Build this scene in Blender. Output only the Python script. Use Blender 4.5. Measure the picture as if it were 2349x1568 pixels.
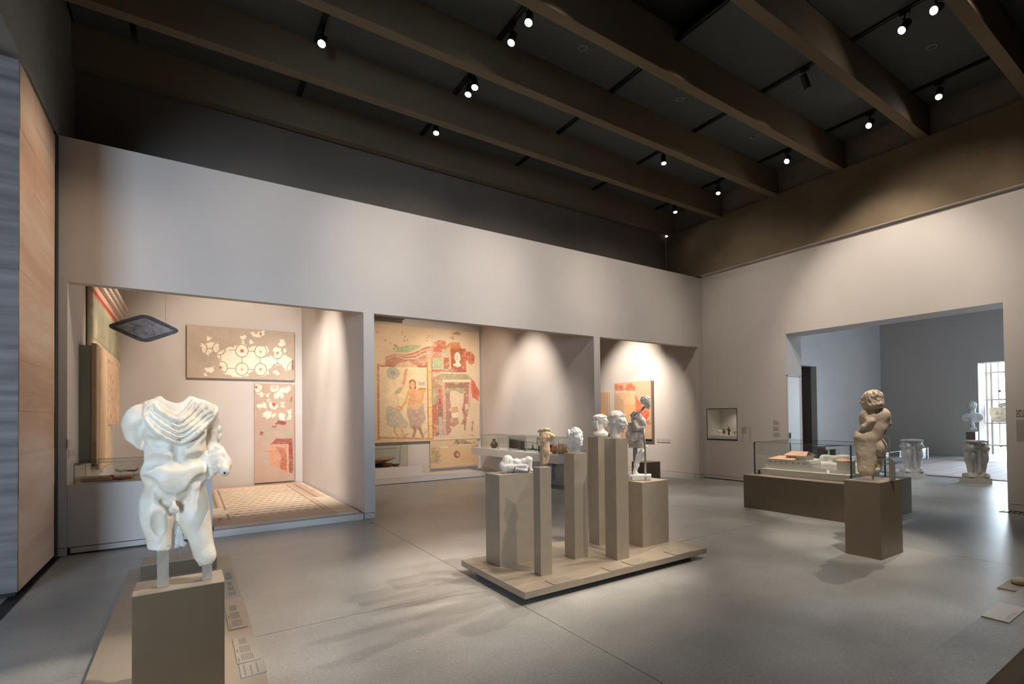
import bpy, bmesh, math, random
import numpy as np
from mathutils import Vector, Matrix

for o in list(bpy.data.objects):
    bpy.data.objects.remove(o)
SC = bpy.context.scene
COL = SC.collection
random.seed(7)
RNG = np.random.default_rng(7)

# ------------------------------------------------------------------ camera
YAW, PITCH, ROLL = math.radians(36.726), math.radians(0.862), math.radians(-0.723)
cam = bpy.data.cameras.new('camera')
cam.sensor_fit = 'HORIZONTAL'
cam.sensor_width = 36.0
cam.lens = 1196.401 / 2349 * 36.0
cam.shift_x = -(1328.661 - 1174.5) / 2349
cam.shift_y = (935.967 - 784.0) / 2349
cam.clip_end = 200
cam_ob = bpy.data.objects.new('camera', cam)
COL.objects.link(cam_ob)
fw = Vector((math.sin(YAW) * math.cos(PITCH), math.cos(YAW) * math.cos(PITCH), math.sin(PITCH)))
rt = Vector((math.cos(YAW), -math.sin(YAW), 0))
up = rt.cross(fw)
c_, s_ = math.cos(ROLL), math.sin(ROLL)
r2 = rt * c_ + up * s_
u2 = up * c_ - rt * s_
cam_ob.matrix_world = Matrix(((r2.x, u2.x, -fw.x, 0), (r2.y, u2.y, -fw.y, 0), (r2.z, u2.z, -fw.z, 1.55), (0, 0, 0, 1)))
SC.camera = cam_ob

# ------------------------------------------------------------------ world, exposure
W = bpy.data.worlds.new('daylight')
SC.world = W
W.use_nodes = True
bg = W.node_tree.nodes['Background']
bg.inputs[0].default_value = (0.86, 0.93, 1.0, 1)
bg.inputs[1].default_value = 9.0
SC.view_settings.view_transform = 'Standard'
SC.view_settings.look = 'None'
SC.view_settings.exposure = 0.48
SC.view_settings.gamma = 1.0
SC.view_settings.use_curve_mapping = False

WARM = (1.0, 0.80, 0.60)
NEUT = (1.0, 0.88, 0.76)
DAY = (0.62, 0.79, 1.0)


def aim(ob, target):
    d = Vector(target) - ob.location
    ob.rotation_euler = d.to_track_quat('-Z', 'Y').to_euler()


def area(name, loc, target, sx, sy, power, col, spread=180):
    l = bpy.data.lights.new(name, 'AREA')
    l.shape = 'RECTANGLE'
    l.size, l.size_y = sx, sy
    l.energy, l.color = power, col
    l.spread = math.radians(spread)
    o = bpy.data.objects.new(name, l)
    COL.objects.link(o)
    o.location = loc
    aim(o, target)
    return o


def spot(name, loc, target, power, angle, col=NEUT, blend=0.6, radius=0.04):
    l = bpy.data.lights.new(name, 'SPOT')
    l.energy, l.color = power, col
    l.spot_size = math.radians(angle)
    l.spot_blend = blend
    l.shadow_soft_size = radius
    o = bpy.data.objects.new(name, l)
    COL.objects.link(o)
    o.location = loc
    aim(o, target)
    return o


# daylight from the tall windows behind the camera's left shoulder
area('window_daylight', (-4.6, -4.6, 2.6), (-0.4, 8.4, 1.6), 2.4, 3.0, 95, DAY, 60)
# daylight of the glazed courtyard beyond the second gallery
area('courtyard_daylight', (28.6, 3.4, 2.8), (12.0, 3.9, 0.6), 7.0, 4.6, 2600, DAY)
# bluish daylight of the second gallery, from an area lamp inside the room
area('gallery_daylight', (17.0, 1.6, 4.7), (16.0, 9.3, 1.6), 4.0, 1.6, 150, DAY)

# ------------------------------------------------------------------ helpers: objects
def tag(o, label=None, cat=None, group=None, kind=None):
    if label: o['label'] = label
    if cat: o['category'] = cat
    if group: o['group'] = group
    if kind: o['kind'] = kind
    return o


def thing(name, label, cat, loc=(0, 0, 0), rz=0, group=None):
    o = bpy.data.objects.new(name, None)
    o.empty_display_size = 0.05
    COL.objects.link(o)
    o.location = loc
    o.rotation_euler = (0, 0, rz)
    return tag(o, label, cat, group)


def link(name, me, mat=None, parent=None, loc=None):
    o = bpy.data.objects.new(name, me)
    COL.objects.link(o)
    if mat is not None and not me.materials:
        me.materials.append(mat)
    if parent is not None: o.parent = parent
    if loc is not None: o.location = loc
    return o


def from_bm(name, bm, mat=None, parent=None, loc=None, smooth=False):
    me = bpy.data.meshes.new(name)
    bm.normal_update()
    bm.to_mesh(me)
    bm.free()
    if smooth: me.shade_smooth()
    return link(name, me, mat, parent, loc)


def bx(bm, x0, x1, y0, y1, z0, z1, mi=0):
    vs = [bm.verts.new(p) for p in ((x0, y0, z0), (x1, y0, z0), (x1, y1, z0), (x0, y1, z0), (x0, y0, z1), (x1, y0, z1), (x1, y1, z1), (x0, y1, z1))]
    for f in ((3, 2, 1, 0), (4, 5, 6, 7), (0, 1, 5, 4), (1, 2, 6, 5), (2, 3, 7, 6), (3, 0, 4, 7)):
        bm.faces.new([vs[i] for i in f]).material_index = mi


def box(name, x0, x1, y0, y1, z0, z1, mat, parent=None, bevel=0.0, loc=None):
    bm = bmesh.new()
    bx(bm, x0, x1, y0, y1, z0, z1)
    if bevel:
        bmesh.ops.bevel(bm, geom=bm.edges[:], offset=bevel, segments=2, affect='EDGES', profile=0.6)
    return from_bm(name, bm, mat, parent, loc)


def prism(bm, pts, z0, z1):
    lo = [bm.verts.new((p[0], p[1], z0)) for p in pts]
    hi = [bm.verts.new((p[0], p[1], z1)) for p in pts]
    n = len(pts)
    bm.faces.new(lo[::-1])
    bm.faces.new(hi)
    for i in range(n):
        bm.faces.new((lo[i], lo[(i + 1) % n], hi[(i + 1) % n], hi[i]))


def lathe(bm, prof, n=28, cx=0, cy=0, cz=0, cap0=True, cap1=True):
    rings = []
    for r, z in prof:
        rings.append([bm.verts.new((cx + r * math.cos(2 * math.pi * i / n), cy + r * math.sin(2 * math.pi * i / n), cz + z)) for i in range(n)])
    for a, b in zip(rings, rings[1:]):
        for i in range(n):
            bm.faces.new((a[i], a[(i + 1) % n], b[(i + 1) % n], b[i]))
    if cap0: bm.faces.new(rings[0][::-1])
    if cap1: bm.faces.new(rings[-1])


def tube(bm, pts, r, n=8, caps=True):
    pts = [Vector(p) for p in pts]
    rr = r if hasattr(r, '__len__') else [r] * len(pts)
    rings = []
    t0 = (pts[1] - pts[0]).normalized()
    nrm = t0.orthogonal().normalized()
    for i, p in enumerate(pts):
        a = pts[max(i - 1, 0)]
        b = pts[min(i + 1, len(pts) - 1)]
        t = (b - a).normalized()
        nrm = (nrm - t * nrm.dot(t)).normalized()
        bn = t.cross(nrm)
        rings.append([bm.verts.new(p + (nrm * math.cos(2 * math.pi * k / n) + bn * math.sin(2 * math.pi * k / n)) * rr[i]) for k in range(n)])
    for a, b in zip(rings, rings[1:]):
        for k in range(n):
            bm.faces.new((a[k], a[(k + 1) % n], b[(k + 1) % n], b[k]))
    if caps:
        bm.faces.new(rings[0][::-1])
        bm.faces.new(rings[-1])


def bars(bm, p, q, w):
    """square bar between two points"""
    tube(bm, [p, q], w * 0.7071, 4)


# ------------------------------------------------------------------ helpers: materials
def mat(name, col, rough=0.6, metal=0.0, var=0.0, scale=6.0, bump=0.0, bscale=40.0, col2=None, spec=0.5, det=6.0, stretch=(1, 1, 1)):
    m = bpy.data.materials.new(name)
    m.use_nodes = True
    nt = m.node_tree
    b = nt.nodes['Principled BSDF']
    b.inputs['Base Color'].default_value = (*col, 1)
    b.inputs['Roughness'].default_value = rough
    b.inputs['Metallic'].default_value = metal
    b.inputs['Specular IOR Level'].default_value = spec
    if var or col2 or bump:
        tc = nt.nodes.new('ShaderNodeTexCoord')
        mp = nt.nodes.new('ShaderNodeMapping')
        mp.inputs['Scale'].default_value = stretch
        nt.links.new(tc.outputs['Object'], mp.inputs[0])
        if var or col2:
            nz = nt.nodes.new('ShaderNodeTexNoise')
            nz.inputs['Scale'].default_value = scale
            nz.inputs['Detail'].default_value = det
            nt.links.new(mp.outputs[0], nz.inputs[0])
            rp = nt.nodes.new('ShaderNodeValToRGB')
            rp.color_ramp.elements[0].position = 0.32
            rp.color_ramp.elements[1].position = 0.70
            a = col
            c2 = col2 or tuple(min(1, c * (1 + var)) for c in col)
            if not col2: a = tuple(c * (1 - var) for c in col)
            rp.color_ramp.elements[0].color = (*a, 1)
            rp.color_ramp.elements[1].color = (*c2, 1)
            nt.links.new(nz.outputs[0], rp.inputs[0])
            nt.links.new(rp.outputs[0], b.inputs['Base Color'])
        if bump:
            n2 = nt.nodes.new('ShaderNodeTexNoise')
            n2.inputs['Scale'].default_value = bscale
            n2.inputs['Detail'].default_value = 8
            nt.links.new(mp.outputs[0], n2.inputs[0])
            bp = nt.nodes.new('ShaderNodeBump')
            bp.inputs['Strength'].default_value = bump
            bp.inputs['Distance'].default_value = 0.01
            nt.links.new(n2.outputs[0], bp.inputs['Height'])
            nt.links.new(bp.outputs[0], b.inputs['Normal'])
    return m


def emit(name, col, k):
    m = bpy.data.materials.new(name)
    m.use_nodes = True
    nt = m.node_tree
    nt.nodes.clear()
    e = nt.nodes.new('ShaderNodeEmission')
    e.inputs[0].default_value = (*col, 1)
    e.inputs[1].default_value = k
    o = nt.nodes.new('ShaderNodeOutputMaterial')
    nt.links.new(e.outputs[0], o.inputs[0])
    return m


def glass(name, tint=(0.97, 0.985, 0.98), k=1.0):
    """thin clear pane: mostly transparent with a fresnel reflection"""
    m = bpy.data.materials.new(name)
    m.use_nodes = True
    nt = m.node_tree
    nt.nodes.clear()
    o = nt.nodes.new('ShaderNodeOutputMaterial')
    t = nt.nodes.new('ShaderNodeBsdfTransparent')
    t.inputs[0].default_value = (*tint, 1)
    g = nt.nodes.new('ShaderNodeBsdfGlossy')
    g.inputs['Roughness'].default_value = 0.02
    lw = nt.nodes.new('ShaderNodeLayerWeight')
    lw.inputs[0].default_value = 0.5
    pw = nt.nodes.new('ShaderNodeMath')
    pw.operation = 'POWER'
    pw.inputs[1].default_value = 5.0
    nt.links.new(lw.outputs['Facing'], pw.inputs[0])
    f = nt.nodes.new('ShaderNodeMapRange')
    f.inputs[3].default_value = 0.025
    f.inputs[4].default_value = 0.6
    nt.links.new(pw.outputs[0], f.inputs[0])
    mx = nt.nodes.new('ShaderNodeMixShader')
    nt.links.new(f.outputs[0], mx.inputs[0])
    nt.links.new(t.outputs[0], mx.inputs[1])
    nt.links.new(g.outputs[0], mx.inputs[2])
    nt.links.new(mx.outputs[0], o.inputs[0])
    return m


def vcol(name, rough=0.85, bump=0.15, bscale=90):
    m = bpy.data.materials.new(name)
    m.use_nodes = True
    nt = m.node_tree
    b = nt.nodes['Principled BSDF']
    b.inputs['Roughness'].default_value = rough
    b.inputs['Specular IOR Level'].default_value = 0.25
    a = nt.nodes.new('ShaderNodeVertexColor')
    a.layer_name = 'paint'
    nt.links.new(a.outputs[0], b.inputs['Base Color'])
    tc = nt.nodes.new('ShaderNodeTexCoord')
    n2 = nt.nodes.new('ShaderNodeTexNoise')
    n2.inputs['Scale'].default_value = bscale
    n2.inputs['Detail'].default_value = 6
    nt.links.new(tc.outputs['Object'], n2.inputs[0])
    bp = nt.nodes.new('ShaderNodeBump')
    bp.inputs['Strength'].default_value = bump
    bp.inputs['Distance'].default_value = 0.006
    nt.links.new(n2.outputs[0], bp.inputs['Height'])
    nt.links.new(bp.outputs[0], b.inputs['Normal'])
    return m


def earth_mat():
    m = bpy.data.materials.new('rammed_earth')
    m.use_nodes = True
    nt = m.node_tree
    b = nt.nodes['Principled BSDF']
    b.inputs['Roughness'].default_value = 0.9
    b.inputs['Specular IOR Level'].default_value = 0.15
    tc = nt.nodes.new('ShaderNodeTexCoord')
    mp = nt.nodes.new('ShaderNodeMapping')
    mp.inputs['Scale'].default_value = (0.25, 0.25, 1.5)
    nt.links.new(tc.outputs['Object'], mp.inputs[0])
    nz = nt.nodes.new('ShaderNodeTexNoise')
    nz.inputs['Scale'].default_value = 1.6
    nz.inputs['Detail'].default_value = 4
    nt.links.new(mp.outputs[0], nz.inputs[0])
    rp = nt.nodes.new('ShaderNodeValToRGB')
    e = rp.color_ramp.elements
    e[0].position, e[0].color = 0.30, (0.44, 0.285, 0.20, 1)
    e[1].position, e[1].color = 0.70, (0.60, 0.465, 0.37, 1)
    k = e.new(0.5)
    k.color = (0.54, 0.365, 0.265, 1)
    nt.links.new(nz.outputs[0], rp.inputs[0])
    nt.links.new(rp.outputs[0], b.inputs['Base Color'])
    n2 = nt.nodes.new('ShaderNodeTexNoise')
    n2.inputs['Scale'].default_value = 1.0
    n2.inputs['Detail'].default_value = 7
    m2 = nt.nodes.new('ShaderNodeMapping')
    m2.inputs['Scale'].default_value = (1.5, 1.5, 9)
    nt.links.new(tc.outputs['Object'], m2.inputs[0])
    nt.links.new(m2.outputs[0], n2.inputs[0])
    bp = nt.nodes.new('ShaderNodeBump')
    bp.inputs['Strength'].default_value = 0.5
    bp.inputs['Distance'].default_value = 0.03
    nt.links.new(n2.outputs[0], bp.inputs['Height'])
    nt.links.new(bp.outputs[0], b.inputs['Normal'])
    return m


def concrete_mat(name, c0, c1, rough=0.85):
    m = mat(name, c0, rough, 0, col2=c1, scale=0.9, bump=0.25, bscale=25, det=9, spec=0.25, stretch=(0.35, 1, 1))
    return m


def floor_mat():
    m = bpy.data.materials.new('polished_concrete')
    m.use_nodes = True
    nt = m.node_tree
    b = nt.nodes['Principled BSDF']
    tc = nt.nodes.new('ShaderNodeTexCoord')
    n1 = nt.nodes.new('ShaderNodeTexNoise')
    n1.inputs['Scale'].default_value = 0.75
    n1.inputs['Detail'].default_value = 7
    n1.inputs['Roughness'].default_value = 0.6
    nt.links.new(tc.outputs['Object'], n1.inputs[0])
    r1 = nt.nodes.new('ShaderNodeValToRGB')
    r1.color_ramp.elements[0].position, r1.color_ramp.elements[0].color = 0.35, (0.295, 0.298, 0.285, 1)
    r1.color_ramp.elements[1].position, r1.color_ramp.elements[1].color = 0.68, (0.455, 0.455, 0.435, 1)
    nt.links.new(n1.outputs[0], r1.inputs[0])
    n2 = nt.nodes.new('ShaderNodeTexNoise')
    n2.inputs['Scale'].default_value = 55
    n2.inputs['Detail'].default_value = 3
    nt.links.new(tc.outputs['Object'], n2.inputs[0])
    mx = nt.nodes.new('ShaderNodeMixRGB')
    mx.blend_type = 'OVERLAY'
    mx.inputs[0].default_value = 0.35
    nt.links.new(r1.outputs[0], mx.inputs[1])
    nt.links.new(n2.outputs[0], mx.inputs[2])
    nt.links.new(mx.outputs[0], b.inputs['Base Color'])
    r2 = nt.nodes.new('ShaderNodeMapRange')
    r2.inputs[3].default_value = 0.22
    r2.inputs[4].default_value = 0.38
    nt.links.new(n1.outputs[0], r2.inputs[0])
    nt.links.new(r2.outputs[0], b.inputs['Roughness'])
    return m


M = dict(
    wall=mat('plaster_white', (0.60, 0.555, 0.52), 0.75, bump=0.03, bscale=160, var=0.03, scale=1.2, spec=0.3),
    wallin=mat('plaster_alcove', (0.60, 0.55, 0.51), 0.75, bump=0.03, bscale=160, var=0.03, scale=1.2, spec=0.3),
    base=mat('baseboard_paint', (0.57, 0.53, 0.49), 0.6),
    gap=mat('shadow_gap', (0.02, 0.018, 0.016), 0.9),
    strip=mat('grey_plaster', (0.24, 0.19, 0.155), 0.85, var=0.08),
    girder=concrete_mat('grey_concrete', (0.20, 0.185, 0.165), (0.30, 0.28, 0.25)),
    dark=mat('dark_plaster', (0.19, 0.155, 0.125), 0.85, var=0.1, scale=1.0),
    beam=concrete_mat('board_marked_concrete', (0.160, 0.120, 0.074), (0.255, 0.198, 0.128)),
    panel=mat('ceiling_panel', (0.085, 0.094, 0.088), 0.9, var=0.06, scale=30),
    floor=floor_mat(),
    earth=earth_mat(),
    bronze=mat('bronzed_metal', (0.385, 0.330, 0.258), 0.40, 0.28, var=0.05, scale=9, bump=0.02, bscale=250),
    bronze_shade=mat('bronzed_metal_shaded', (0.115, 0.078, 0.040), 0.45, 0.15, var=0.05, scale=9),  # same bronzed metal, darkened to carry the shade on the pedestal fronts
    bronze_halfshade=mat('bronzed_metal_half_shaded', (0.23, 0.190, 0.135), 0.42, 0.25, var=0.05, scale=9),  # half-darkened copy of the bronzed metal for pedestals in low light
    marble=mat('warm_marble', (0.72, 0.60, 0.44), 0.5, col2=(0.83, 0.775, 0.67), scale=9, bump=0.12, bscale=60, det=8),
    marble_w=mat('white_marble', (0.68, 0.63, 0.56), 0.5, col2=(0.78, 0.75, 0.71), scale=14, bump=0.12, bscale=80, det=8),
    plaster=mat('cast_white', (0.78, 0.76, 0.73), 0.7, bump=0.05, bscale=120),
    marble_o=mat('ochre_marble', (0.56, 0.36, 0.19), 0.5, col2=(0.68, 0.50, 0.32), scale=16, bump=0.1, bscale=90, det=8),
    marble_g=mat('grey_marble', (0.40, 0.36, 0.31), 0.55, col2=(0.56, 0.52, 0.46), scale=18, bump=0.15, bscale=90, det=8),
    stone=mat('buff_limestone', (0.56, 0.45, 0.33), 0.75, col2=(0.68, 0.585, 0.46), scale=10, bump=0.2, bscale=50, det=8),
    steel=mat('brushed_steel', (0.36, 0.335, 0.30), 0.5, 0.5),
    steel_d=mat('dark_steel', (0.10, 0.095, 0.09), 0.4, 0.7),
    black=mat('black_metal', (0.012, 0.012, 0.012), 0.5, 0.2),
    glass=glass('clear_glass'),
    glass_e=mat('glass_edge', (0.16, 0.20, 0.19), 0.15, 0.0),
    glass_g=glass('green_glass', (0.80, 0.92, 0.88)),
    plaque=mat('plaque_paint', (0.34, 0.31, 0.265), 0.5),
    ink=mat('printed_ink', (0.10, 0.085, 0.07), 0.8),
    ink3=mat('plaque_print', (0.215, 0.19, 0.155), 0.8),
    ink2=mat('printed_ink_faint', (0.36, 0.31, 0.28), 0.8),
    terra=mat('terracotta', (0.42, 0.17, 0.085), 0.55, var=0.2, scale=20),
    sigil=mat('red_slip', (0.30, 0.055, 0.03), 0.3, var=0.15, scale=12),
    buff=mat('buff_clay', (0.52, 0.35, 0.22), 0.7, var=0.15, scale=14),
    bronze_o=mat('old_bronze', (0.075, 0.06, 0.045), 0.45, 0.6, var=0.3, scale=30),
    white=mat('model_white', (0.78, 0.75, 0.69), 0.7),
    roof=mat('model_roof', (0.80, 0.47, 0.31), 0.7, var=0.08, scale=60),
    lamp=emit('lamp_glow', (1, 0.97, 0.93), 120),
    paint=vcol('fresco_paint'),
    mosaic=vcol('mosaic_paint', 0.6, 0.3, 120),
    door=mat('white_door', (0.70, 0.70, 0.69), 0.35),
    brown=mat('ceiling_shade', (0.16, 0.125, 0.105), 0.8),
)

# ------------------------------------------------------------------ the setting
YA, XB = 8.468, 10.134
XL = -1.232
ZT = 4.914


def struct(name, bm, m, parent=None):
    o = from_bm(name, bm, m, parent)
    if parent is None: o['kind'] = 'structure'
    return o


# floor: concrete slabs with fine sawn joints
bm = bmesh.new()
bx(bm, -7.6, 28.0, -6.3, 14.0, -0.30, -0.06)
floor = struct('floor', bm, M['gap'])
xs = [-7.6, -3.8, 2.19, 6.6, 10.75, 16.5, 22.1, 28.0]
ys = [-6.3, -0.9, 4.41, 9.7, 14.0]
for i in range(len(xs) - 1):
    for j in range(len(ys) - 1):
        g = 0.003
        box('slab', xs[i] + g, xs[i + 1] - g, ys[j] + g, ys[j + 1] - g, -0.08, 0.0, M['floor'], floor)

# back wall: one white plaster screen with three openings
bm = bmesh.new()
YB = YA + 0.15
for x0, x1 in ((XL, -1.153), (2.160, 2.318), (6.718, 6.881), (9.961, XB)):
    bx(bm, x0, x1, YA, YB, 0.093, ZT)
for x0, x1 in ((-1.153, 2.160), (2.318, 6.718), (6.881, 9.961)):
    bx(bm, x0, x1, YA, YB, 3.203, ZT)
bx(bm, XL, XB, YB, 9.6, 4.86, ZT)
wall_back = struct('wall_back', bm, M['wall'])
bm = bmesh.new()
for x0, x1 in ((XL + 0.01, -1.155), (2.162, 2.316), (6.720, 6.879), (9.963, XB)):
    bx(bm, x0, x1, YA + 0.012, YB, 0.0, 0.095)
struct('trim_1', bm, M['gap'])
bm = bmesh.new()
for x0, x1 in ((XL, -1.153), (2.160, 2.318), (6.718, 6.881), (9.961, XB)):
    bx(bm, x0, x1, YA, YB - 0.01, 0.004, 0.086)
struct('baseboard_back', bm, M['base'])

# alcoves behind the screen
bm = bmesh.new()
bx(bm, -1.5, 10.4, 13.5, 13.7, 0, 4.6)
struct('wall_rear', bm, M['wallin'])
bm = bmesh.new()
prism(bm, [(-1.153, YB), (-1.175, 13.5), (-1.45, 13.5), (-1.45, YB)], 0, 4.6)
struct('wall_left_alcove', bm, M['wallin'])
bm = bmesh.new()
prism(bm, [(2.160, YB), (2.318, YB), (2.318, 13.5), (2.075, 13.5)], 0, 4.6)
struct('wall_inner', bm, M['wallin'])
bm = bmesh.new()
prism(bm, [(6.718, YB), (6.881, YB), (6.881, 13.5), (6.575, 13.5)], 0, 4.6)
struct('wall_inner', bm, M['wallin'])
bm = bmesh.new()
prism(bm, [(10.01, YB), (10.3, YB), (10.3, 13.5), (10.03, 13.5)], 0.093, 4.6)
struct('wall_right_alcove', bm, M['wallin'])
bm = bmesh.new()
bx(bm, 10.005, 10.3, YB, 13.5, 0.004, 0.086)
struct('baseboard_alcove', bm, M['base'])
bm = bmesh.new()
bx(bm, -1.4, 10.3, YB, 13.5, 4.50, 4.62)
struct('ceiling_alcove', bm, M['wallin'])
# dark strip standing in for the shaded ceiling above the painted wall
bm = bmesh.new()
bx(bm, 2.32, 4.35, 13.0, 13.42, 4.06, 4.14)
struct('trim_shade', bm, M['brown'])

# dark upper wall set back behind the screen
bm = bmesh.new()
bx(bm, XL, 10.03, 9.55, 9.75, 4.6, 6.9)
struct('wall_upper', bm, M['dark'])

# right wall with the wide doorway and the niche
bm = bmesh.new()
X2 = XB + 0.60
bx(bm, XB, X2, 6.23, YB + 0.4, 0.095, 0.940)
bx(bm, XB, X2, 6.23, YB + 0.4, 1.690, ZT)
bx(bm, XB, X2, 6.23, 7.485, 0.940, 1.690)
bx(bm, XB, X2, 8.365, YB + 0.4, 0.940, 1.690)
bx(bm, XB + 0.50, X2, 7.485, 8.365, 0.940, 1.690)
bx(bm, XB, X2, 2.53, 6.23, 3.238, ZT)
bx(bm, XB, X2, -6.3, 2.53, 0.115, ZT)
wall_right = struct('wall_right', bm, M['wall'])
bm = bmesh.new()
bx(bm, XB + 0.012, X2, 6.235, YB + 0.3, 0, 0.10)
bx(bm, XB + 0.012, X2, -6.3, 2.525, 0, 0.12)
struct('trim_3', bm, M['gap'])
bm = bmesh.new()
bx(bm, XB, X2, 6.23, YB + 0.3, 0.022, 0.088)
bx(bm, XB, X2, -6.3, 2.53, 0.012, 0.107)
struct('baseboard_right', bm, M['base'])

# concrete girders
bm = bmesh.new()
bx(bm, 10.034, 11.2, -6.3, 9.56, 4.962, 6.22)
struct('trim_4', bm, M['beam'])
bm = bmesh.new()
bx(bm, 10.040, 10.134, -6.3, 8.46, 4.952, 4.9615)
bx(bm, 10.134, 10.5, -6.3, 8.46, 4.9145, 4.9615)
struct('trim_9', bm, M['wall'])
bm = bmesh.new()
bx(bm, 10.12, 11.2, -6.3, 9.56, 6.22, 6.9)
struct('trim_5', bm, M['strip'])
bm = bmesh.new()
bx(bm, -2.1, XL, -6.3, 9.56, 4.885, 6.9)
struct('trim_6', bm, M['girder'])

# ceiling: slab, beams and panels between the beams
bm = bmesh.new()
bx(bm, -7.6, 11.0, -6.3, 9.7, 6.90, 7.1)
ceiling = struct('ceiling', bm, M['black'])
BEAM_Y = [-2.07, -0.65, 0.78, 2.19, 3.62, 5.05, 6.47, 7.96, 9.45]
for y in BEAM_Y:
    box('beam', XL, 10.12, y - 0.165, y, 6.225, 6.90, M['beam'], ceiling, 0.006)
TRACK_X = [-0.6, 1.40, 3.40, 5.40, 7.39, 9.39]
edges = [XL] + TRACK_X + [10.12]
for k in range(len(BEAM_Y) - 1):
    y0, y1 = BEAM_Y[k], BEAM_Y[k + 1] - 0.165
    for i in range(len(edges) - 1):
        if k == 4 and i == 3: continue          # one panel is left out: a dark opening
        box('ceiling_panel', edges[i] + 0.035, edges[i + 1] - 0.035, y0 + 0.01, y1 - 0.01, 6.74, 6.78, M['panel'], ceiling)
bm = bmesh.new()
bx(bm, -7.6, -2.1, -6.3, 9.7, 5.4, 5.5)
struct('ceiling_side', bm, M['panel'])

# rammed earth pier on the left, laid in lifts
bm = bmesh.new()
bx(bm, -2.9, -1.262, 6.80, 8.26, 0.0, 4.80)
wall_left = struct('wall_left', bm, M['gap'])
zs = [0.05, 0.42, 0.86, 1.27, 1.66, 2.12, 2.52, 2.93, 3.36, 3.80, 4.22, 4.50, 4.83]
for i in range(len(zs) - 1):
    cols = ((-1.9, 6.76, 7.34), (-1.9, 7.341, 8.285)) if i >= 7 else ((-1.9, 6.76, 8.285),)
    for x0, y0, y1 in cols:
        g = 0.0007
        bm = bmesh.new()
        bx(bm, x0, XL + random.uniform(-0.0015, 0.0015), y0, y1, zs[i] + g, zs[i + 1] - g)
        from_bm('earth_block', bm, M['earth'], wall_left)
em2 = mat('daylit_earth', (0.19, 0.17, 0.165), 0.9, var=0.35, scale=2.5, stretch=(0.3, 0.3, 4), bump=1.0, bscale=3.5, spec=0.15)  # grey tone carries the blue daylight on the pier's front face
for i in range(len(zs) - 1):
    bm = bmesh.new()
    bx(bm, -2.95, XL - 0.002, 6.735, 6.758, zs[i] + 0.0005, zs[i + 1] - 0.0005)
    from_bm('face_skin', bm, em2, wall_left)
# dark recessed foot and corner channel of the pier
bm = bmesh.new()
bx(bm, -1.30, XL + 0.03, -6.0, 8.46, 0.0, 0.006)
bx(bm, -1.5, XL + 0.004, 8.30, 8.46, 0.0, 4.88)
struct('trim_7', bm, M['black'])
# floor grille beside the pier
gr = thing('floor_grille', 'dark slotted floor grille at the foot of the earth wall', 'floor grille', (-1.75, 6.5, 0))
box('frame', -0.40, 0.40, -1.2, 0.20, 0.001, 0.004, M['steel_d'], gr)
for i in range(16):
    box('slat', -0.38, 0.38, -1.16 + i * 0.085, -1.16 + i * 0.085 + 0.03, 0.004, 0.012, M['steel_d'], gr)

# walls that close the hall outside the view
bm = bmesh.new()
bx(bm, -7.7, 11.0, -6.5, -6.3, 0, 7.0)
bx(bm, -7.7, -7.5, -6.3, 14.0, 0, 7.0)
bx(bm, -7.5, -1.45, 13.5, 13.7, 0, 7.0)
struct('wall_front', bm, M['dark'])

# second gallery beyond the doorway
bm = bmesh.new()
bx(bm, X2, 15.85, 9.3, 9.5, 0, 5.3)
bx(bm, 16.95, 22.3, 9.3, 9.5, 0, 5.3)
bx(bm, 15.85, 16.95, 9.3, 9.5, 3.12, 5.3)
struct('wall_gallery_left', bm, M['wall'])
bm = bmesh.new()
bx(bm, 15.7, 17.1, 9.9, 10.0, 0, 3.3)
bx(bm, 15.7, 15.85, 9.5, 9.9, 0, 3.3)
bx(bm, 16.95, 17.1, 9.5, 9.9, 0, 3.3)
bx(bm, 15.7, 17.1, 9.5, 9.9, 3.12, 3.3)
struct('wall_passage', bm, M['brown'])
bm = bmesh.new()
bx(bm, 21.7, 22.25, 6.15, 9.3, 0, 5.3)
bx(bm, 21.7, 22.25, 2.4, 6.15, 3.2, 5.3)
bx(bm, 21.7, 22.25, -6.3, 2.4, 0, 5.3)
struct('wall_gallery_back', bm, mat('grey_brown_plaster', (0.46, 0.40, 0.35), 0.8))
bm = bmesh.new()
bx(bm, X2, 22.3, -6.5, -6.3, 0, 5.3)
struct('wall_gallery_right', bm, M['wall'])
bm = bmesh.new()
bx(bm, X2, 28.2, -6.5, 9.5, 5.22, 5.4)
struct('ceiling_gallery', bm, M['panel'])
bm = bmesh.new()
bx(bm, 21.45, 21.70, -6.3, 9.3, 4.965, 5.0)
struct('trim_8', bm, M['black'])
bm = bmesh.new()
bx(bm, 22.25, 28.0, 7.2, 7.4, 0, 5.3)
bx(bm, 22.25, 28.0, -2.2, -2.0, 0, 5.3)
struct('wall_courtyard', bm, M['wall'])
# glazed front of the courtyard: mullions and panes
bm = bmesh.new()
for y in (-1.9, 0.2, 2.2, 4.2, 6.2, 7.15):
    bx(bm, 27.9, 27.98, y - 0.04, y + 0.04, 0, 5.22)
for z in (0.04, 1.2, 2.4, 5.15):
    bx(bm, 27.9, 27.98, -2, 7.2, z - 0.03, z + 0.03)
win = struct('window_1', bm, M['steel'])
box('pane', 27.93, 27.945, -2, 7.2, 0.05, 5.2, M['glass'], win)
# pale ground outside
bm = bmesh.new()
bx(bm, 28.0, 60, -20, 30, -0.4, -0.05)
struct('floor_outside', bm, mat('pale_paving', (0.6, 0.58, 0.55), 0.8))

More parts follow.
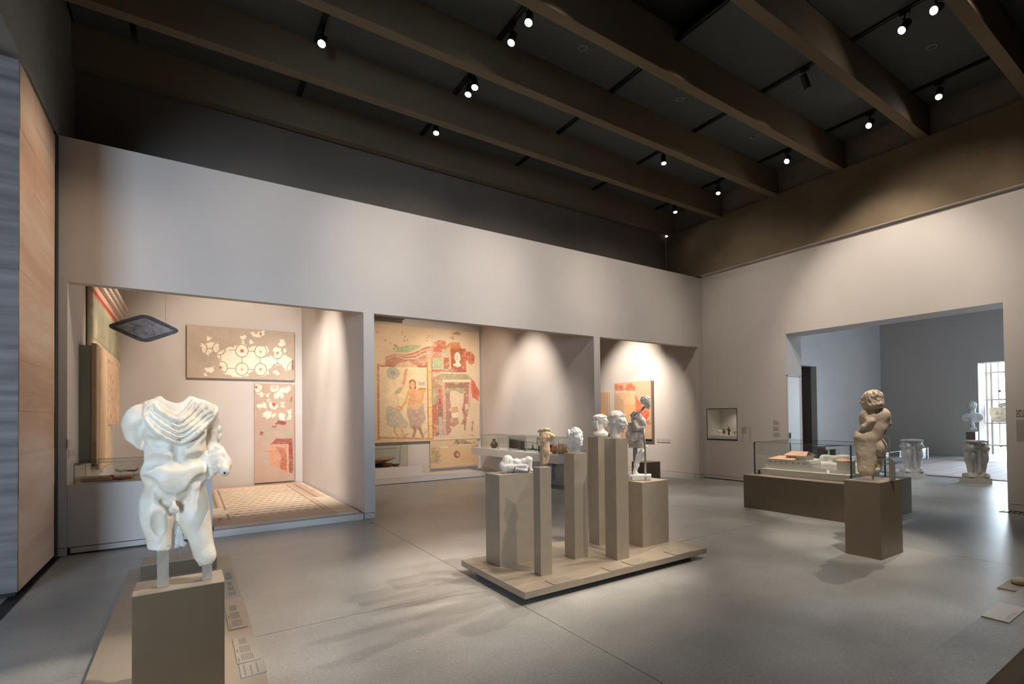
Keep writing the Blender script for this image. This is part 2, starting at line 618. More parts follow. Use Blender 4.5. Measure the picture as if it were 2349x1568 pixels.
# flush door in the jamb of the doorway
door = thing('door_1', None, None, (10.16, 6.225, 0))
door['kind'] = 'structure'
bm = bmesh.new()
for a in ((0, 0.03, -0.004, 0.012, 0, 2.37), (0.47, 0.50, -0.004, 0.012, 0, 2.37), (0, 0.50, -0.004, 0.012, 2.34, 2.37)):
    bx(bm, *a)
from_bm('door_frame', bm, M['base'], door)
box('door_leaf', 0.033, 0.467, -0.002, 0.010, 0.01, 2.33, M['door'], door)
box('door_handle', 0.045, 0.075, -0.03, -0.002, 1.02, 1.14, M['steel_d'], door, 0.004)

# ------------------------------------------------------------------ track lighting
BAYN = ['bay by the camera', 'second bay from the camera', 'third bay from the camera', 'wide middle bay', 'fourth bay from the back wall',
        'third bay from the back wall', 'second bay from the back wall', 'bay nearest the back wall']
TRN = {1.40: 'leftmost', 3.40: 'second from left', 5.40: 'middle one', 7.39: 'fourth from left', 9.39: 'rightmost'}
def make_track(x, k):
    y0, y1 = BEAM_Y[k], BEAM_Y[k + 1] - 0.165
    t = thing('lighting_track', 'black lighting track across the %s, %s' % (BAYN[k], TRN[x]), 'lighting track', (x, (y0 + y1) / 2, 6.74), 0, 'ceiling lighting tracks')
    h = (y1 - y0) / 2 - 0.01
    bm = bmesh.new()
    bx(bm, -0.034, -0.010, -h, h, -0.030, 0.02)
    bx(bm, 0.010, 0.034, -h, h, -0.030, 0.02)
    from_bm('track_rail', bm, M['black'], t)
    box('conductor_strip', -0.008, 0.008, -h, h, -0.012, 0.01, M['steel_d'], t)


for k in (3, 4, 5, 6, 7):
    for x in TRACK_X[1:]:
        if k == 3 and x < 7: continue
        make_track(x, k)


def track_spot(x, y, target, power, angle, label, on=True, col=NEUT, lamp=True):
    """cylindrical track spotlight: adapter, bracket, housing, lens; its lamp sits at the lens"""
    t = thing('track_spotlight', label, 'spotlight', (x, y, 6.71), 0, 'track spotlights')
    bm = bmesh.new()
    bx(bm, -0.022, 0.022, -0.06, 0.06, -0.05, 0.0)
    from_bm('adapter', bm, M['black'], t)
    bm = bmesh.new()
    tube(bm, [(0, 0, -0.04), (0, 0, -0.12)], 0.012, 10)
    bx(bm, -0.055, 0.055, -0.01, 0.01, -0.13, -0.115)
    from_bm('bracket', bm, M['black'], t)
    d = (Vector(target) - Vector((x, y, 6.52))).normalized()
    q = d.to_track_quat('-Z', 'Y')
    bm = bmesh.new()
    lathe(bm, [(0.030, 0.095), (0.048, 0.085), (0.050, -0.075), (0.056, -0.08), (0.056, -0.095), (0.046, -0.095), (0.040, -0.06)], 20, cap1=False)
    h = from_bm('housing', bm, M['black'], t)
    h.location = (0, 0, -0.19)
    h.rotation_mode = 'QUATERNION'
    h.rotation_quaternion = q
    bm = bmesh.new()
    lathe(bm, [(0.042, -0.070), (0.030, -0.078), (0.001, -0.081)], 20, cap1=False)
    e = from_bm('lens', bm, M['lamp'] if on else M['steel'], h)
    if lamp:
        spot('spot_lamp', Vector((x, y, 6.52)) + d * 0.12, target, power, angle, col, 0.7, 0.04)
    return t


K = 2.0
WARM2 = (1.0, 0.83, 0.66)
WARM3 = (1.0, 0.86, 0.71)
# the fixtures one can see
track_spot(1.40, 7.42, (-0.05, 3.62, 1.0), 150 * K, 22, 'lit black spotlight on the leftmost track')
track_spot(3.40, 5.50, (1.2, 3.2, 0.0), 45 * K, 36, 'lit black spotlight shown from the side, above another on its track')
track_spot(3.40, 5.92, (0.9, 4.5, 0.0), 45 * K, 40, 'lit black spotlight at the lower end of the track below the side-on spotlight')
track_spot(3.40, 7.06, (2.4, 4.6, 0.3), 40 * K, 34, 'upper of the two lit spotlights close together on one track')
track_spot(3.40, 7.26, (1.7, 5.6, 0.0), 35 * K, 34, 'lower of the two lit spotlights close together on one track')
track_spot(3.40, 8.58, (2.6, 6.3, 0.0), 35 * K, 34, 'lit spotlight low in the bay nearest the back wall, above the left opening')
track_spot(7.39, 7.06, (6.4, 5.6, 0.0), 90 * K, 40, 'small lit spotlight hanging above the middle of the hall')
track_spot(9.39, 7.33, (7.4, 6.0, 0.0), 120 * K, 46, 'lit spotlight near the right girder in the second bay from the back wall')
track_spot(9.39, 8.62, (8.6, 6.9, 0.0), 60 * K, 40, 'farthest lit spotlight, in the dark corner by the back wall')
track_spot(9.39, 5.65, (3.6, 4.3, 1.2), 420 * K, 22, 'lit spotlight near the right girder in the third bay from the back wall')
track_spot(9.39, 4.10, (3.4, 4.2, 1.1), 420 * K, 22, 'lit spotlight near the right girder in the fourth bay from the back wall')
track_spot(9.39, 3.07, (6.1, 2.7, 1.2), 200 * K, 22, 'lit spotlight on the rightmost track in the bay nearest the camera')
track_spot(7.39, 2.78, (3.1, 4.2, 1.2), 380 * K, 24, 'lit spotlight in the middle of the upper right bay')
track_spot(7.39, 2.42, (-0.10, 3.55, 1.0), 190 * K, 19, 'lit spotlight at the top edge of the picture, upper right')
track_spot(7.39, 4.14, (10.1, 4.2, 3.2), 150 * K, 66, 'unlit-looking spotlight turned away to the right wall', on=False)
# added spots without fixtures, standing for unseen track lamps
spot('added_wall_wash', (1.4, 3.72, 6.28), (1.4, 8.47, 3.9), 105 * K, 46, NEUT, 1.0, 0.1)
spot('added_wall_wash', (3.4, 3.72, 6.28), (3.4, 8.47, 3.8), 250 * K, 50, NEUT, 1.0, 0.1)
spot('added_wall_wash', (5.4, 3.72, 6.28), (5.5, 8.47, 3.8), 200 * K, 50, NEUT, 1.0, 0.1)
spot('added_wall_wash', (6.0, 5.6, 6.5), (10.1, 6.9, 2.9), 120 * K, 64, NEUT, 1.0, 0.1)
spot('added_wall_wash', (6.6, 1.6, 6.3), (10.1, 3.6, 3.5), 170 * K, 62, NEUT, 1.0, 0.1)
spot('added_torso_spot', (2.5, 2.35, 6.5), (-0.02, 3.60, 1.2), 430 * K, 15, WARM3, 0.5, 0.05)
spot('group_lamp', (3.4, 0.9, 6.5), (2.9, 4.1, 1.0), 300 * K, 26, WARM, 0.6, 0.05)
spot('group_lamp', (5.4, 0.9, 6.5), (3.6, 4.1, 1.1), 300 * K, 24, NEUT, 0.6, 0.05)
spot('seated_lamp', (4.2, 0.9, 6.5), (6.0, 2.7, 1.25), 330 * K, 18, NEUT, 0.6, 0.05)
spot('model_lamp', (7.4, 5.6, 6.5), (7.9, 4.4, 0.7), 420 * K, 20, NEUT, 0.6, 0.05)
spot('added_wall_wash', (7.39, 3.72, 6.28), (7.6, 8.47, 3.8), 150 * K, 50, NEUT, 1.0, 0.1)
spot('floor_fill', (7.39, 1.0, 6.4), (5.6, 1.2, 0.0), 110 * K, 50, NEUT, 0.7, 0.06)  # added spot brightening the floor at the lower right
spot('floor_fill', (5.4, 2.4, 6.4), (5.2, 3.2, 0.0), 90 * K, 44, NEUT, 0.7, 0.06)
spot('floor_fill', (4.4, -0.4, 6.4), (3.9, 0.5, 0.0), 90 * K, 40, (0.85, 0.92, 1.0), 0.8, 0.06)  # added bluish spot standing for daylight on the corner platform
spot('earth_lamp', (2.2, 6.66, 6.4), (-1.232, 7.5, 3.3), 200 * K, 40, WARM, 0.9, 0.06)
# lamps hidden above the openings of the alcoves
spot('alcove_lamp', (0.9, 9.6, 4.42), (0.9, 13.5, 3.0), 170 * K, 60, NEUT, 0.8, 0.06)
spot('alcove_lamp', (1.3, 9.5, 4.42), (1.55, 13.5, 1.3), 150 * K, 50, NEUT, 0.8, 0.06)
spot('alcove_lamp', (0.6, 9.4, 4.42), (1.0, 11.3, 0.1), 150 * K, 60, NEUT, 0.8, 0.06)
spot('alcove_lamp', (1.6, 9.8, 4.42), (-1.1, 11.3, 2.3), 170 * K, 60, NEUT, 0.8, 0.06)
spot('alcove_lamp', (4.0, 9.8, 4.42), (4.6, 13.5, 2.3), 150 * K, 62, WARM2, 0.8, 0.06)
spot('alcove_lamp', (5.2, 10.0, 4.42), (5.9, 13.5, 2.2), 150 * K, 60, WARM2, 0.8, 0.06)
spot('alcove_lamp', (4.6, 10.4, 4.42), (6.5, 10.9, 2.0), 190 * K, 64, NEUT, 0.8, 0.06)
spot('alcove_lamp', (4.6, 9.2, 4.42), (6.2, 9.4, 0.8), 60 * K, 50, NEUT, 0.8, 0.06)
spot('alcove_lamp', (8.0, 10.2, 4.42), (10.0, 10.9, 2.2), 260 * K, 66, NEUT, 0.8, 0.06)
spot('alcove_lamp', (7.8, 9.5, 4.42), (10.0, 10.0, 1.5), 150 * K, 50, NEUT, 0.8, 0.06)
spot('unseen_gallery_spot', (13.0, 2.5, 5.0), (13.6, 4.2, 0.6), 60 * K, 50, NEUT, 0.8, 0.06)  # unseen spot over the table supports in the second gallery

spot('alcove_lamp', (0.2, 9.6, 4.42), (2.1, 11.2, 1.8), 210 * K, 70, NEUT, 0.9, 0.06)
# ring diffusers in the ceiling panels
for x, y, lb in ((4.435, 5.762, 'largest round ceiling diffuser ring, upper middle'), (6.458, 5.778, 'round ceiling diffuser ring, middle of its row of three'),
                 (8.461, 5.78, 'smallest round ceiling diffuser ring, by the girder'), (8.459, 2.848, 'round ceiling diffuser ring between the right-hand beams')):
    t = thing('ceiling_diffuser', lb, 'ceiling diffuser', (x, y, 6.74), 0, 'round ceiling diffusers')
    bm = bmesh.new()
    lathe(bm, [(0.060, 0.0), (0.066, -0.010), (0.056, -0.012), (0.050, 0.0)], 28, cap0=False, cap1=False)
    from_bm('ring', bm, M['steel'], t)
    bm = bmesh.new()
    lathe(bm, [(0.052, -0.001), (0.0005, -0.003)], 28, cap0=False, cap1=False)
    from_bm('core', bm, M['steel_d'], t)

# ------------------------------------------------------------------ platforms and pedestals
def platform(name, label, x0, x1, y0, y1, z0, z1, inset, m):
    t = thing(name, label, 'platform', ((x0 + x1) / 2, (y0 + y1) / 2, 0))
    a, b = (x1 - x0) / 2, (y1 - y0) / 2
    box('top_slab', -a, a, -b, b, z0, z1, m, t, 0.002)
    box('recessed_foot', -a + inset, a - inset, -b + inset, b - inset, 0.0005, z0, M['black'], t)
    return t


def pedestal(label, x0, x1, y0, y1, z0, z1, m=None, group=None):
    t = thing('pedestal', label, 'pedestal', ((x0 + x1) / 2, (y0 + y1) / 2, z0), 0, group)
    a, b = (x1 - x0) / 2, (y1 - y0) / 2
    box('column', -a, a, -b, b, 0, z1 - z0 - 0.004, m or M['bronze'], t, 0.0015)
    box('lit_top_skin', -a, a, -b, b, z1 - z0 - 0.0035, z1 - z0, M['bronze'], t)  # paler tone carries the spotlit top above a shaded column
    return t


ZP = 0.11
platform('display_platform', 'long low bronzed platform carrying six slim pedestals in the middle of the hall', 2.196, 4.47, 3.722, 4.97, 0.053, ZP, 0.12, M['bronze'])
PED = dict(
    P1=(2.383, 2.795, 4.496, 4.79, 0.990), P2=(2.535, 2.657, 4.006, 4.12, 1.086), P3=(3.101, 3.266, 4.256, 4.435, 1.171),
    P4=(3.642, 3.83, 4.538, 4.725, 1.310), P5=(3.402, 3.564, 3.960, 4.14, 1.318), P6=(3.955, 4.36, 4.170, 4.56, 0.814))
PL = dict(P1='broad pedestal under the reclining stone fragment', P2='thinnest pedestal, under the small ochre draped torso', P3='slim pedestal under the single weathered white head',
          P4='tall pedestal under the two-faced herm, standing behind the tallest one', P5='tallest front pedestal under the large wreathed head', P6='wide low pedestal under the standing statue with a rod')
for k, (x0, x1, y0, y1, z) in PED.items():
    pedestal(PL[k], x0, x1, y0, y1, ZP, z)

platform('display_platform', 'low platform under the headless male torso in the left foreground', -0.474, 0.345, 1.6, 6.72, 0.05, ZP, 0.06, M['bronze'])
TY = 3.50
pedestal('pedestal under the headless male torso', -0.237, 0.150, 3.475, 3.755, ZP, 0.67, M['bronze_shade'])
pedestal('low block pedestal behind the headless male torso', -0.368, 0.207, 6.27, 6.66, ZP, 0.226, M['bronze_shade'])
platform('display_platform', 'low pale platform in the bottom right corner', 1.6, 7.2, -1.8, 1.318, 0.02, 0.062, 0.03, M['floor'])
pedestal('pedestal under the seated figure seen from behind', 5.80, 6.325, 2.515, 2.89, 0, 0.808, M['bronze_halfshade'])
pedestal('long low dark base under the glass case of the villa model', 7.40, 8.95, 3.42, 5.36, 0, 0.542, M['bronze_halfshade'])
pedestal('small grey plinth against the right alcove wall behind the rod statue', 8.78, 9.26, 9.11, 9.62, 0, 0.41, M['bronze_halfshade'])


def printed_rows(bm, x0, x1, y0, y1, n, h, z=0.0006, ragged=0.25, axis='x', seed=0):
    """rows of fine print too small to read, as thin raised ink strips"""
    r = random.Random(seed)
    for i in range(n):
        y = y1 - (y1 - y0) * (i + 0.5) / n
        e = x1 - (x1 - x0) * r.random() * ragged
        if axis == 'x': bx(bm, x0, e, y - h / 2, y + h / 2, z, z + 0.0006)
        else: bx(bm, y - h / 2, y + h / 2, x0, e, z, z + 0.0006)


def floor_plaque(label, x0, x1, y0, y1, z, blocks, m=None, t=0.004):
    o = thing('label_plaque', label, 'label', ((x0 + x1) / 2, (y0 + y1) / 2, z))
    a, b = (x1 - x0) / 2, (y1 - y0) / 2
    box('plate', -a, a, -b, b, 0.0002, t, m or M['plaque'], o)
    bm = bmesh.new()
    for i, (u0, u1, v0, v1, n, h) in enumerate(blocks):
        printed_rows(bm, -b + 2 * b * v0, -b + 2 * b * v1, -a + 2 * a * u0, -a + 2 * a * u1, n, h, t, 0.2, 'y', i + len(label))
    from_bm('printed_text', bm, M['ink3'], o)
    return o


TXT = [(0.2, 0.75, 0.08, 0.34, 7, 0.004), (0.2, 0.7, 0.38, 0.66, 7, 0.004), (0.25, 0.62, 0.70, 0.95, 6, 0.004), (0.08, 0.12, 0.05, 0.2, 1, 0.006), (0.08, 0.12, 0.4, 0.55, 1, 0.006)]
floor_plaque('farthest plaque on the edge of the torso platform', 0.243, 0.326, 5.672, 6.13, ZP, TXT[:2])
floor_plaque('second farthest plaque on the edge of the torso platform', 0.235, 0.328, 5.13, 5.642, ZP, TXT[:3])
floor_plaque('pale plaque beside the torso pedestal with three text columns', 0.212, 0.325, 4.333, 4.935, ZP, TXT, M['bronze'])
floor_plaque('long plaque nearest the camera on the torso platform', 0.222, 0.340, 3.70, 4.15, ZP, TXT)
floor_plaque('short bold plaque at the near end of the torso platform', 0.228, 0.352, 3.488, 3.69, ZP, [(0.15, 0.2, 0.1, 0.9, 1, 0.006), (0.4, 0.45, 0.1, 0.9, 1, 0.006), (0.65, 0.7, 0.1, 0.9, 1, 0.006)])
f4 = [(0.1, 0.9, 0.1, 0.9, 5, 0.005)]
def edge_plaque(label, x0, x1, y0, y1):
    o = thing('label_plaque', label, 'label', ((x0 + x1) / 2, (y0 + y1) / 2, ZP))
    a, b = (x1 - x0) / 2, (y1 - y0) / 2
    box('plate', -a, a, -b, b, 0.0002, 0.006, M['bronze'], o)
    bm = bmesh.new()
    printed_rows(bm, -a * 0.85, a * 0.9, -b * 0.8, b * 0.8, 7, 0.004, 0.006, 0.3, 'x', len(label))
    from_bm('printed_text', bm, M['ink3'], o)
edge_plaque('plaque on the platform edge in front of the thinnest pedestal', 2.49, 2.755, 3.725, 3.87)
edge_plaque('plaque on the platform edge left of the tallest front pedestal', 3.12, 3.36, 3.725, 3.87)
edge_plaque('plaque on the platform edge right of the tallest front pedestal', 3.40, 3.67, 3.725, 3.90)
edge_plaque('plaque on the platform edge in front of the wide low pedestal', 3.99, 4.25, 3.725, 3.90)
o = thing('label_plaque', 'pale tilted plaque at the edge of the bottom right platform', 'label', (4.80, 1.235, 0.062))
box('plate', -0.215, 0.215, -0.08, 0.08, 0.002, 0.010, mat('pale_plate', (0.60, 0.58, 0.54), 0.45), o)
bm = bmesh.new()
printed_rows(bm, -0.19, 0.19, -0.068, -0.04, 2, 0.004, 0.010, 0.5)
from_bm('printed_text', bm, M['ink2'], o)
o = thing('label_plaque', 'small brown plaque at the right edge of the picture', 'label', (5.80, 1.40, 0))
box('plate', -0.145, 0.2, -0.06, 0.10, 0.0005, 0.008, M['plaque'], o)
o = thing('stone_fragment', 'pale carved stone fragment at the right edge of the picture', 'fragment', (5.92, 1.40, 0.008))
bm = bmesh.new()
lathe(bm, [(0.06, 0), (0.075, 0.02), (0.05, 0.045), (0.02, 0.06)], 14)
from_bm('stone', bm, M['stone'], o, smooth=True)

# ------------------------------------------------------------------ glass cases
def glass_case(label, x0, x1, y0, y1, z0, z1, edge=0.006, em=None, shelf=None, name='glass_case'):
    t = thing(name, label, 'glass case', ((x0 + x1) / 2, (y0 + y1) / 2, z0))
    a, b, h = (x1 - x0) / 2, (y1 - y0) / 2, z1 - z0
    g = 0.004
    box('front_pane', -a, a, -b, -b + g, 0.001, h, M['glass'], t)
    box('back_pane', -a, a, b - g, b, 0.001, h, M['glass'], t)
    box('side_pane', -a, -a + g, -b + g, b - g, 0.001, h, M['glass'], t)
    box('side_pane', a - g, a, -b + g, b - g, 0.001, h, M['glass'], t)
    box('top_pane', -a, a, -b, b, h, h + g, M['glass'], t)
    bm = bmesh.new()
    e = edge / 2
    for sx in (-a, a):
        for sy in (-b, b): bx(bm, sx - e, sx + e, sy - e, sy + e, 0.001, h + g)
    for sy in (-b, b): bx(bm, -a, a, sy - e, sy + e, h, h + g + 0.001)
    for sx in (-a, a): bx(bm, sx - e, sx + e, -b, b, h, h + g + 0.001)
    for sy in (-b, b): bx(bm, -a, a, sy - e, sy + e, 0.0, e)
    from_bm('edge_profile', bm, em or M['glass_e'], t)
    return t


glass_case('large glass case over the villa model', 7.62, 8.70, 3.69, 5.29, 0.545, 1.075, 0.018, M['steel_d'])
# display counter and mosaic platform of the left alcove
ct = thing('display_counter', 'white display counter filling the left part of the left opening', 'counter', (-0.46, 9.05, 0))
bm = bmesh.new()
bx(bm, -0.690, 0.695, -0.578, 0.70, 0.093, 0.815)
from_bm('body', bm, M['wall'], ct)
box('recess', -0.685, 0.69, -0.566, 0.69, 0.0005, 0.0925, M['black'], ct)
box('kick_panel', -0.665, 0.693, -0.578, 0.60, 0.022, 0.084, M['base'], ct)
glass_case('low glass case of lamps on the white counter in the left opening', -1.10, -0.40, 8.52, 9.35, 0.816, 1.062, 0.007)

mp = thing('mosaic_platform', 'low plaster platform under the geometric mosaic in the left alcove', 'platform', (1.19, 10.95, 0))
bm = bmesh.new()
prism(bm, [(-0.945, -2.48), (0.953, -2.48), (0.872, 2.53), (-0.945, 2.53)], 0.0005, 0.090)
from_bm('body', bm, M['wall'], mp)
box('kick_panel', -0.948, 0.953, -2.482, -2.46, 0.006, 0.088, M['base'], mp)

# long shelf along the right wall of the middle alcove
sh = thing('wall_shelf', 'long white cantilevered shelf along the middle alcove wall', 'shelf', (6.30, 10.9, 0))
bm = bmesh.new()
prism(bm, [(-0.27, -2.05), (0.375, -2.05), (0.305, 2.05), (-0.27, 2.05)], 0.575, 0.752)
from_bm('slab', bm, M['wall'], sh)
bm = bmesh.new()
prism(bm, [(0.18, -1.0), (0.31, -1.0), (0.29, 1.75), (0.18, 1.55)], 0.125, 0.574)
from_bm('support_panel', bm, M['wall'], sh)
for y0, y1, lb in ((11.02, 12.42, 'farthest low glass case on the long alcove shelf'), (9.72, 10.96, 'middle low glass case on the long alcove shelf'), (8.87, 9.66, 'nearest low glass case on the long alcove shelf')):
    glass_case(lb, 6.08, 6.55, y0, y1, 0.7525, 1.10, 0.006)

# low platform with the block shelf at the foot of the great fresco
lp = thing('wall_platform', 'low white step along the foot of the great fresco', 'platform', (4.45, 12.95, 0))
bm = bmesh.new()
bx(bm, -2.13, 2.13, -0.44, 0.54, 0.012, 0.125)
from_bm('body', bm, M['wall'], lp)
box('recess', -2.12, 2.12, -0.425, 0.53, 0.0005, 0.012, M['gap'], lp)
bs = thing('block_shelf', 'floating white block shelf holding dishes before the great fresco', 'shelf', (3.47, 13.05, 0.126))
bm = bmesh.new()
bx(bm, -1.14, 1.145, -0.32, 0.44, 0.002, 0.255)
from_bm('block', bm, M['wall'], bs)
glass_case('glass case over the dishes before the great fresco', 2.45, 4.27, 12.80, 13.36, 0.382, 0.93, 0.006)

# niche in the right wall
ni = thing('wall_showcase', 'small lit showcase set in the right wall with a dark frame', 'showcase', (XB, 7.925, 0.94))
bm = bmesh.new()
bx(bm, 0.004, 0.495, -0.435, -0.425, 0.004, 0.745)
bx(bm, 0.004, 0.495, 0.425, 0.435, 0.004, 0.745)
bx(bm, 0.485, 0.495, -0.425, 0.425, 0.004, 0.745)
bx(bm, 0.004, 0.495, -0.425, 0.425, 0.735, 0.745)
from_bm('liner', bm, M['white'], ni)
box('display_shelf', 0.03, 0.484, -0.424, 0.424, 0.022, 0.105, M['white'], ni)
bm = bmesh.new()
bx(bm, -0.006, 0.02, -0.440, -0.428, 0, 0.75)
bx(bm, -0.006, 0.02, 0.428, 0.440, 0, 0.75)
bx(bm, -0.006, 0.02, -0.440, 0.440, 0.738, 0.752)
bx(bm, -0.006, 0.02, -0.440, 0.440, -0.004, 0.022)
from_bm('frame', bm, M['black'], ni)
box('glass_pane', 0.006, 0.010, -0.43, 0.43, 0.02, 0.74, M['glass'], ni)
spot('niche_lamp', (XB + 0.10, 7.72, 1.66), (XB + 0.36, 7.80, 1.1), 3.2, 110, NEUT, 0.8, 0.02)

# ------------------------------------------------------------------ wall texts
def text_mesh(name, s, size, m, parent):
    cu = bpy.data.curves.new(name, 'FONT')
    cu.body = s
    cu.size = size
    cu.extrude = 0.0006
    cu.offset = size * 0.02
    cu.space_line = 0.82
    tmp = bpy.data.objects.new('tmp_text', cu)
    COL.objects.link(tmp)
    dg = bpy.context.evaluated_depsgraph_get()
    me = bpy.data.meshes.new_from_object(tmp.evaluated_get(dg))
    bpy.data.objects.remove(tmp)
    bpy.data.curves.remove(cu)
    me.materials.clear()
    return link(name, me, m, parent)


def wall_text(label, loc, rz, blocks, plate=None, bold=None):
    """blocks: (x0, x1, z0, z1, rows, bar height) on the local wall plane x (right), z (up), facing -y"""
    t = thing('wall_text', label, 'wall text', loc, rz)
    if plate:
        box('plate', plate[0], plate[1], -0.003, -0.0003, plate[2], plate[3], M['plaque'] if len(plate) < 5 else plate[4], t)
    bm = bmesh.new()
    y = -0.0032 if plate else -0.0003
    for i, (x0, x1, z0, z1, n, h) in enumerate(blocks):
        r = random.Random(i + int(1000 * loc[1]))
        for k in range(n):
            z = z1 - (z1 - z0) * (k + 0.5) / n
            e = x1 - (x1 - x0) * r.random() * 0.3
            bx(bm, x0, e, y - 0.0008, y, z - h / 2, z + h / 2)
    from_bm('printed_text', bm, M['ink2'], t)
    return t


rz_r = -math.pi / 2
wall_text('two-column wall text right of the small showcase', (XB - 0.0005, 7.39, 0.87), rz_r,
          [(0.02, 0.19, 0.24, 0.39, 9, 0.009), (0.02, 0.09, 0.03, 0.22, 9, 0.008), (0.22, 0.28, 0.05, 0.40, 16, 0.008)])
wall_text('three-part wall text beside the left jamb of the doorway', (XB - 0.0005, 6.58, 1.02), rz_r,
          [(0.02, 0.20, 0.29, 0.37, 6, 0.007), (0.02, 0.20, 0.16, 0.25, 7, 0.007), (0.02, 0.20, 0.03, 0.12, 6, 0.007), (0.03, 0.10, 0.385, 0.395, 1, 0.008)])
tw = wall_text('large wall text with a bold title at the right edge of the picture', (XB - 0.0005, 2.402, 1.08), rz_r,
          [(0.0, 0.55, 0.0, 0.33, 26, 0.0065)])
tx = text_mesh('title_lettering', 'Les maisons\ndu Clos de la\nLombarde', 0.052, M['ink'], tw)
tx.rotation_euler = (math.pi / 2, 0, 0)
tx.location = (0.0, -0.001, 0.455)
wall_text('row of three small labels below the fresco in the right alcove', (10.004, 9.955, 0.835), rz_r,
          [(0.02, 0.14, 0.02, 0.09, 5, 0.006), (0.18, 0.31, 0.02, 0.09, 5, 0.006), (0.35, 0.46, 0.02, 0.09, 5, 0.006)], (0, 0.485, 0, 0.105, M['wallin']))
wall_text('small upper label on the left alcove wall', (-1.150, 8.75, 1.245), math.pi / 2, [(-0.28, -0.04, 0.02, 0.10, 6, 0.006)], (-0.29, 0.0, 0, 0.11, M['wallin']))
wall_text('small lower label on the left alcove wall', (-1.150, 9.05, 1.12), math.pi / 2, [(-0.46, -0.04, 0.02, 0.10, 6, 0.006)], (-0.5, 0.0, 0, 0.11, M['wallin']))

# ------------------------------------------------------------------ sculpting: signed distance fields on a grid, meshed by surface nets
def noise3(shape_or_pts, freq, seed=0, octaves=3):
    """smooth lattice noise, -1..1, at points (n,3)"""
    P = shape_or_pts
    out = np.zeros(len(P), np.float32)
    amp, tot = 1.0, 0.0
    for o in range(octaves):
        r = np.random.default_rng(seed * 31 + o)
        L = r.uniform(-1, 1, (32, 32, 32)).astype(np.float32)
        q = P * (freq * 2 ** o) + 13.7 * (o + 1) + seed * 3.1
        i = np.floor(q).astype(np.int64)
        f = (q - i).astype(np.float32)
        f = f * f * (3 - 2 * f)
        i &= 31
        j = (i + 1) & 31
        x0, y0, z0 = i[:, 0], i[:, 1], i[:, 2]
        x1, y1, z1 = j[:, 0], j[:, 1], j[:, 2]
        fx, fy, fz = f[:, 0], f[:, 1], f[:, 2]
        a = L[x0, y0, z0] * (1 - fx) + L[x1, y0, z0] * fx
        b = L[x0, y1, z0] * (1 - fx) + L[x1, y1, z0] * fx
        c = L[x0, y0, z1] * (1 - fx) + L[x1, y0, z1] * fx
        d = L[x0, y1, z1] * (1 - fx) + L[x1, y1, z1] * fx
        out += amp * ((a * (1 - fy) + b * fy) * (1 - fz) + (c * (1 - fy) + d * fy) * fz)
        tot += amp
        amp *= 0.5
    return out / tot


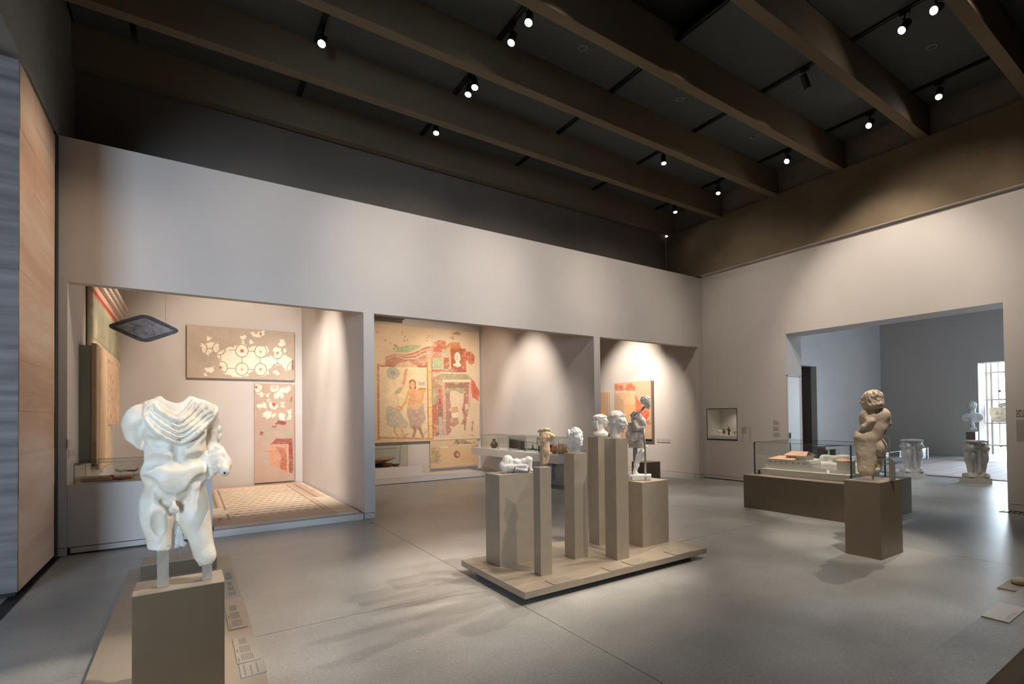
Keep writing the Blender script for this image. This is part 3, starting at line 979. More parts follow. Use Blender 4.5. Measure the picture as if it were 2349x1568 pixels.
class Vol:
    def __init__(s, lo, hi, vox):
        s.lo = np.array(lo, np.float32)
        s.v = vox
        s.n = np.ceil((np.array(hi) - s.lo) / vox).astype(int) + 1
        s.ax = [s.lo[i] + vox * np.arange(s.n[i], dtype=np.float32) for i in range(3)]
        s.f = np.full(s.n, 0.3, np.float32)

    def sub(s, lo, hi):
        a = np.clip(np.floor((np.array(lo) - s.lo) / s.v).astype(int), 0, s.n - 1)
        b = np.clip(np.ceil((np.array(hi) - s.lo) / s.v).astype(int) + 1, 1, s.n)
        if np.any(b <= a): return None
        sl = tuple(slice(a[i], b[i]) for i in range(3))
        X, Y, Z = np.meshgrid(*[s.ax[i][sl[i]] for i in range(3)], indexing='ij', sparse=True)
        return sl, X, Y, Z

    def mix(s, sl, d, k, op):
        g = s.f[sl]
        if op == 'u':
            if k > 0:
                h = np.clip(0.5 + 0.5 * (g - d) / k, 0, 1)
                s.f[sl] = g * (1 - h) + d * h - k * h * (1 - h)
            else: s.f[sl] = np.minimum(g, d)
        else:
            d = -d
            if k > 0:
                h = np.clip(0.5 - 0.5 * (g - d) / k, 0, 1)
                s.f[sl] = g * (1 - h) + d * h + k * h * (1 - h)
            else: s.f[sl] = np.maximum(g, d)

    def ell(s, c, r, k=0.02, op='u', rot=None):
        c = np.array(c, float)
        r = np.array(r, float)
        m = max(r) + k + 2 * s.v if rot is not None else r + k + 2 * s.v
        q = s.sub(c - m, c + m)
        if q is None: return
        sl, X, Y, Z = q
        X, Y, Z = X - c[0], Y - c[1], Z - c[2]
        if rot is not None:
            R = np.array(rot, float)
            X, Y, Z = R[0, 0] * X + R[1, 0] * Y + R[2, 0] * Z, R[0, 1] * X + R[1, 1] * Y + R[2, 1] * Z, R[0, 2] * X + R[1, 2] * Y + R[2, 2] * Z
        k0 = np.sqrt((X / r[0]) ** 2 + (Y / r[1]) ** 2 + (Z / r[2]) ** 2)
        k1 = np.sqrt((X / r[0] ** 2) ** 2 + (Y / r[1] ** 2) ** 2 + (Z / r[2] ** 2) ** 2)
        s.mix(sl, (k0 * (k0 - 1) / np.maximum(k1, 1e-6)).astype(np.float32), k, op)

    def cap(s, a, b, ra, rb=None, k=0.02, op='u', flat=None):
        rb = ra if rb is None else rb
        a, b = np.array(a, float), np.array(b, float)
        m = max(ra, rb) + k + 2 * s.v
        q = s.sub(np.minimum(a, b) - m, np.maximum(a, b) + m)
        if q is None: return
        sl, X, Y, Z = q
        d = b - a
        L = max(d @ d, 1e-9)
        X, Y, Z = X - a[0], Y - a[1], Z - a[2]
        t = np.clip((X * d[0] + Y * d[1] + Z * d[2]) / L, 0, 1)
        D = np.sqrt((X - t * d[0]) ** 2 + ((Y - t * d[1]) * (flat or 1)) ** 2 + (Z - t * d[2]) ** 2) - (ra + (rb - ra) * t)
        s.mix(sl, D.astype(np.float32), k, op)

    def path(s, pts, rs, k=0.01, op='u', flat=None):
        rs = rs if hasattr(rs, '__len__') else [rs] * len(pts)
        for a, b, r0, r1 in zip(pts, pts[1:], rs, rs[1:]): s.cap(a, b, r0, r1, k, op, flat)

    def boxs(s, c, h, k=0.01, op='u', rnd=0.005):
        c, h = np.array(c, float), np.array(h, float)
        m = h + k + 2 * s.v + rnd
        q = s.sub(c - m, c + m)
        if q is None: return
        sl, X, Y, Z = q
        dx, dy, dz = np.abs(X - c[0]) - h[0] + rnd, np.abs(Y - c[1]) - h[1] + rnd, np.abs(Z - c[2]) - h[2] + rnd
        D = np.sqrt(np.maximum(dx, 0) ** 2 + np.maximum(dy, 0) ** 2 + np.maximum(dz, 0) ** 2) + np.minimum(np.maximum(np.maximum(dx, dy), dz), 0) - rnd
        s.mix(sl, D.astype(np.float32), k, op)

    def plane(s, p, n, k=0.0):
        """cut away everything on the side n points to"""
        n = np.array(n, float)
        n /= np.linalg.norm(n)
        X, Y, Z = np.meshgrid(*s.ax, indexing='ij', sparse=True)
        d = ((X - p[0]) * n[0] + (Y - p[1]) * n[1] + (Z - p[2]) * n[2]).astype(np.float32)
        s.f = np.maximum(s.f, d) if k == 0 else s._smax(d, k)

    def _smax(s, d, k):
        h = np.clip(0.5 - 0.5 * (s.f - d) / k, 0, 1)
        return s.f * (1 - h) + d * h + k * h * (1 - h)

    def pts(s):
        X, Y, Z = np.meshgrid(*s.ax, indexing='ij')
        return X, Y, Z

    def rough(s, amp, freq, seed=0, octaves=3, mask=None, band=0.03):
        """displace near the surface with noise; mask(x,y,z) scales it"""
        idx = np.where(np.abs(s.f.ravel()) < band)[0]
        i, j, k = np.unravel_index(idx, s.n)
        P = np.stack([s.ax[0][i], s.ax[1][j], s.ax[2][k]], 1)
        a = amp if mask is None else amp * mask(P[:, 0], P[:, 1], P[:, 2])
        s.f.ravel()[idx] += a * noise3(P, freq, seed, octaves)

    def waves(s, fn, band=0.04):
        idx = np.where(np.abs(s.f.ravel()) < band)[0]
        i, j, k = np.unravel_index(idx, s.n)
        s.f.ravel()[idx] += fn(s.ax[0][i], s.ax[1][j], s.ax[2][k]).astype(np.float32)

    def blur(s, n=1):
        for _ in range(n):
            for ax in range(3):
                g = s.f.copy()
                a = [slice(None)] * 3
                lo, hi, md = list(a), list(a), list(a)
                lo[ax], hi[ax], md[ax] = slice(0, -2), slice(2, None), slice(1, -1)
                g[tuple(md)] = 0.25 * s.f[tuple(lo)] + 0.5 * s.f[tuple(md)] + 0.25 * s.f[tuple(hi)]
                s.f = g

    def front(s, x, z, side=-1):
        """y of the surface seen from -y (side -1) or +y at (x,z)"""
        i = int(np.clip(round((x - s.lo[0]) / s.v), 0, s.n[0] - 1))
        k = int(np.clip(round((z - s.lo[2]) / s.v), 0, s.n[2] - 1))
        c = np.where(s.f[i, :, k] < 0)[0]
        if len(c) == 0: return None
        return float(s.ax[1][c[0] if side < 0 else c[-1]])

    def mesh(s, name):
        f = s.f
        f[0], f[-1] = 1, 1
        f[:, 0], f[:, -1] = 1, 1
        f[:, :, 0], f[:, :, -1] = 1, 1
        ins = f < 0
        c = [ins[a:s.n[0] - 1 + a, b:s.n[1] - 1 + b, d:s.n[2] - 1 + d] for a in (0, 1) for b in (0, 1) for d in (0, 1)]
        cnt = sum(q.astype(np.int8) for q in c)
        act = (cnt > 0) & (cnt < 8)
        cells = np.argwhere(act)
        idx = np.full(act.shape, -1, np.int64)
        idx[act] = np.arange(len(cells))
        acc = np.zeros((len(cells), 3), np.float64)
        num = np.zeros(len(cells))
        i, j, k = cells.T
        for a0, a1 in [((x, y, 0), (x, y, 1)) for x in (0, 1) for y in (0, 1)] + [((x, 0, z), (x, 1, z)) for x in (0, 1) for z in (0, 1)] + [((0, y, z), (1, y, z)) for y in (0, 1) for z in (0, 1)]:
            v0 = f[i + a0[0], j + a0[1], k + a0[2]]
            v1 = f[i + a1[0], j + a1[1], k + a1[2]]
            m = (v0 < 0) != (v1 < 0)
            t = np.where(m, v0 / np.where(m, v0 - v1, 1), 0)
            for ax in range(3):
                acc[:, ax] += np.where(m, a0[ax] + t * (a1[ax] - a0[ax]), 0)
            num += m
        vs = (cells + acc / num[:, None]) * s.v + s.lo
        quads = []
        for ax in range(3):
            sl0 = [slice(None)] * 3
            sl1 = [slice(None)] * 3
            sl0[ax], sl1[ax] = slice(0, -1), slice(1, None)
            A, B = ins[tuple(sl0)], ins[tuple(sl1)]
            e = np.argwhere(A != B)
            o1, o2 = [q for q in range(3) if q != ax]
            e = e[(e[:, o1] > 0) & (e[:, o2] > 0) & (e[:, o1] < s.n[o1] - 1) & (e[:, o2] < s.n[o2] - 1)]
            flip = A[tuple(e.T)]
            def cell(d1, d2):
                q = e.copy()
                q[:, o1] -= d1
                q[:, o2] -= d2
                return idx[tuple(q.T)]
            q = np.stack([cell(1, 1), cell(0, 1), cell(0, 0), cell(1, 0)], 1)
            if ax == 1: flip = ~flip
            q[~flip] = q[~flip][:, ::-1]
            quads.append(q)
        q = np.concatenate(quads)
        me = bpy.data.meshes.new(name)
        me.vertices.add(len(vs))
        me.vertices.foreach_set('co', vs.astype(np.float32).ravel())
        me.loops.add(q.size)
        me.polygons.add(len(q))
        me.loops.foreach_set('vertex_index', q.ravel().astype(np.int32))
        me.polygons.foreach_set('loop_start', (np.arange(len(q)) * 4).astype(np.int32))
        me.update(calc_edges=True)
        me.shade_smooth()
        return me


def spline(pts, n=8):
    """Catmull-Rom through points"""
    p = [np.array(q, float) for q in pts]
    p = [2 * p[0] - p[1]] + p + [2 * p[-1] - p[-2]]
    out = []
    for i in range(1, len(p) - 2):
        for t in np.linspace(0, 1, n, endpoint=False):
            a, b, c, d = p[i - 1], p[i], p[i + 1], p[i + 2]
            out.append(0.5 * (2 * b + (c - a) * t + (2 * a - 5 * b + 4 * c - d) * t * t + (3 * b - a - 3 * c + d) * t ** 3))
    out.append(p[-2])
    return out


def rotm(ax, deg):
    return np.array(Matrix.Rotation(math.radians(deg), 3, ax))

# ------------------------------------------------------------------ the headless male torso in a cloak
def build_torso():
    S = 1425.0
    def X(a): return (a - 545) / S
    def Z(b): return (1548 - b) / S
    def P(a, b, y=0.0): return (X(a), y, Z(b))
    v = Vol((-0.36, -0.22, 0.02), (0.36, 0.20, 1.06), 0.0048)
    # trunk
    v.ell(P(535, 330, 0.0), (0.172, 0.108, 0.135), 0.03)
    v.ell(P(560, 500, -0.005), (0.160, 0.105, 0.12), 0.05)
    v.ell(P(545, 640, -0.01), (0.170, 0.108, 0.10), 0.05)
    v.ell(P(532, 745, -0.012), (0.160, 0.106, 0.088), 0.04)
    v.ell(P(525, 850, 0.01), (0.160, 0.112, 0.09), 0.04)
    # buttocks
    v.ell(P(430, 880, 0.06), (0.09, 0.075, 0.085), 0.04)
    v.ell(P(660, 880, 0.06), (0.09, 0.075, 0.085), 0.04)
    # shoulders and neck stump
    v.ell(P(250, 265, 0.0), (0.070, 0.072, 0.075), 0.05)
    v.ell(P(800, 250, 0.01), (0.066, 0.070, 0.072), 0.05)
    v.cap(P(300, 215, 0.0), P(430, 160, 0.01), 0.05, 0.06, 0.05)
    v.cap(P(780, 215, 0.0), P(660, 150, 0.01), 0.05, 0.055, 0.05)
    v.ell(P(545, 175, 0.02), (0.085, 0.075, 0.05), 0.04)
    # right arm stump (viewer's left), broken below the shoulder
    v.cap(P(225, 300, 0.0), P(238, 455, 0.01), 0.062, 0.047, 0.03)
    v.plane_cut = None
    # pectorals and ribcage
    v.ell(P(415, 375, -0.070), (0.085, 0.045, 0.060), 0.025)
    v.ell(P(675, 375, -0.070), (0.085, 0.045, 0.060), 0.025)
    v.ell(P(556, 530, -0.082), (0.125, 0.030, 0.052), 0.04)
    v.ell(P(370, 520, -0.045), (0.05, 0.045, 0.07), 0.03)
    # belly
    v.ell(P(548, 650, -0.085), (0.115, 0.030, 0.060), 0.05)
    v.ell(P(548, 765, -0.090), (0.118, 0.034, 0.070), 0.05)
    # iliac crests
    v.ell(P(338, 665, -0.02), (0.045, 0.065, 0.045), 0.04)
    v.ell(P(742, 700, -0.02), (0.040, 0.065, 0.042), 0.04)
    # thighs
    v.cap(P(405, 900, -0.005), P(432, 1235, -0.015), 0.098, 0.076, 0.03)
    v.ell(P(395, 990, -0.02), (0.088, 0.095, 0.12), 0.03)
    v.cap(P(675, 900, -0.005), P(768, 1330, -0.035), 0.090, 0.062, 0.03)
    v.ell(P(682, 1020, -0.02), (0.084, 0.092, 0.13), 0.03)
    v.ell(P(795, 1360, -0.062), (0.050, 0.045, 0.052), 0.025)
    v.cap(P(770, 1330, -0.02), P(785, 1400, 0.0), 0.060, 0.048, 0.02)
    v.blur(5)
    # grooves: rib arch, linea alba, groin, pectoral line
    def groove(pts, r, dep, k=0.012):
        q = spline(pts, 6)
        o = []
        for a, b in [(t[0], t[1]) for t in q]:
            y = v.front(X(a), Z(b))
            if y is not None: o.append((X(a), y - r + dep, Z(b)))
        for a, b in zip(o, o[1:]): v.cap(a, b, r, r, k, 's')
    groove([(318, 590), (400, 575), (480, 592), (556, 600), (640, 590), (700, 575), (765, 570)], 0.024, 0.004, 0.025)
    groove([(556, 455), (560, 520), (558, 580)], 0.022, 0.0012, 0.03)
    groove([(300, 715), (370, 755), (405, 815), (455, 862), (520, 872)], 0.020, 0.008, 0.020)
    groove([(770, 735), (700, 762), (665, 820), (625, 858), (570, 872)], 0.020, 0.008, 0.020)
    groove([(330, 405), (380, 432), (440, 440)], 0.016, 0.007)
    groove([(660, 430), (720, 420), (765, 380)], 0.016, 0.007)
    groove([(395, 1000), (400, 1060), (415, 1110)], 0.02, 0.003, 0.03)
    # gap between the thighs and beneath the groin
    v.cap(P(553, 1010, -0.12), P(556, 1300, -0.12), 0.016, 0.035, 0.03, 's')
    v.cap(P(553, 1010, 0.12), P(556, 1300, 0.12), 0.016, 0.035, 0.03, 's')
    v.cap(P(553, 1040, 0.0), P(556, 1300, 0.0), 0.012, 0.034, 0.02, 's')
    groove([(440, 880), (490, 920), (520, 985)], 0.012, 0.010)
    groove([(640, 870), (590, 920), (562, 985)], 0.012, 0.010)
    # genitals
    v.ell(P(515, 950, -0.125), (0.018, 0.018, 0.022), 0.008)
    v.ell(P(545, 952, -0.125), (0.018, 0.018, 0.022), 0.008)
    v.cap(P(530, 895, -0.118), P(530, 935, -0.142), 0.012, 0.013, 0.006)
    # navel
    y = v.front(X(560), Z(668))
    v.ell((X(560), y, Z(668)), (0.007, 0.010, 0.004), 0.004, 's')
    v.blur(2)
    # cloak: layer over the chest and shoulders
    b0 = v.f.copy()
    XX, YY, ZZ = v.pts()
    ax_ = XX * S + 545
    bz = 1548 - ZZ * S
    low = np.interp(ax_.ravel(), [290, 320, 400, 480, 560, 600, 660, 720, 780, 840, 900], [215, 290, 375, 420, 440, 442, 420, 385, 330, 285, 215]).reshape(ax_.shape)
    upl = np.interp(ax_.ravel(), [290, 305, 360, 430, 500, 545, 600, 640, 670, 760, 900], [120, 110, 100, 165, 215, 240, 200, 150, 90, 90, 110]).reshape(ax_.shape)
    m = np.clip((low - bz) / 10, 0, 1) * np.clip((bz - upl) / 10, 0, 1) * np.clip((ax_ - 298) / 8, 0, 1) * np.clip((905 - ax_) / 10, 0, 1)
    v.f -= (m * 0.009).astype(np.float32)
    del XX, YY, ZZ, ax_, bz, low, upl, m
    def fold(pts, r, lift=0.3, k=0.010):
        q = spline(pts, 7)
        n = len(q)
        o, rs = [], []
        for i, t in enumerate(q):
            y = v.front(X(t[0]), Z(t[1]))
            if y is None: continue
            o.append((X(t[0]), y + r * (1 - 2 * lift), Z(t[1])))
            rs.append(r * (0.55 + 0.45 * math.sin(math.pi * (i + 0.6) / (n + 0.2))))
        if len(o) > 1: v.path(o, rs, k)
    folds = [
        [(328, 150), (318, 235), (372, 325), (470, 400), (560, 434), (606, 434), (690, 388), (775, 315), (862, 235)],
        [(338, 143), (334, 225), (400, 305), (500, 370), (572, 398), (620, 386), (700, 330), (780, 268), (850, 218)],
        [(350, 136), (352, 210), (425, 280), (515, 338), (578, 362), (630, 340), (712, 280), (770, 228), (820, 190)],
        [(362, 130), (376, 195), (445, 250), (530, 300), (580, 316), (628, 292), (690, 240), (745, 185), (790, 152)],
        [(374, 124), (402, 180), (470, 228), (540, 268), (582, 276), (622, 250), (672, 205), (712, 150), (738, 122)],
        [(392, 118), (436, 168), (500, 210), (556, 238), (590, 226), (634, 180), (664, 140), (690, 110)],
    ]
    thin = [
        [(690, 345), (760, 278), (838, 210), (882, 196)], [(640, 405), (720, 352), (795, 285), (874, 218)],
        [(352, 300), (420, 366), (500, 410)], [(470, 345), (545, 386), (600, 392)], [(520, 250), (575, 258), (600, 248)],
        [(650, 300), (720, 240), (760, 190), (772, 140)], [(600, 330), (660, 275), (720, 210)],
        [(410, 200), (450, 236), (500, 258)],
    ]
    for i, fo in enumerate(folds):
        fold(fo, (0.0165, 0.012, 0.0155, 0.0115, 0.015, 0.012)[i], 0.42, 0.005)
    for fo in thin: fold(fo, 0.0075, 0.4, 0.003)
    # folds hanging over the left shoulder
    for i, x0 in enumerate((700, 740, 785, 825, 865)):
        fold([(x0, 105 + 12 * i), (x0 + 10, 150 + 10 * i), (x0 - 25, 215 + 8 * i)], 0.012, 0.4, 0.003)
    for fa, fb in zip(folds[:4], folds[1:5]):
        qa, qb = spline(fa, 8), spline(fb, 8)
        n = min(len(qa), len(qb))
        mid = [(0.5 * (qa[int(i * (len(qa) - 1) / (n - 1))] + qb[int(i * (len(qb) - 1) / (n - 1))])) for i in range(2, n - 2)]
        pr = None
        for t in mid:
            y = v.front(X(t[0]), Z(t[1]))
            if y is None: continue
            p = (X(t[0]), y - 0.001, Z(t[1]))
            if pr is not None: v.cap(pr, p, 0.0055, 0.0055, 0.004, 's')
            pr = p
    v.blur(1)
    # hollow of the missing neck
    v.ell(P(540, 120, 0.02), (0.085, 0.060, 0.060), 0.012, 's')
    # left arm: upper arm, forearm towards the viewer wrapped in the cloak
    v.cap(P(840, 255, 0.015), P(838, 480, 0.03), 0.046, 0.042, 0.02)
    v.ell(P(838, 400, 0.03), (0.044, 0.05, 0.07), 0.02)
    v.ell(P(905, 345, 0.0), (0.012, 0.018, 0.02), 0.008)
    v.ell(P(908, 405, 0.0), (0.012, 0.018, 0.022), 0.008)
    v.cap(P(850, 510, 0.03), P(925, 640, -0.10), 0.050, 0.046, 0.02)
    v.cap(P(925, 640, -0.08), P(925, 672, -0.165), 0.034, 0.031, 0.01)
    y = -0.20
    v.cap(P(926, 690, y - 0.02), P(926, 690, y + 0.05), 0.0075, 0.0075, 0.002, 's')
    bund = [[(790, 545), (850, 520), (925, 500), (965, 560), (985, 640)], [(785, 560), (850, 560), (910, 545), (950, 590), (970, 650)],
            [(782, 580), (850, 600), (900, 585), (925, 610)], [(795, 530), (860, 495), (920, 520), (940, 560)],
            [(778, 620), (830, 640), (880, 610), (900, 600)], [(776, 660), (830, 665), (890, 615)],
            [(772, 700), (820, 700), (870, 650), (898, 610)], [(770, 735), (815, 735), (860, 690), (895, 620)], [(770, 690), (780, 640), (785, 560)]]
    v.cap(P(785, 570, -0.02), P(780, 735, -0.01), 0.028, 0.016, 0.015)
    v.cap(P(835, 600, -0.03), P(800, 725, -0.025), 0.034, 0.014, 0.015)
    for q in bund: fold(q, 0.0125, 0.25, 0.003)
    for q in bund[4:8]: fold([(a_ + 6, b_ - 18) for a_, b_ in q], 0.007, 0.3, 0.003)
    # breaks
    v.plane(P(250, 455, 0.0), (-0.28, -0.10, -1.0), 0) if False else None
    XX, YY, ZZ = v.pts()
    arm = (XX < X(300)) & (ZZ < Z(330)) & (ZZ > Z(560))
    d = (-(ZZ - Z(470)) * 0.85 - (XX - X(245)) * 0.62 - YY * 0.15 - 0.0)
    v.f = np.where(arm, np.maximum(v.f, d), v.f).astype(np.float32)
    leg = (XX < X(552)) & (ZZ < Z(1150))
    d = (-(ZZ - Z(1272)) - (XX - X(440)) * 0.12 - YY * 0.1)
    v.f = np.where(leg, np.maximum(v.f, d), v.f).astype(np.float32)
    leg = (XX > X(560)) & (ZZ < Z(1250))
    d = (-(ZZ - Z(1445)) - YY * 0.2)
    v.f = np.where(leg, np.maximum(v.f, d), v.f).astype(np.float32)
    del XX, YY, ZZ, arm, leg, d
    v.rough(0.0035, 14, 3, 3)
    v.rough(0.004, 45, 5, 2, lambda x, y, z: ((z < Z(1230)) & (x < 0)) | ((z < Z(460)) & (x < X(290)) & (z > Z(520))))
    me = v.mesh('torso')
    co = np.empty(len(me.vertices) * 3, np.float32)
    me.vertices.foreach_get('co', co)
    co = co.reshape(-1, 3)
    co[:, 0] *= 0.79
    co[:, 1] *= 0.9
    co[:, 2] *= 0.985
    me.vertices.foreach_set('co', co.ravel())
    me.update()
    return me


TX, TYc, TZ = -0.063, 3.615, 0.67
t = thing('torso_statue', 'headless marble male torso with draped cloak and bundled forearm, left foreground', 'statue', (TX, TYc, TZ), math.radians(1))
o = link('torso', build_torso(), M['marble'], t)
SQ = 1425.0
def txz(a, b): return ((a - 545) / SQ * 0.79, (1548 - b) / SQ)
for a0, a1, b1 in ((403, 492, 1290), (752, 832, 1440)):
    x0, z0 = txz(a0, 1548)
    x1, z1 = txz(a1, b1 - 45)
    box('support_post', x0, x1, -0.055, -0.010, 0.0008, z1, M['bronze'], t, 0.001)

# ------------------------------------------------------------------ carved heads, fragments and figures
class Frame:
    """places primitives given in a head's own frame (face towards -y, chin at z=0, crown at z=1)"""
    def __init__(s, v, o, size, yaw=0, pitch=0, tilt=0):
        s.v, s.o, s.s = v, np.array(o, float), size
        s.R = rotm('Z', yaw) @ rotm('Y', tilt) @ rotm('X', pitch)

    def p(s, c): return s.o + s.s * (s.R @ np.array(c, float))

    def ell(s, c, r, k=0.1, op='u'): s.v.ell(s.p(c), np.array(r) * s.s, k * s.s, op, s.R)

    def cap(s, a, b, ra, rb=None, k=0.08, op='u'): s.v.cap(s.p(a), s.p(b), ra * s.s, (ra if rb is None else rb) * s.s, k * s.s, op)

    def path(s, q, r, k=0.04, op='u'): s.v.path([s.p(a) for a in q], (np.array(r) * s.s).tolist() if hasattr(r, '__len__') else r * s.s, k * s.s, op)


def carve_head(F, hair='curls', neck=0.45, wreath=False, face=True, seed=1, nr=0.21, lim=0.10):
    F.ell((0, 0.09, 0.63), (0.335, 0.42, 0.365), 0.05)
    F.ell((0, -0.10, 0.36), (0.255, 0.27, 0.33), 0.15)
    F.ell((0, -0.27, 0.07), (0.10, 0.09, 0.085), 0.12)
    if neck: F.cap((0, 0.10, 0.28), (0, 0.14, -neck), nr, nr * 1.12, 0.10)
    if face:
        F.ell((-0.15, -0.25, 0.37), (0.09, 0.09, 0.10), 0.08)
        F.ell((0.15, -0.25, 0.37), (0.09, 0.09, 0.10), 0.08)
        F.cap((-0.20, -0.26, 0.60), (0.20, -0.26, 0.60), 0.07, None, 0.07)
        for sx in (-1, 1):
            F.ell((sx * 0.13, -0.37, 0.52), (0.085, 0.075, 0.06), 0.05, 's')
            F.ell((sx * 0.13, -0.30, 0.515), (0.07, 0.065, 0.045), 0.01)
            F.path([(sx * 0.05, -0.365, 0.53), (sx * 0.13, -0.375, 0.565), (sx * 0.215, -0.32, 0.53)], 0.020, 0.015)
            F.path([(sx * 0.06, -0.36, 0.50), (sx * 0.13, -0.365, 0.475), (sx * 0.21, -0.32, 0.50)], 0.014, 0.015)
            F.ell((sx * 0.325, 0.06, 0.47), (0.045, 0.09, 0.12), 0.03)
        F.cap((0, -0.36, 0.60), (0, -0.49, 0.375), 0.035, 0.055, 0.05)
        F.ell((-0.05, -0.40, 0.355), (0.04, 0.05, 0.035), 0.03)
        F.ell((0.05, -0.40, 0.355), (0.04, 0.05, 0.035), 0.03)
        F.path([(-0.10, -0.345, 0.235), (-0.03, -0.405, 0.255), (0, -0.40, 0.248), (0.03, -0.405, 0.255), (0.10, -0.345, 0.235)], 0.026, 0.02)
        F.path([(-0.085, -0.345, 0.205), (0, -0.395, 0.19), (0.085, -0.345, 0.205)], 0.030, 0.02)
        F.path([(-0.11, -0.375, 0.222), (0, -0.432, 0.222), (0.11, -0.375, 0.222)], 0.010, 0.01, 's')
        F.cap((-0.08, -0.37, 0.14), (0.08, -0.37, 0.14), 0.03, None, 0.05, 's')
    r = random.Random(seed)
    if hair:
        n = 0
        tries = 0
        while n < 170 and tries < 2000:
            tries += 1
            a = r.uniform(0, 2 * math.pi)
            u = r.uniform(-0.75, 1)
            w = math.sqrt(1 - u * u)
            d = (w * math.sin(a), -w * math.cos(a), u)
            c = (d[0] * 0.335, 0.09 + d[1] * 0.42, 0.63 + d[2] * 0.365)
            if c[1] < -0.10 - (c[2] - 0.74) * 0.5 and c[2] < 0.80: continue
            if c[2] < 0.66 and c[1] < lim: continue
            if hair == 'curls':
                e = r.uniform(0.045, 0.075)
                F.ell(c, (e, e, e), 0.022)
                F.ell((c[0] * 1.13, 0.09 + (c[1] - 0.09) * 1.13, 0.63 + (c[2] - 0.63) * 1.13), (e * .3, e * .3, e * .3), 0.01, 's')
            else:
                # wavy locks running down the skull
                q = []
                for j in range(4):
                    f = j / 3
                    b = (u - f * 0.42)
                    ww = math.sqrt(max(0.05, 1 - b * b))
                    aa = a + 0.16 * math.sin(5 * f + n)
                    g = 1.03
                    q.append((ww * math.sin(aa) * 0.335 * g, 0.09 - ww * math.cos(aa) * 0.42 * g, 0.63 + b * 0.365 * g))
                F.path(q, [0.025, 0.045, 0.045, 0.02], 0.02)
            n += 1
    if wreath:
        for j in range(26):
            a = -1.9 + 3.8 * j / 25
            tilt = 0.06 * math.cos(a)
            c = np.array((math.sin(a) * 0.345, 0.10 - math.cos(a) * 0.425, 0.77 + tilt))
            for s_ in (-1, 1):
                e = c + np.array((math.cos(a) * 0.085, math.sin(a) * 0.085, s_ * r.uniform(0.02, 0.05)))
                F.cap(c, e, 0.010, r.uniform(0.014, 0.024), 0.006)



def statue(name, label, cat, loc, rz, me, m, part='carving'):
    t = thing(name, label, cat, loc, rz)
    link(part, me, m, t)
    return t


# ---- large wreathed head on the tallest front pedestal
v = Vol((-0.14, -0.17, -0.01), (0.18, 0.17, 0.31), 0.0027)
F = Frame(v, (0.018, 0.0, 0.066), 0.212, 62, 4)
carve_head(F, None, 0.0, True, seed=3)
F.ell((0, 0.11, 0.66), (0.35, 0.43, 0.365), 0.05)
v.rough(0.004, 30, 6, 3, lambda x, y, z: (z > 0.20) | (x < -0.02))
v.cap((0.0, 0.0, 0.12), (-0.005, 0.0, 0.02), 0.046, 0.052, 0.02)
v.ell((-0.05, 0.0, 0.135), (0.030, 0.030, 0.030), 0.012)
v.ell((-0.062, 0.0, 0.10), (0.022, 0.026, 0.035), 0.010)
v.boxs((0.0, 0.0, -0.012), (0.2, 0.2, 0.018), 0.004, 's')
v.rough(0.0015, 60, 11, 2)
statue('wreathed_head', 'large white marble head with a leaf wreath facing right, on the tallest front pedestal', 'sculpture', (3.483, 4.05, 1.3185), -0.710, v.mesh('wreathed_head'), M['marble_w'], 'head')

# ---- single weathered head on its square post
v = Vol((-0.13, -0.14, 0.05), (0.12, 0.14, 0.29), 0.0026)
F = Frame(v, (0.040, 0.0, 0.078), 0.178, 22, 6, -14)
carve_head(F, 'curls', 0.0, False, seed=9)
v.cap((-0.030, 0.03, 0.11), (-0.045, 0.03, 0.060), 0.030, 0.026, 0.02)
v.ell((0.005, 0.0, 0.245), (0.035, 0.04, 0.022), 0.012)
v.ell((-0.062, 0.0, 0.195), (0.022, 0.05, 0.05), 0.015)
v.rough(0.005, 28, 4, 3)
t = statue('weathered_head', 'small weathered white head tilted on a square post', 'sculpture', (3.18, 4.345, 1.1715), -0.632, v.mesh('weathered_head'), M['plaster'], 'head')
box('post', 0.0, 0.055, -0.028, 0.028, 0.0005, 0.10, M['bronze'], t)

# ---- two-faced herm
v = Vol((-0.11, -0.10, -0.005), (0.13, 0.10, 0.27), 0.0024)
F1 = Frame(v, (0.038, 0.0, 0.112), 0.140, 72, 0)
F2 = Frame(v, (-0.016, 0.0, 0.112), 0.140, -108, 0)
carve_head(F1, 'curls', 0.0, False, seed=5)
carve_head(F2, 'curls', 0.0, False, seed=6)
v.ell((0.005, 0.0, 0.225), (0.082, 0.058, 0.028), 0.012)
v.cap((0.01, 0, 0.14), (0.01, 0, 0.06), 0.042, 0.050, 0.02)
v.ell((0.012, 0, 0.030), (0.088, 0.075, 0.052), 0.02)
v.cap((-0.06, 0.0, 0.17), (-0.035, 0.0, 0.09), 0.016, 0.014, 0.01)
v.cap((-0.03, -0.045, 0.16), (-0.02, -0.045, 0.09), 0.012, 0.010, 0.01)
v.cap((0.045, -0.06, 0.035), (0.045, -0.09, 0.0), 0.006, 0.010, 0.006, 's')
v.cap((0.072, -0.05, 0.035), (0.072, -0.08, 0.0), 0.006, 0.010, 0.006, 's')
v.boxs((0.0, 0.0, -0.02), (0.2, 0.2, 0.0215), 0.003, 's')
v.rough(0.0022, 45, 8, 3)
statue('double_herm', 'small two-faced white marble herm bust on the tall rear pedestal', 'sculpture', (3.736, 4.63, 1.3105), -0.679, v.mesh('double_herm'), M['marble_w'], 'bust')

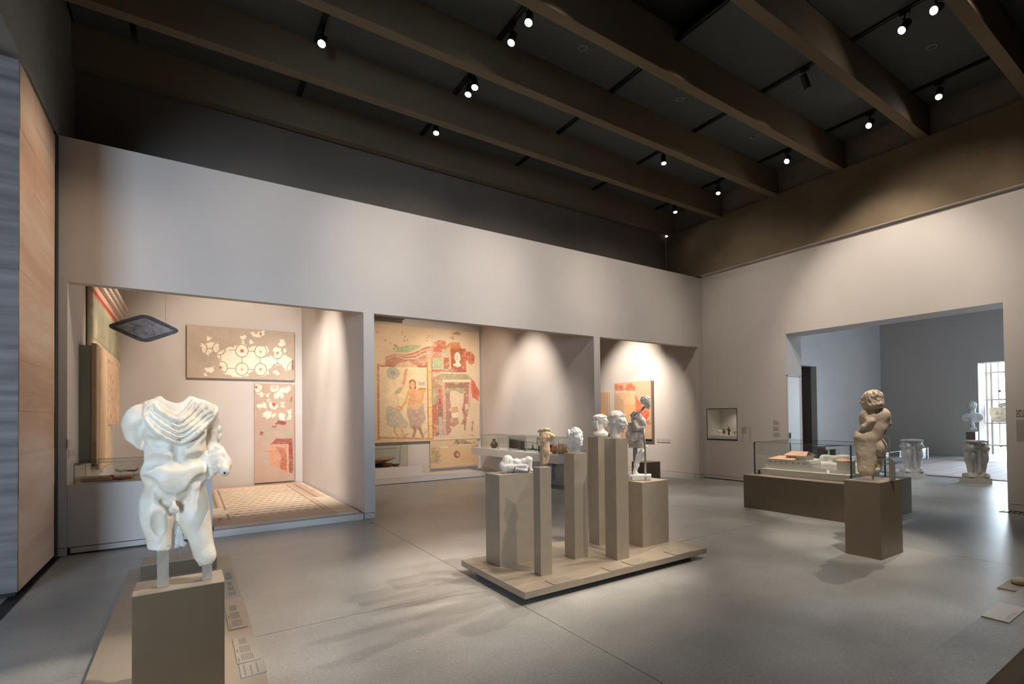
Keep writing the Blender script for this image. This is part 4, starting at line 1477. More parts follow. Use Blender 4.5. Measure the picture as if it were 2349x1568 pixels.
# ---- small ochre draped torso on a rod
v = Vol((-0.07, -0.075, 0.015), (0.13, 0.075, 0.37), 0.0024)
def q2(a, b): return ((1215 + a / 8.14 - 1243.8) / 249.5, (1070.7 - (970 + b / 8.14)) / 249.6)
def P2(a, b, y=0.0):
    x, z = q2(a, b)
    return (x, y, z)
v.ell(P2(290, 215), (0.052, 0.036, 0.040), 0.02)
v.ell(P2(285, 300), (0.046, 0.034, 0.045), 0.02)
v.cap(P2(300, 390), P2(298, 480), 0.036, 0.040, 0.02)
v.ell(P2(295, 530), (0.042, 0.038, 0.042), 0.02)
v.cap(P2(255, 570), P2(258, 735), 0.028, 0.022, 0.01)
v.cap(P2(335, 570), P2(312, 735), 0.027, 0.016, 0.006)
v.cap(P2(305, 600, -0.05), P2(300, 720, -0.05), 0.006, 0.010, 0.012, 's')
v.path([P2(180, 150), P2(230, 125, -0.02), P2(300, 112, -0.02), P2(370, 125, 0.0), P2(375, 145, 0.01)], 0.013, 0.006)
v.ell(P2(275, 100, 0.0), (0.030, 0.022, 0.010), 0.006, 's')
v.cap(P2(390, 220), P2(440, 250), 0.020, 0.018, 0.012)
v.cap(P2(440, 250), P2(375, 340, 0.02), 0.016, 0.012, 0.010)
v.ell(P2(350, 270, -0.030), (0.018, 0.016, 0.017), 0.012)
v.ell(P2(265, 250, -0.032), (0.018, 0.016, 0.017), 0.012)
for i, b in enumerate((265, 300, 330)):
    v.path([P2(165, b, 0.0), P2(200, b + 2, -0.03), P2(260, b + 4, -0.040), P2(300, b + 10, -0.038)], 0.0085, 0.004)
for i, (a, b) in enumerate(((170, 345), (205, 360), (240, 380), (270, 350), (180, 390), (215, 395))):
    v.ell(P2(a, b, -0.02), (0.012, 0.018, 0.015), 0.006)
v.cap(P2(175, 350), P2(195, 420), 0.016, 0.010, 0.01)
v.ell((P2(320, 480)[0], -0.041, P2(320, 480)[2]), (0.002, 0.004, 0.002), 0.002, 's')
v.rough(0.0018, 50, 21, 3)
t = statue('draped_torso', 'small ochre female torso with bunched drapery held on a thin rod', 'sculpture', (2.596, 4.06, 1.0865), -0.569, v.mesh('draped_torso'), M['marble_o'], 'torso')
bm = bmesh.new()
tube(bm, [(q2(200, 700)[0], 0.02, 0.0005), (q2(200, 700)[0], 0.02, 0.19)], 0.0055, 10)
from_bm('support_rod', bm, M['steel'], t)

# ---- reclining fragment in a metal clamp
v = Vol((-0.11, -0.11, -0.005), (0.25, 0.11, 0.20), 0.0028)
def q1(a, b): return ((1135 + a / 13.43 - 1169.5) / 229.2, (1083.5 - (1035 + b / 13.43)) / 228.1)
def P1(a, b, y=0.0):
    x, z = q1(a, b)
    return (x, y, z)
v.cap(P1(330, 460), P1(960, 500), 0.060, 0.040, 0.03)
v.ell(P1(290, 450), (0.045, 0.07, 0.065), 0.02)
v.ell(P1(400, 270, 0.0), (0.056, 0.055, 0.050), 0.012)
v.ell(P1(340, 330, -0.02), (0.035, 0.045, 0.045), 0.012)
v.ell(P1(660, 320, 0.0), (0.040, 0.045, 0.032), 0.015)
v.cap(P1(800, 360), P1(1050, 270), 0.034, 0.032, 0.015)
v.cap(P1(1050, 270), P1(1080, 540), 0.034, 0.022, 0.012)
v.ell(P1(1120, 600), (0.022, 0.02, 0.012), 0.01)
v.cap(P1(240, 420, -0.05), P1(980, 580, -0.05), 0.022, 0.014, 0.012)
v.cap(P1(420, 430, -0.06), P1(950, 440, -0.05), 0.012, 0.010, 0.012)
v.boxs((0.07, 0, -0.001), (0.2, 0.2, 0.013), 0.006, 's')
v.rough(0.009, 20, 17, 4)
t = statue('reclining_fragment', 'pale reclining stone fragment in a dark metal clamp on the broad pedestal', 'sculpture', (2.58, 4.64, 0.9905), -0.507, v.mesh('reclining_fragment'), M['marble_w'], 'fragment')
bm = bmesh.new()
bx(bm, -0.030, 0.19, -0.035, 0.035, 0.0005, 0.016)
tube(bm, [(q1(545, 600)[0], -0.080, 0.006), (q1(600, 520)[0], -0.092, 0.040), (q1(630, 450)[0], -0.085, 0.065)], 0.004, 8)
tube(bm, [(q1(1030, 610)[0], -0.045, 0.006), (q1(1040, 560)[0], -0.070, 0.03), (q1(1050, 480)[0], -0.060, 0.055)], 0.004, 8)
tube(bm, [(q1(545, 600)[0], -0.02, 0.006), (q1(545, 600)[0], -0.08, 0.006)], 0.004, 8)
from_bm('clamp', bm, M['steel_d'], t)

# ---- standing figure assembled from fragments on a rod
SXX = 202.3
def q6(a, b): return ((1430 + a / 4.07 - 1476.0) / SXX, (1099.7 - (895 + b / 4.07)) / 200.8)
def P6(a, b, y=0.0):
    x, z = q6(a, b)
    return (x, y, z)
v = Vol((-0.20, -0.10, -0.005), (0.12, 0.12, 1.02), 0.0036)
# plinth and lower leg with foot
v.boxs((q6(160, 815)[0], 0.0, 0.030), (0.122, 0.075, 0.030), 0.004, 'u', 0.006)
v.cap(P6(108, 745, -0.01), P6(135, 700, -0.01), 0.020, 0.021, 0.01)
v.path([P6(185, 578), P6(150, 620), P6(122, 690), P6(110, 755)], [0.036, 0.041, 0.026, 0.021], 0.012)
v.cap(P6(105, 765), P6(140, 782, -0.03), 0.022, 0.014, 0.012)
v.ell(P6(180, 585, -0.02), (0.026, 0.025, 0.03), 0.012)
me_leg = v.mesh('plinth_and_leg')
v = Vol((-0.20, -0.12, 0.36), (0.14, 0.14, 1.06), 0.0034)
# trunk and thighs
v.ell(P6(150, 300), (0.080, 0.055, 0.085), 0.03)
v.ell(P6(140, 360), (0.078, 0.055, 0.060), 0.03)
v.ell(P6(130, 250, 0.0), (0.060, 0.05, 0.050), 0.03)
v.ell(P6(185, 310, -0.03), (0.040, 0.035, 0.060), 0.02)
v.cap(P6(165, 470), P6(165, 560, -0.01), 0.050, 0.036, 0.02)
v.ell(P6(155, 490, -0.03), (0.040, 0.035, 0.050), 0.02)
v.cap(P6(105, 480, 0.03), P6(108, 530, 0.03), 0.040, 0.036, 0.02)
v.cap(P6(215, 540, 0.05), P6(218, 650, 0.05), 0.030, 0.012, 0.02)
# cloth bundle round the hips and hanging at the left
for i in range(6):
    b = 385 + 13 * i
    v.path([P6(48, b + 10, 0.0), P6(80, b + 18, -0.05), P6(130, b + 10, -0.06), P6(190, b - 4 + 4 * i, -0.04)], 0.013, 0.006)
v.cap(P6(70, 330), P6(75, 590, 0.02), 0.034, 0.022, 0.02)
v.cap(P6(60, 410), P6(90, 470), 0.045, 0.040, 0.02)
for i in range(4): v.path([P6(62 + 8 * i, 470), P6(66 + 6 * i, 530, -0.02), P6(70 + 4 * i, 590, 0.0)], 0.010, 0.004)
# arm across the body with its hand on the rod
v.path([P6(105, 290, -0.04), P6(140, 355, -0.07), P6(195, 350, -0.07)], [0.026, 0.024, 0.020], 0.012)
v.ell(P6(192, 352, -0.075), (0.022, 0.018, 0.018), 0.008)
for i in range(4): v.cap(P6(175 + 8 * i, 340, -0.085), P6(180 + 8 * i, 368, -0.09), 0.006, 0.005, 0.003)
# edge of a cloak at the neck
v.path([P6(80, 230), P6(110, 205, -0.03), P6(150, 215, -0.04), P6(120, 250, -0.05)], 0.015, 0.008)
v.ell(P6(100, 255, -0.06), (0.015, 0.02, 0.020), 0.01, 's')
v.rough(0.005, 26, 5, 3)
me_body = v.mesh('body')
v = Vol((q6(150, 0)[0], -0.10, q6(0, 180)[1]), (q6(262, 0)[0], 0.10, q6(0, 38)[1]), 0.0026)
F = Frame(v, P6(218, 168, 0.0), 0.142, 115, 10)
carve_head(F, 'curls', 0.0, False, seed=12, lim=-0.05)
v.rough(0.002, 40, 3, 2)
me_head = v.mesh('head')
t = thing('standing_figure', 'small standing figure pieced from marble fragments on a bent rod', 'sculpture', (4.157, 4.36, 0.8145), -0.762)
link('plinth_and_leg', me_leg, M['plaster'], t)
link('body', me_body, M['marble_g'], t)
link('head', me_head, M['marble_w'], t)
bm = bmesh.new()
tube(bm, [P6(207, 790, -0.02), P6(207, 560, -0.05), P6(200, 470, -0.09), P6(197, 360, -0.095)], 0.0125, 10)
from_bm('stick', bm, M['steel'], t, smooth=True)
bm = bmesh.new()
tube(bm, [P6(120, 400, -0.03), P6(96, 375, -0.085), P6(93, 245, -0.08), P6(105, 218, -0.07), P6(165, 196, -0.03), P6(192, 172, 0.0), P6(205, 150, 0.0)], 0.011, 10)
from_bm('bent_rod', bm, M['steel'], t, smooth=True)
bm = bmesh.new()
x0, z0 = q6(92, 680)
x1, z1 = q6(150, 430)
bx(bm, x0, x0 + 0.05, 0.055, 0.10, 0.0005, z1)
bx(bm, x0 + 0.05, x1, 0.055, 0.075, z1 - 0.30, z1 - 0.26)
from_bm('back_bracket', bm, M['steel_d'], t)
for a in (78, 210):
    x, z = q6(a, 840)
    box('clip', x - 0.008, x + 0.008, -0.082, -0.073, 0.0, 0.045, M['steel'], t)

# ---- seated figure seen from behind
SX7, SZ7 = 240.2, 208.1
def q7(a, b): return ((1940 + a / 3.735 - 1999.5) / SX7, (1099.7 - (880 + b / 3.735)) / SZ7)
def P7(a, b, y=0.0):
    x, z = q7(a, b)
    return (x, y, z)
v = Vol((-0.19, -0.20, 0.03), (0.23, 0.24, 1.03), 0.0042)
# head (faces left and away) with a mass of hair
F = Frame(v, P7(215, 215, 0.02), 0.205, -112, 0)
carve_head(F, None, 0.0, False, True, seed=2)
v.ell(P7(256, 118, 0.0), (0.096, 0.11, 0.088), 0.02)
v.ell(P7(272, 172, -0.01), (0.084, 0.105, 0.056), 0.03)
v.cap(P7(240, 170, 0.02), P7(255, 235, 0.02), 0.070, 0.085, 0.03)
r_ = random.Random(4)
for i in range(150):
    a = r_.uniform(175, 345)
    b = r_.uniform(55, 195)
    if (a - 258) ** 2 / 84 ** 2 + (b - 122) ** 2 / 74 ** 2 > 1: continue
    x, z = q7(a, b)
    y = v.front(x, z)
    if y is None: continue
    x2, z2 = q7(a + r_.uniform(4, 16), b + r_.uniform(8, 20))
    y2 = v.front(x2, z2)
    if y2 is None: continue
    v.cap((x, y + 0.003, z), (x2, y2 + 0.003, z2), 0.010, 0.007, 0.005)
v.cap(P7(165, 120, 0.02), P7(190, 100, 0.0), 0.02, 0.03, 0.02)
f_hair = v.f.copy()
v.f[:] = 0.3
# back and shoulders: one broad smooth plane
v.cap(P7(240, 205, 0.03), P7(250, 260, 0.03), 0.060, 0.08, 0.03)
v.ell(P7(272, 300, 0.0), (0.104, 0.080, 0.115), 0.04)
v.ell(P7(248, 400, 0.01), (0.100, 0.078, 0.120), 0.05)
v.ell(P7(215, 250, 0.02), (0.070, 0.070, 0.062), 0.05)
v.ell(P7(338, 260, 0.02), (0.060, 0.065, 0.065), 0.05)
v.cap(P7(352, 275, 0.02), P7(374, 335, 0.05), 0.042, 0.034, 0.03)
v.cap(P7(168, 275, 0.03), P7(158, 330, 0.06), 0.048, 0.044, 0.04)
v.cap(P7(290, 380, 0.02), P7(250, 500, 0.02), 0.085, 0.060, 0.05)
# lap, knees and the straight draped lower legs
v.ell(P7(190, 455, 0.03), (0.112, 0.11, 0.070), 0.05)
v.ell(P7(122, 452, 0.02), (0.052, 0.07, 0.058), 0.04)
for a0, b0, a1, b1, r0, r1, yy in ((122, 470, 142, 740, 0.050, 0.044, 0.02), (165, 470, 170, 750, 0.060, 0.050, 0.0), (215, 480, 208, 745, 0.066, 0.052, -0.01)):
    v.cap(P7(a0, b0, yy), P7(a1, b1, yy - 0.02), r0, r1, 0.04)
v.ell(P7(252, 655, -0.01), (0.028, 0.03, 0.055), 0.03)
v.blur(4)
# arm stump across the flank
v.cap(P7(200, 290, -0.02), P7(222, 322, -0.070), 0.046, 0.036, 0.02)
v.cap(P7(238, 318, -0.078), P7(170, 366, -0.055), 0.034, 0.030, 0.015)
v.cap(P7(170, 366, -0.055), P7(108, 415, 0.0), 0.028, 0.020, 0.02)
v.ell(P7(100, 425, 0.0), (0.022, 0.03, 0.020), 0.01)
v.cap(P7(150, 450, -0.105), P7(166, 700, -0.085), 0.014, 0.010, 0.02, 's')
# hip resting on its side, behind the legs
v.ell(P7(300, 545, 0.03), (0.072, 0.10, 0.100), 0.015)
v.cap(P7(300, 590, 0.03), P7(275, 730, 0.03), 0.050, 0.030, 0.02)
v.ell(P7(268, 735, 0.02), (0.042, 0.05, 0.022), 0.015)
v.cap(P7(330, 390, -0.12), P7(262, 540, -0.12), 0.020, 0.014, 0.03, 's')
h_ = np.clip(0.5 + 0.5 * (v.f - f_hair) / 0.01, 0, 1)
v.f = (v.f * (1 - h_) + f_hair * h_ - 0.01 * h_ * (1 - h_)).astype(np.float32)
del f_hair, h_
v.plane((0, 0, q7(0, 788)[1]), (0.12, 0, -1))
v.rough(0.0045, 18, 6, 4)
v.rough(0.004, 9, 16, 2)
t = statue('seated_figure', 'seated stone figure with thick hair, seen from behind on a metal mount', 'statue', (6.03, 2.70, 0.8085), -1.150, v.mesh('seated_figure'), M['stone'], 'figure')
bm = bmesh.new()
def bar7(pts, w): 
    for a, b in zip(pts, pts[1:]): bars(bm, P7(a[0], a[1], a[2]), P7(b[0], b[1], b[2]), w)
bar7([(325, 438, -0.03), (382, 466, -0.03), (378, 625, -0.03)], 0.014)
bar7([(255, 640, -0.02), (372, 642, -0.03)], 0.012)
bar7([(300, 745, -0.02), (312, 690, -0.03), (372, 678, -0.03)], 0.012)
bar7([(236, 770, -0.02), (236, 815, -0.02)], 0.018)
tube(bm, [P7(*p) for p in ((312, 450, -0.02), (335, 490, -0.05), (360, 540, -0.05), (352, 580, -0.05), (322, 604, -0.04))], 0.007, 8)
x0, z0 = q7(372, 0)
x1, z1 = q7(424, 0)
vs = [(x0, q7(0, 622)[1]), (x0 + 0.012, q7(0, 622)[1]), (x1, q7(0, 655)[1]), (x1, 0.0005), (x0, 0.0005)]
fa = [bm.verts.new((x, -0.045, z)) for x, z in vs]
fb = [bm.verts.new((x, -0.015, z)) for x, z in vs]
bm.faces.new(fa)
bm.faces.new(fb[::-1])
for i in range(5): bm.faces.new((fa[i], fb[i], fb[(i + 1) % 5], fa[(i + 1) % 5]))
bmesh.ops.recalc_face_normals(bm, faces=bm.faces[:])
from_bm('metal_mount', bm, M['steel'], t)

# ---- small carved fragment behind the torso
v = Vol((-0.08, -0.06, 0.06), (0.10, 0.06, 0.36), 0.003)
v.cap((-0.02, 0, 0.12), (0.0, 0, 0.30), 0.034, 0.026, 0.02)
v.ell((0.025, -0.01, 0.12), (0.026, 0.03, 0.03), 0.012)
v.ell((-0.03, -0.015, 0.11), (0.026, 0.03, 0.026), 0.012)
v.cap((0.0, -0.03, 0.27), (0.02, -0.03, 0.14), 0.010, 0.014, 0.006)
v.rough(0.006, 30, 2, 3)
t = statue('small_fragment', 'small pinkish marble fragment on a thin rod behind the headless male torso', 'sculpture', (-0.08, 6.45, 0.2265), 0.012, v.mesh('small_fragment'), M['marble_w'], 'fragment')
bm = bmesh.new()
tube(bm, [(0, 0, 0.0005), (0, 0, 0.11)], 0.006, 8)
from_bm('support_rod', bm, M['steel'], t)

# ------------------------------------------------------------------ painted plaster panels and mosaics (colour painted per vertex, worn edges from noise)
def n2(x, y, f, seed=0, octv=4):
    P = np.stack([x.ravel() * f, y.ravel() * f, np.full(x.size, seed * 1.37)], 1).astype(np.float32)
    return noise3(P, 1.0, seed, octv).reshape(x.shape)


class Canvas:
    def __init__(s, nx, ny, corners, base):
        """corners: sketch coordinates of top-left, top-right, bottom-right, bottom-left"""
        u, w = np.meshgrid(np.linspace(0, 1, nx), np.linspace(0, 1, ny))
        c = np.array(corners, float)
        q = (c[0][:, None, None] * (1 - u) * (1 - w) + c[1][:, None, None] * u * (1 - w) + c[2][:, None, None] * u * w + c[3][:, None, None] * (1 - u) * w)
        s.x, s.y = q
        s.u, s.w = u, w
        s.sz = abs(c[1][0] - c[0][0]) + abs(c[3][1] - c[0][1])
        s.j1 = n2(s.x, s.y, 30 / s.sz, 1)
        s.j2 = n2(s.x, s.y, 30 / s.sz, 2)
        s.g = n2(s.x, s.y, 90 / s.sz, 3)
        s.b = n2(s.x, s.y, 14 / s.sz, 4)
        s.c = np.empty((ny, nx, 3))
        s.c[:] = base
        s.c *= (1 + 0.05 * s.b + 0.03 * s.g)[..., None]

    def put(s, m, col, a=1.0, worn=0.0):
        a = a * m
        if worn: a = a * np.clip(1.15 - worn * (0.5 + 1.4 * s.g + s.b * 0.5), 0, 1)
        col = np.array(col, float) * (1 + 0.07 * s.g + 0.05 * s.b)[..., None]
        s.c = s.c * (1 - a[..., None]) + col * a[..., None]

    def xy(s, rag): return s.x + s.j1 * rag, s.y + s.j2 * rag

    def poly(s, pts, col, a=1.0, rag=4, worn=0.0):
        x, y = s.xy(rag)
        m = np.zeros(x.shape, bool)
        n = len(pts)
        for i in range(n):
            (x0, y0), (x1, y1) = pts[i], pts[(i + 1) % n]
            if y0 == y1: continue
            m ^= ((y0 > y) != (y1 > y)) & (x < (x1 - x0) * (y - y0) / (y1 - y0) + x0)
        s.put(m.astype(float), col, a, worn)

    def rect(s, x0, y0, x1, y1, col, a=1.0, rag=2, worn=0.0): s.poly([(x0, y0), (x1, y0), (x1, y1), (x0, y1)], col, a, rag, worn)

    def ell(s, cx, cy, rx, ry, col, a=1.0, rag=3, worn=0.0):
        x, y = s.xy(rag)
        s.put((((x - cx) / rx) ** 2 + ((y - cy) / ry) ** 2 < 1).astype(float), col, a, worn)

    def ring(s, cx, cy, r, w, col, a=1.0, rag=1, worn=0.0, clip=None):
        x, y = s.xy(rag)
        m = np.abs(np.hypot(x - cx, y - cy) - r) < w / 2
        if clip is not None: m &= clip
        s.put(m.astype(float), col, a, worn)

    def line(s, pts, w, col, a=1.0, rag=2, worn=0.0, clip=None):
        x, y = s.xy(rag)
        d = np.full(x.shape, 1e9)
        for (x0, y0), (x1, y1) in zip(pts, pts[1:]):
            dx, dy = x1 - x0, y1 - y0
            t = np.clip(((x - x0) * dx + (y - y0) * dy) / (dx * dx + dy * dy + 1e-9), 0, 1)
            d = np.minimum(d, np.hypot(x - x0 - t * dx, y - y0 - t * dy))
        m = d < w / 2
        if clip is not None: m &= clip
        s.put(m.astype(float), col, a, worn)

    def specks(s, x0, y0, x1, y1, n, r, col, seed=0, a=1.0):
        q = random.Random(seed)
        for i in range(n):
            s.ell(q.uniform(x0, x1), q.uniform(y0, y1), r * q.uniform(0.4, 1.2), r * q.uniform(0.3, 1.0), col, a, r)


cv_soft = 1


def panel(name, cv, o, ex, ez, thick, m, parent=None, relief=None):
    """slab with the painted face; o = top-left corner, ex / ez = edge vectors to the right and downwards"""
    ny, nx = cv.u.shape
    o, ex, ez = np.array(o, float), np.array(ex, float), np.array(ez, float)
    nrm = np.cross(ex, ez)
    nrm /= np.linalg.norm(nrm)          # points away from the viewer
    P = o + cv.u[..., None] * ex + cv.w[..., None] * ez
    if relief is not None: P = P - nrm * relief[..., None]
    V = P.reshape(-1, 3)
    i = np.arange(nx * ny).reshape(ny, nx)
    q = np.stack([i[:-1, :-1], i[1:, :-1], i[1:, 1:], i[:-1, 1:]], -1).reshape(-1, 4)
    ring = np.concatenate([i[0, :-1], i[:-1, -1], i[-1, :0:-1], i[:0:-1, 0]])
    B = V[ring] + nrm * thick
    if relief is not None: B = (o + cv.u[..., None] * ex + cv.w[..., None] * ez).reshape(-1, 3)[ring] + nrm * thick
    k = len(ring)
    j = np.arange(k) + nx * ny
    sq = np.stack([ring, np.roll(ring, -1), np.roll(j, -1), j], 1)
    V = np.concatenate([V, B])
    Q = np.concatenate([q, sq])
    cc = np.array([j[0], j[nx - 1], j[nx - 1 + ny - 1], j[2 * (nx - 1) + ny - 1]])[None]
    Q = np.concatenate([Q, cc[:, ::1]])
    a = cv.c.copy()
    for _ in range(cv_soft):
        b = a.copy()
        b[1:-1] = 0.25 * a[:-2] + 0.5 * a[1:-1] + 0.25 * a[2:]
        a = b.copy()
        a[:, 1:-1] = 0.25 * b[:, :-2] + 0.5 * b[:, 1:-1] + 0.25 * b[:, 2:]
    col = np.clip(a / 255.0, 0, 1).reshape(-1, 3)
    side = np.tile(np.clip(np.array(cv.c[0, 0]) / 255 * 0.85, 0, 1), (k, 1))
    col = np.concatenate([col, side])
    lin = np.where(col <= 0.04045, col / 12.92, ((col + 0.055) / 1.055) ** 2.4)
    me = bpy.data.meshes.new(name)
    me.from_pydata([], [], []) if False else None
    me.vertices.add(len(V))
    me.vertices.foreach_set('co', V.astype(np.float32).ravel())
    me.loops.add(Q.size)
    me.polygons.add(len(Q))
    me.loops.foreach_set('vertex_index', Q.ravel().astype(np.int32))
    me.polygons.foreach_set('loop_start', (np.arange(len(Q)) * 4).astype(np.int32))
    me.update(calc_edges=True)
    at = me.color_attributes.new('paint', 'FLOAT_COLOR', 'POINT')
    at.data.foreach_set('color', np.concatenate([lin, np.ones((len(lin), 1))], 1).astype(np.float32).ravel())
    return link(name, me, m, parent)


# ---- the great fresco of the middle alcove
YW = 13.5
CREAM, REDB, ROSE, SKIN, OCHRE, GRN, PALE = (240, 220, 188), (172, 98, 78), (200, 140, 118), (226, 168, 124), (228, 176, 96), (148, 162, 124), (216, 190, 160)
FS = 1.0
def fresco_left():
    c = Canvas(300, 430, [(20, 42, ), (611, 92), (597, 1215), (20, 1250)], (217, 190, 158))
    for x, y, r in ((330, 180, 9), (362, 186, 8), (402, 178, 8), (128, 215, 12), (182, 250, 10), (232, 272, 16), (215, 300, 12), (250, 290, 12), (320, 218, 10), (352, 212, 8), (300, 136, 8), (560, 190, 10), (580, 170, 9), (556, 222, 8), (54, 138, 9), (54, 280, 10)):
        c.ell(x, y, r, r * 0.8, (120, 110, 82), 0.7, r * 0.9)
    c.poly([(205, 328), (262, 290), (320, 268), (400, 256), (492, 266), (470, 292), (400, 324), (330, 342), (250, 338)], (158, 172, 132), 0.95, 6, 0.3)
    x, y = c.xy(3)
    base = np.interp(x, [110, 150, 225, 320, 420, 520, 575, 620], [392, 372, 345, 350, 322, 274, 262, 262])
    lo = np.interp(x, [110, 150, 400, 545, 620], [455, 470, 478, 478, 478])
    on = (x > 128 + 14 * c.j1) & (x < 606) & (y > base) & (y < lo)
    c.put(on.astype(float), (190, 128, 106), 1, 0.25)
    for a, b, col in ((0, 9, CREAM), (38, 48, (228, 196, 166)), (52, 58, (150, 84, 68)), (72, 84, CREAM), (88, 94, (150, 84, 68)), (20, 24, (158, 92, 74))):
        c.put((on & (y > base + a * np.clip((x - 100) / 330, 0.4, 1)) & (y < base + b * np.clip((x - 100) / 330, 0.4, 1))).astype(float), col, 0.9, 0.2)
    c.rect(70, 462, 550, 486, (172, 106, 88), 0.9, 3, 0.35)
    c.rect(74, 486, 546, 1188, (229, 207, 173), 0.85, 2)
    c.ell(330, 720, 190, 300, (243, 220, 176), 0.55, 30)
    c.rect(50, 452, 70, 1215, (178, 116, 92), 0.85, 2, 0.25)
    c.line([(72, 486), (546, 492)], 4, (245, 232, 205))
    c.ell(205, 546, 66, 62, (166, 170, 164), 0.8, 12, 0.25)
    c.ell(206, 546, 26, 24, (146, 152, 148), 0.7, 8)
    c.poly([(326, 492), (348, 500), (338, 590), (322, 650), (304, 690), (292, 640), (306, 560)], (206, 140, 112), 0.9, 7, 0.3)
    c.poly([(302, 678), (272, 740), (235, 756), (212, 738), (250, 700)], (182, 170, 124), 0.9, 7, 0.3)
    c.line([(235, 756), (255, 860)], 10, (190, 184, 158), 0.6, 6)
    c.poly([(150, 868), (255, 905), (300, 980), (352, 1052), (330, 1092), (200, 1096), (130, 1060), (132, 960)], (170, 172, 166), 0.75, 16, 0.45)
    # the standing figure with horn and bowl
    c.poly([(338, 888), (440, 905), (504, 830), (524, 1000), (484, 1078), (424, 1124), (376, 1098), (336, 962)], (176, 152, 142), 0.95, 5, 0.1)
    for q in range(9): c.line([(350 + q * 18, 905), (372 + q * 13, 1090)], 4, (152, 128, 120), 0.6, 4)
    c.poly([(342, 716), (380, 694), (430, 698), (470, 716), (478, 790), (462, 850), (440, 908), (346, 900), (342, 840), (362, 784)], SKIN, 1, 3)
    for a, b in (((380, 760), (430, 762)), ((372, 820), (440, 822)), ((404, 720), (406, 880))): c.line([a, b], 4, (204, 142, 102), 0.7)
    c.line([(352, 730), (328, 830), (280, 896)], 24, SKIN)
    c.ell(258, 898, 30, 24, (196, 122, 86))
    c.ell(258, 896, 22, 16, (232, 180, 138))
    c.poly([(446, 706), (532, 698), (516, 760), (494, 830), (470, 862), (464, 800), (476, 760)], (222, 150, 82), 1, 3)
    c.line([(468, 730), (480, 808), (442, 888), (432, 934)], 20, SKIN)
    c.ell(490, 652, 40, 20, (178, 182, 180), 0.85, 8)
    c.line([(462, 628), (486, 650)], 7, (140, 142, 138))
    c.line([(522, 628), (500, 650)], 7, (140, 142, 138))
    c.rect(452, 688, 534, 706, (176, 118, 92), 0.9)
    c.ell(396, 640, 36, 34, (160, 88, 64))
    c.rect(362, 640, 430, 700, (160, 88, 64), 1, 6)
    c.ell(396, 660, 25, 36, (230, 176, 138))
    c.rect(386, 690, 410, 712, SKIN)
    c.line([(386, 654), (392, 654)], 4, (110, 66, 50))
    c.line([(402, 654), (410, 654)], 4, (110, 66, 50))
    c.line([(392, 680), (402, 680)], 3, (170, 84, 66))
    for a in ([(408, 1098), (412, 1130), (398, 1174)], [(458, 1084), (474, 1130), (494, 1178)]): c.line(a, 26, (158, 106, 76), 0.95)
    c.poly([(482, 1164), (540, 1100), (536, 1130), (500, 1190)], (176, 140, 106), 0.8, 4)
    c.poly([(298, 1170), (360, 1132), (340, 1160), (310, 1192)], (176, 140, 106), 0.8, 4)
    for a in ([(212, 1098), (214, 1130), (240, 1176)], [(276, 1094), (286, 1130), (306, 1180)]): c.line(a, 16, (206, 150, 116), 0.9)
    c.line([(60, 1196), (600, 1196)], 16, (178, 124, 96), 0.8, 6, 0.3)
    # column
    c.rect(546, 486, 560, 1190, (182, 116, 92), 0.95)
    c.rect(560, 392, 590, 1190, (240, 198, 120), 1, 1)
    c.rect(590, 392, 612, 1190, (196, 138, 110), 0.9)
    for y0 in (430, 520, 614, 706, 800, 884, 970, 1066, 1150): c.ell(576, y0, 6, 4, (176, 118, 62))
    for y0 in (530, 706, 884, 1066): c.line([(560, y0), (590, y0)], 5, (186, 130, 74))
    c.rect(546, 318, 612, 396, (206, 150, 126), 0.95)
    for y0 in (326, 346, 372): c.line([(548, y0), (610, y0)], 6, CREAM)
    return c


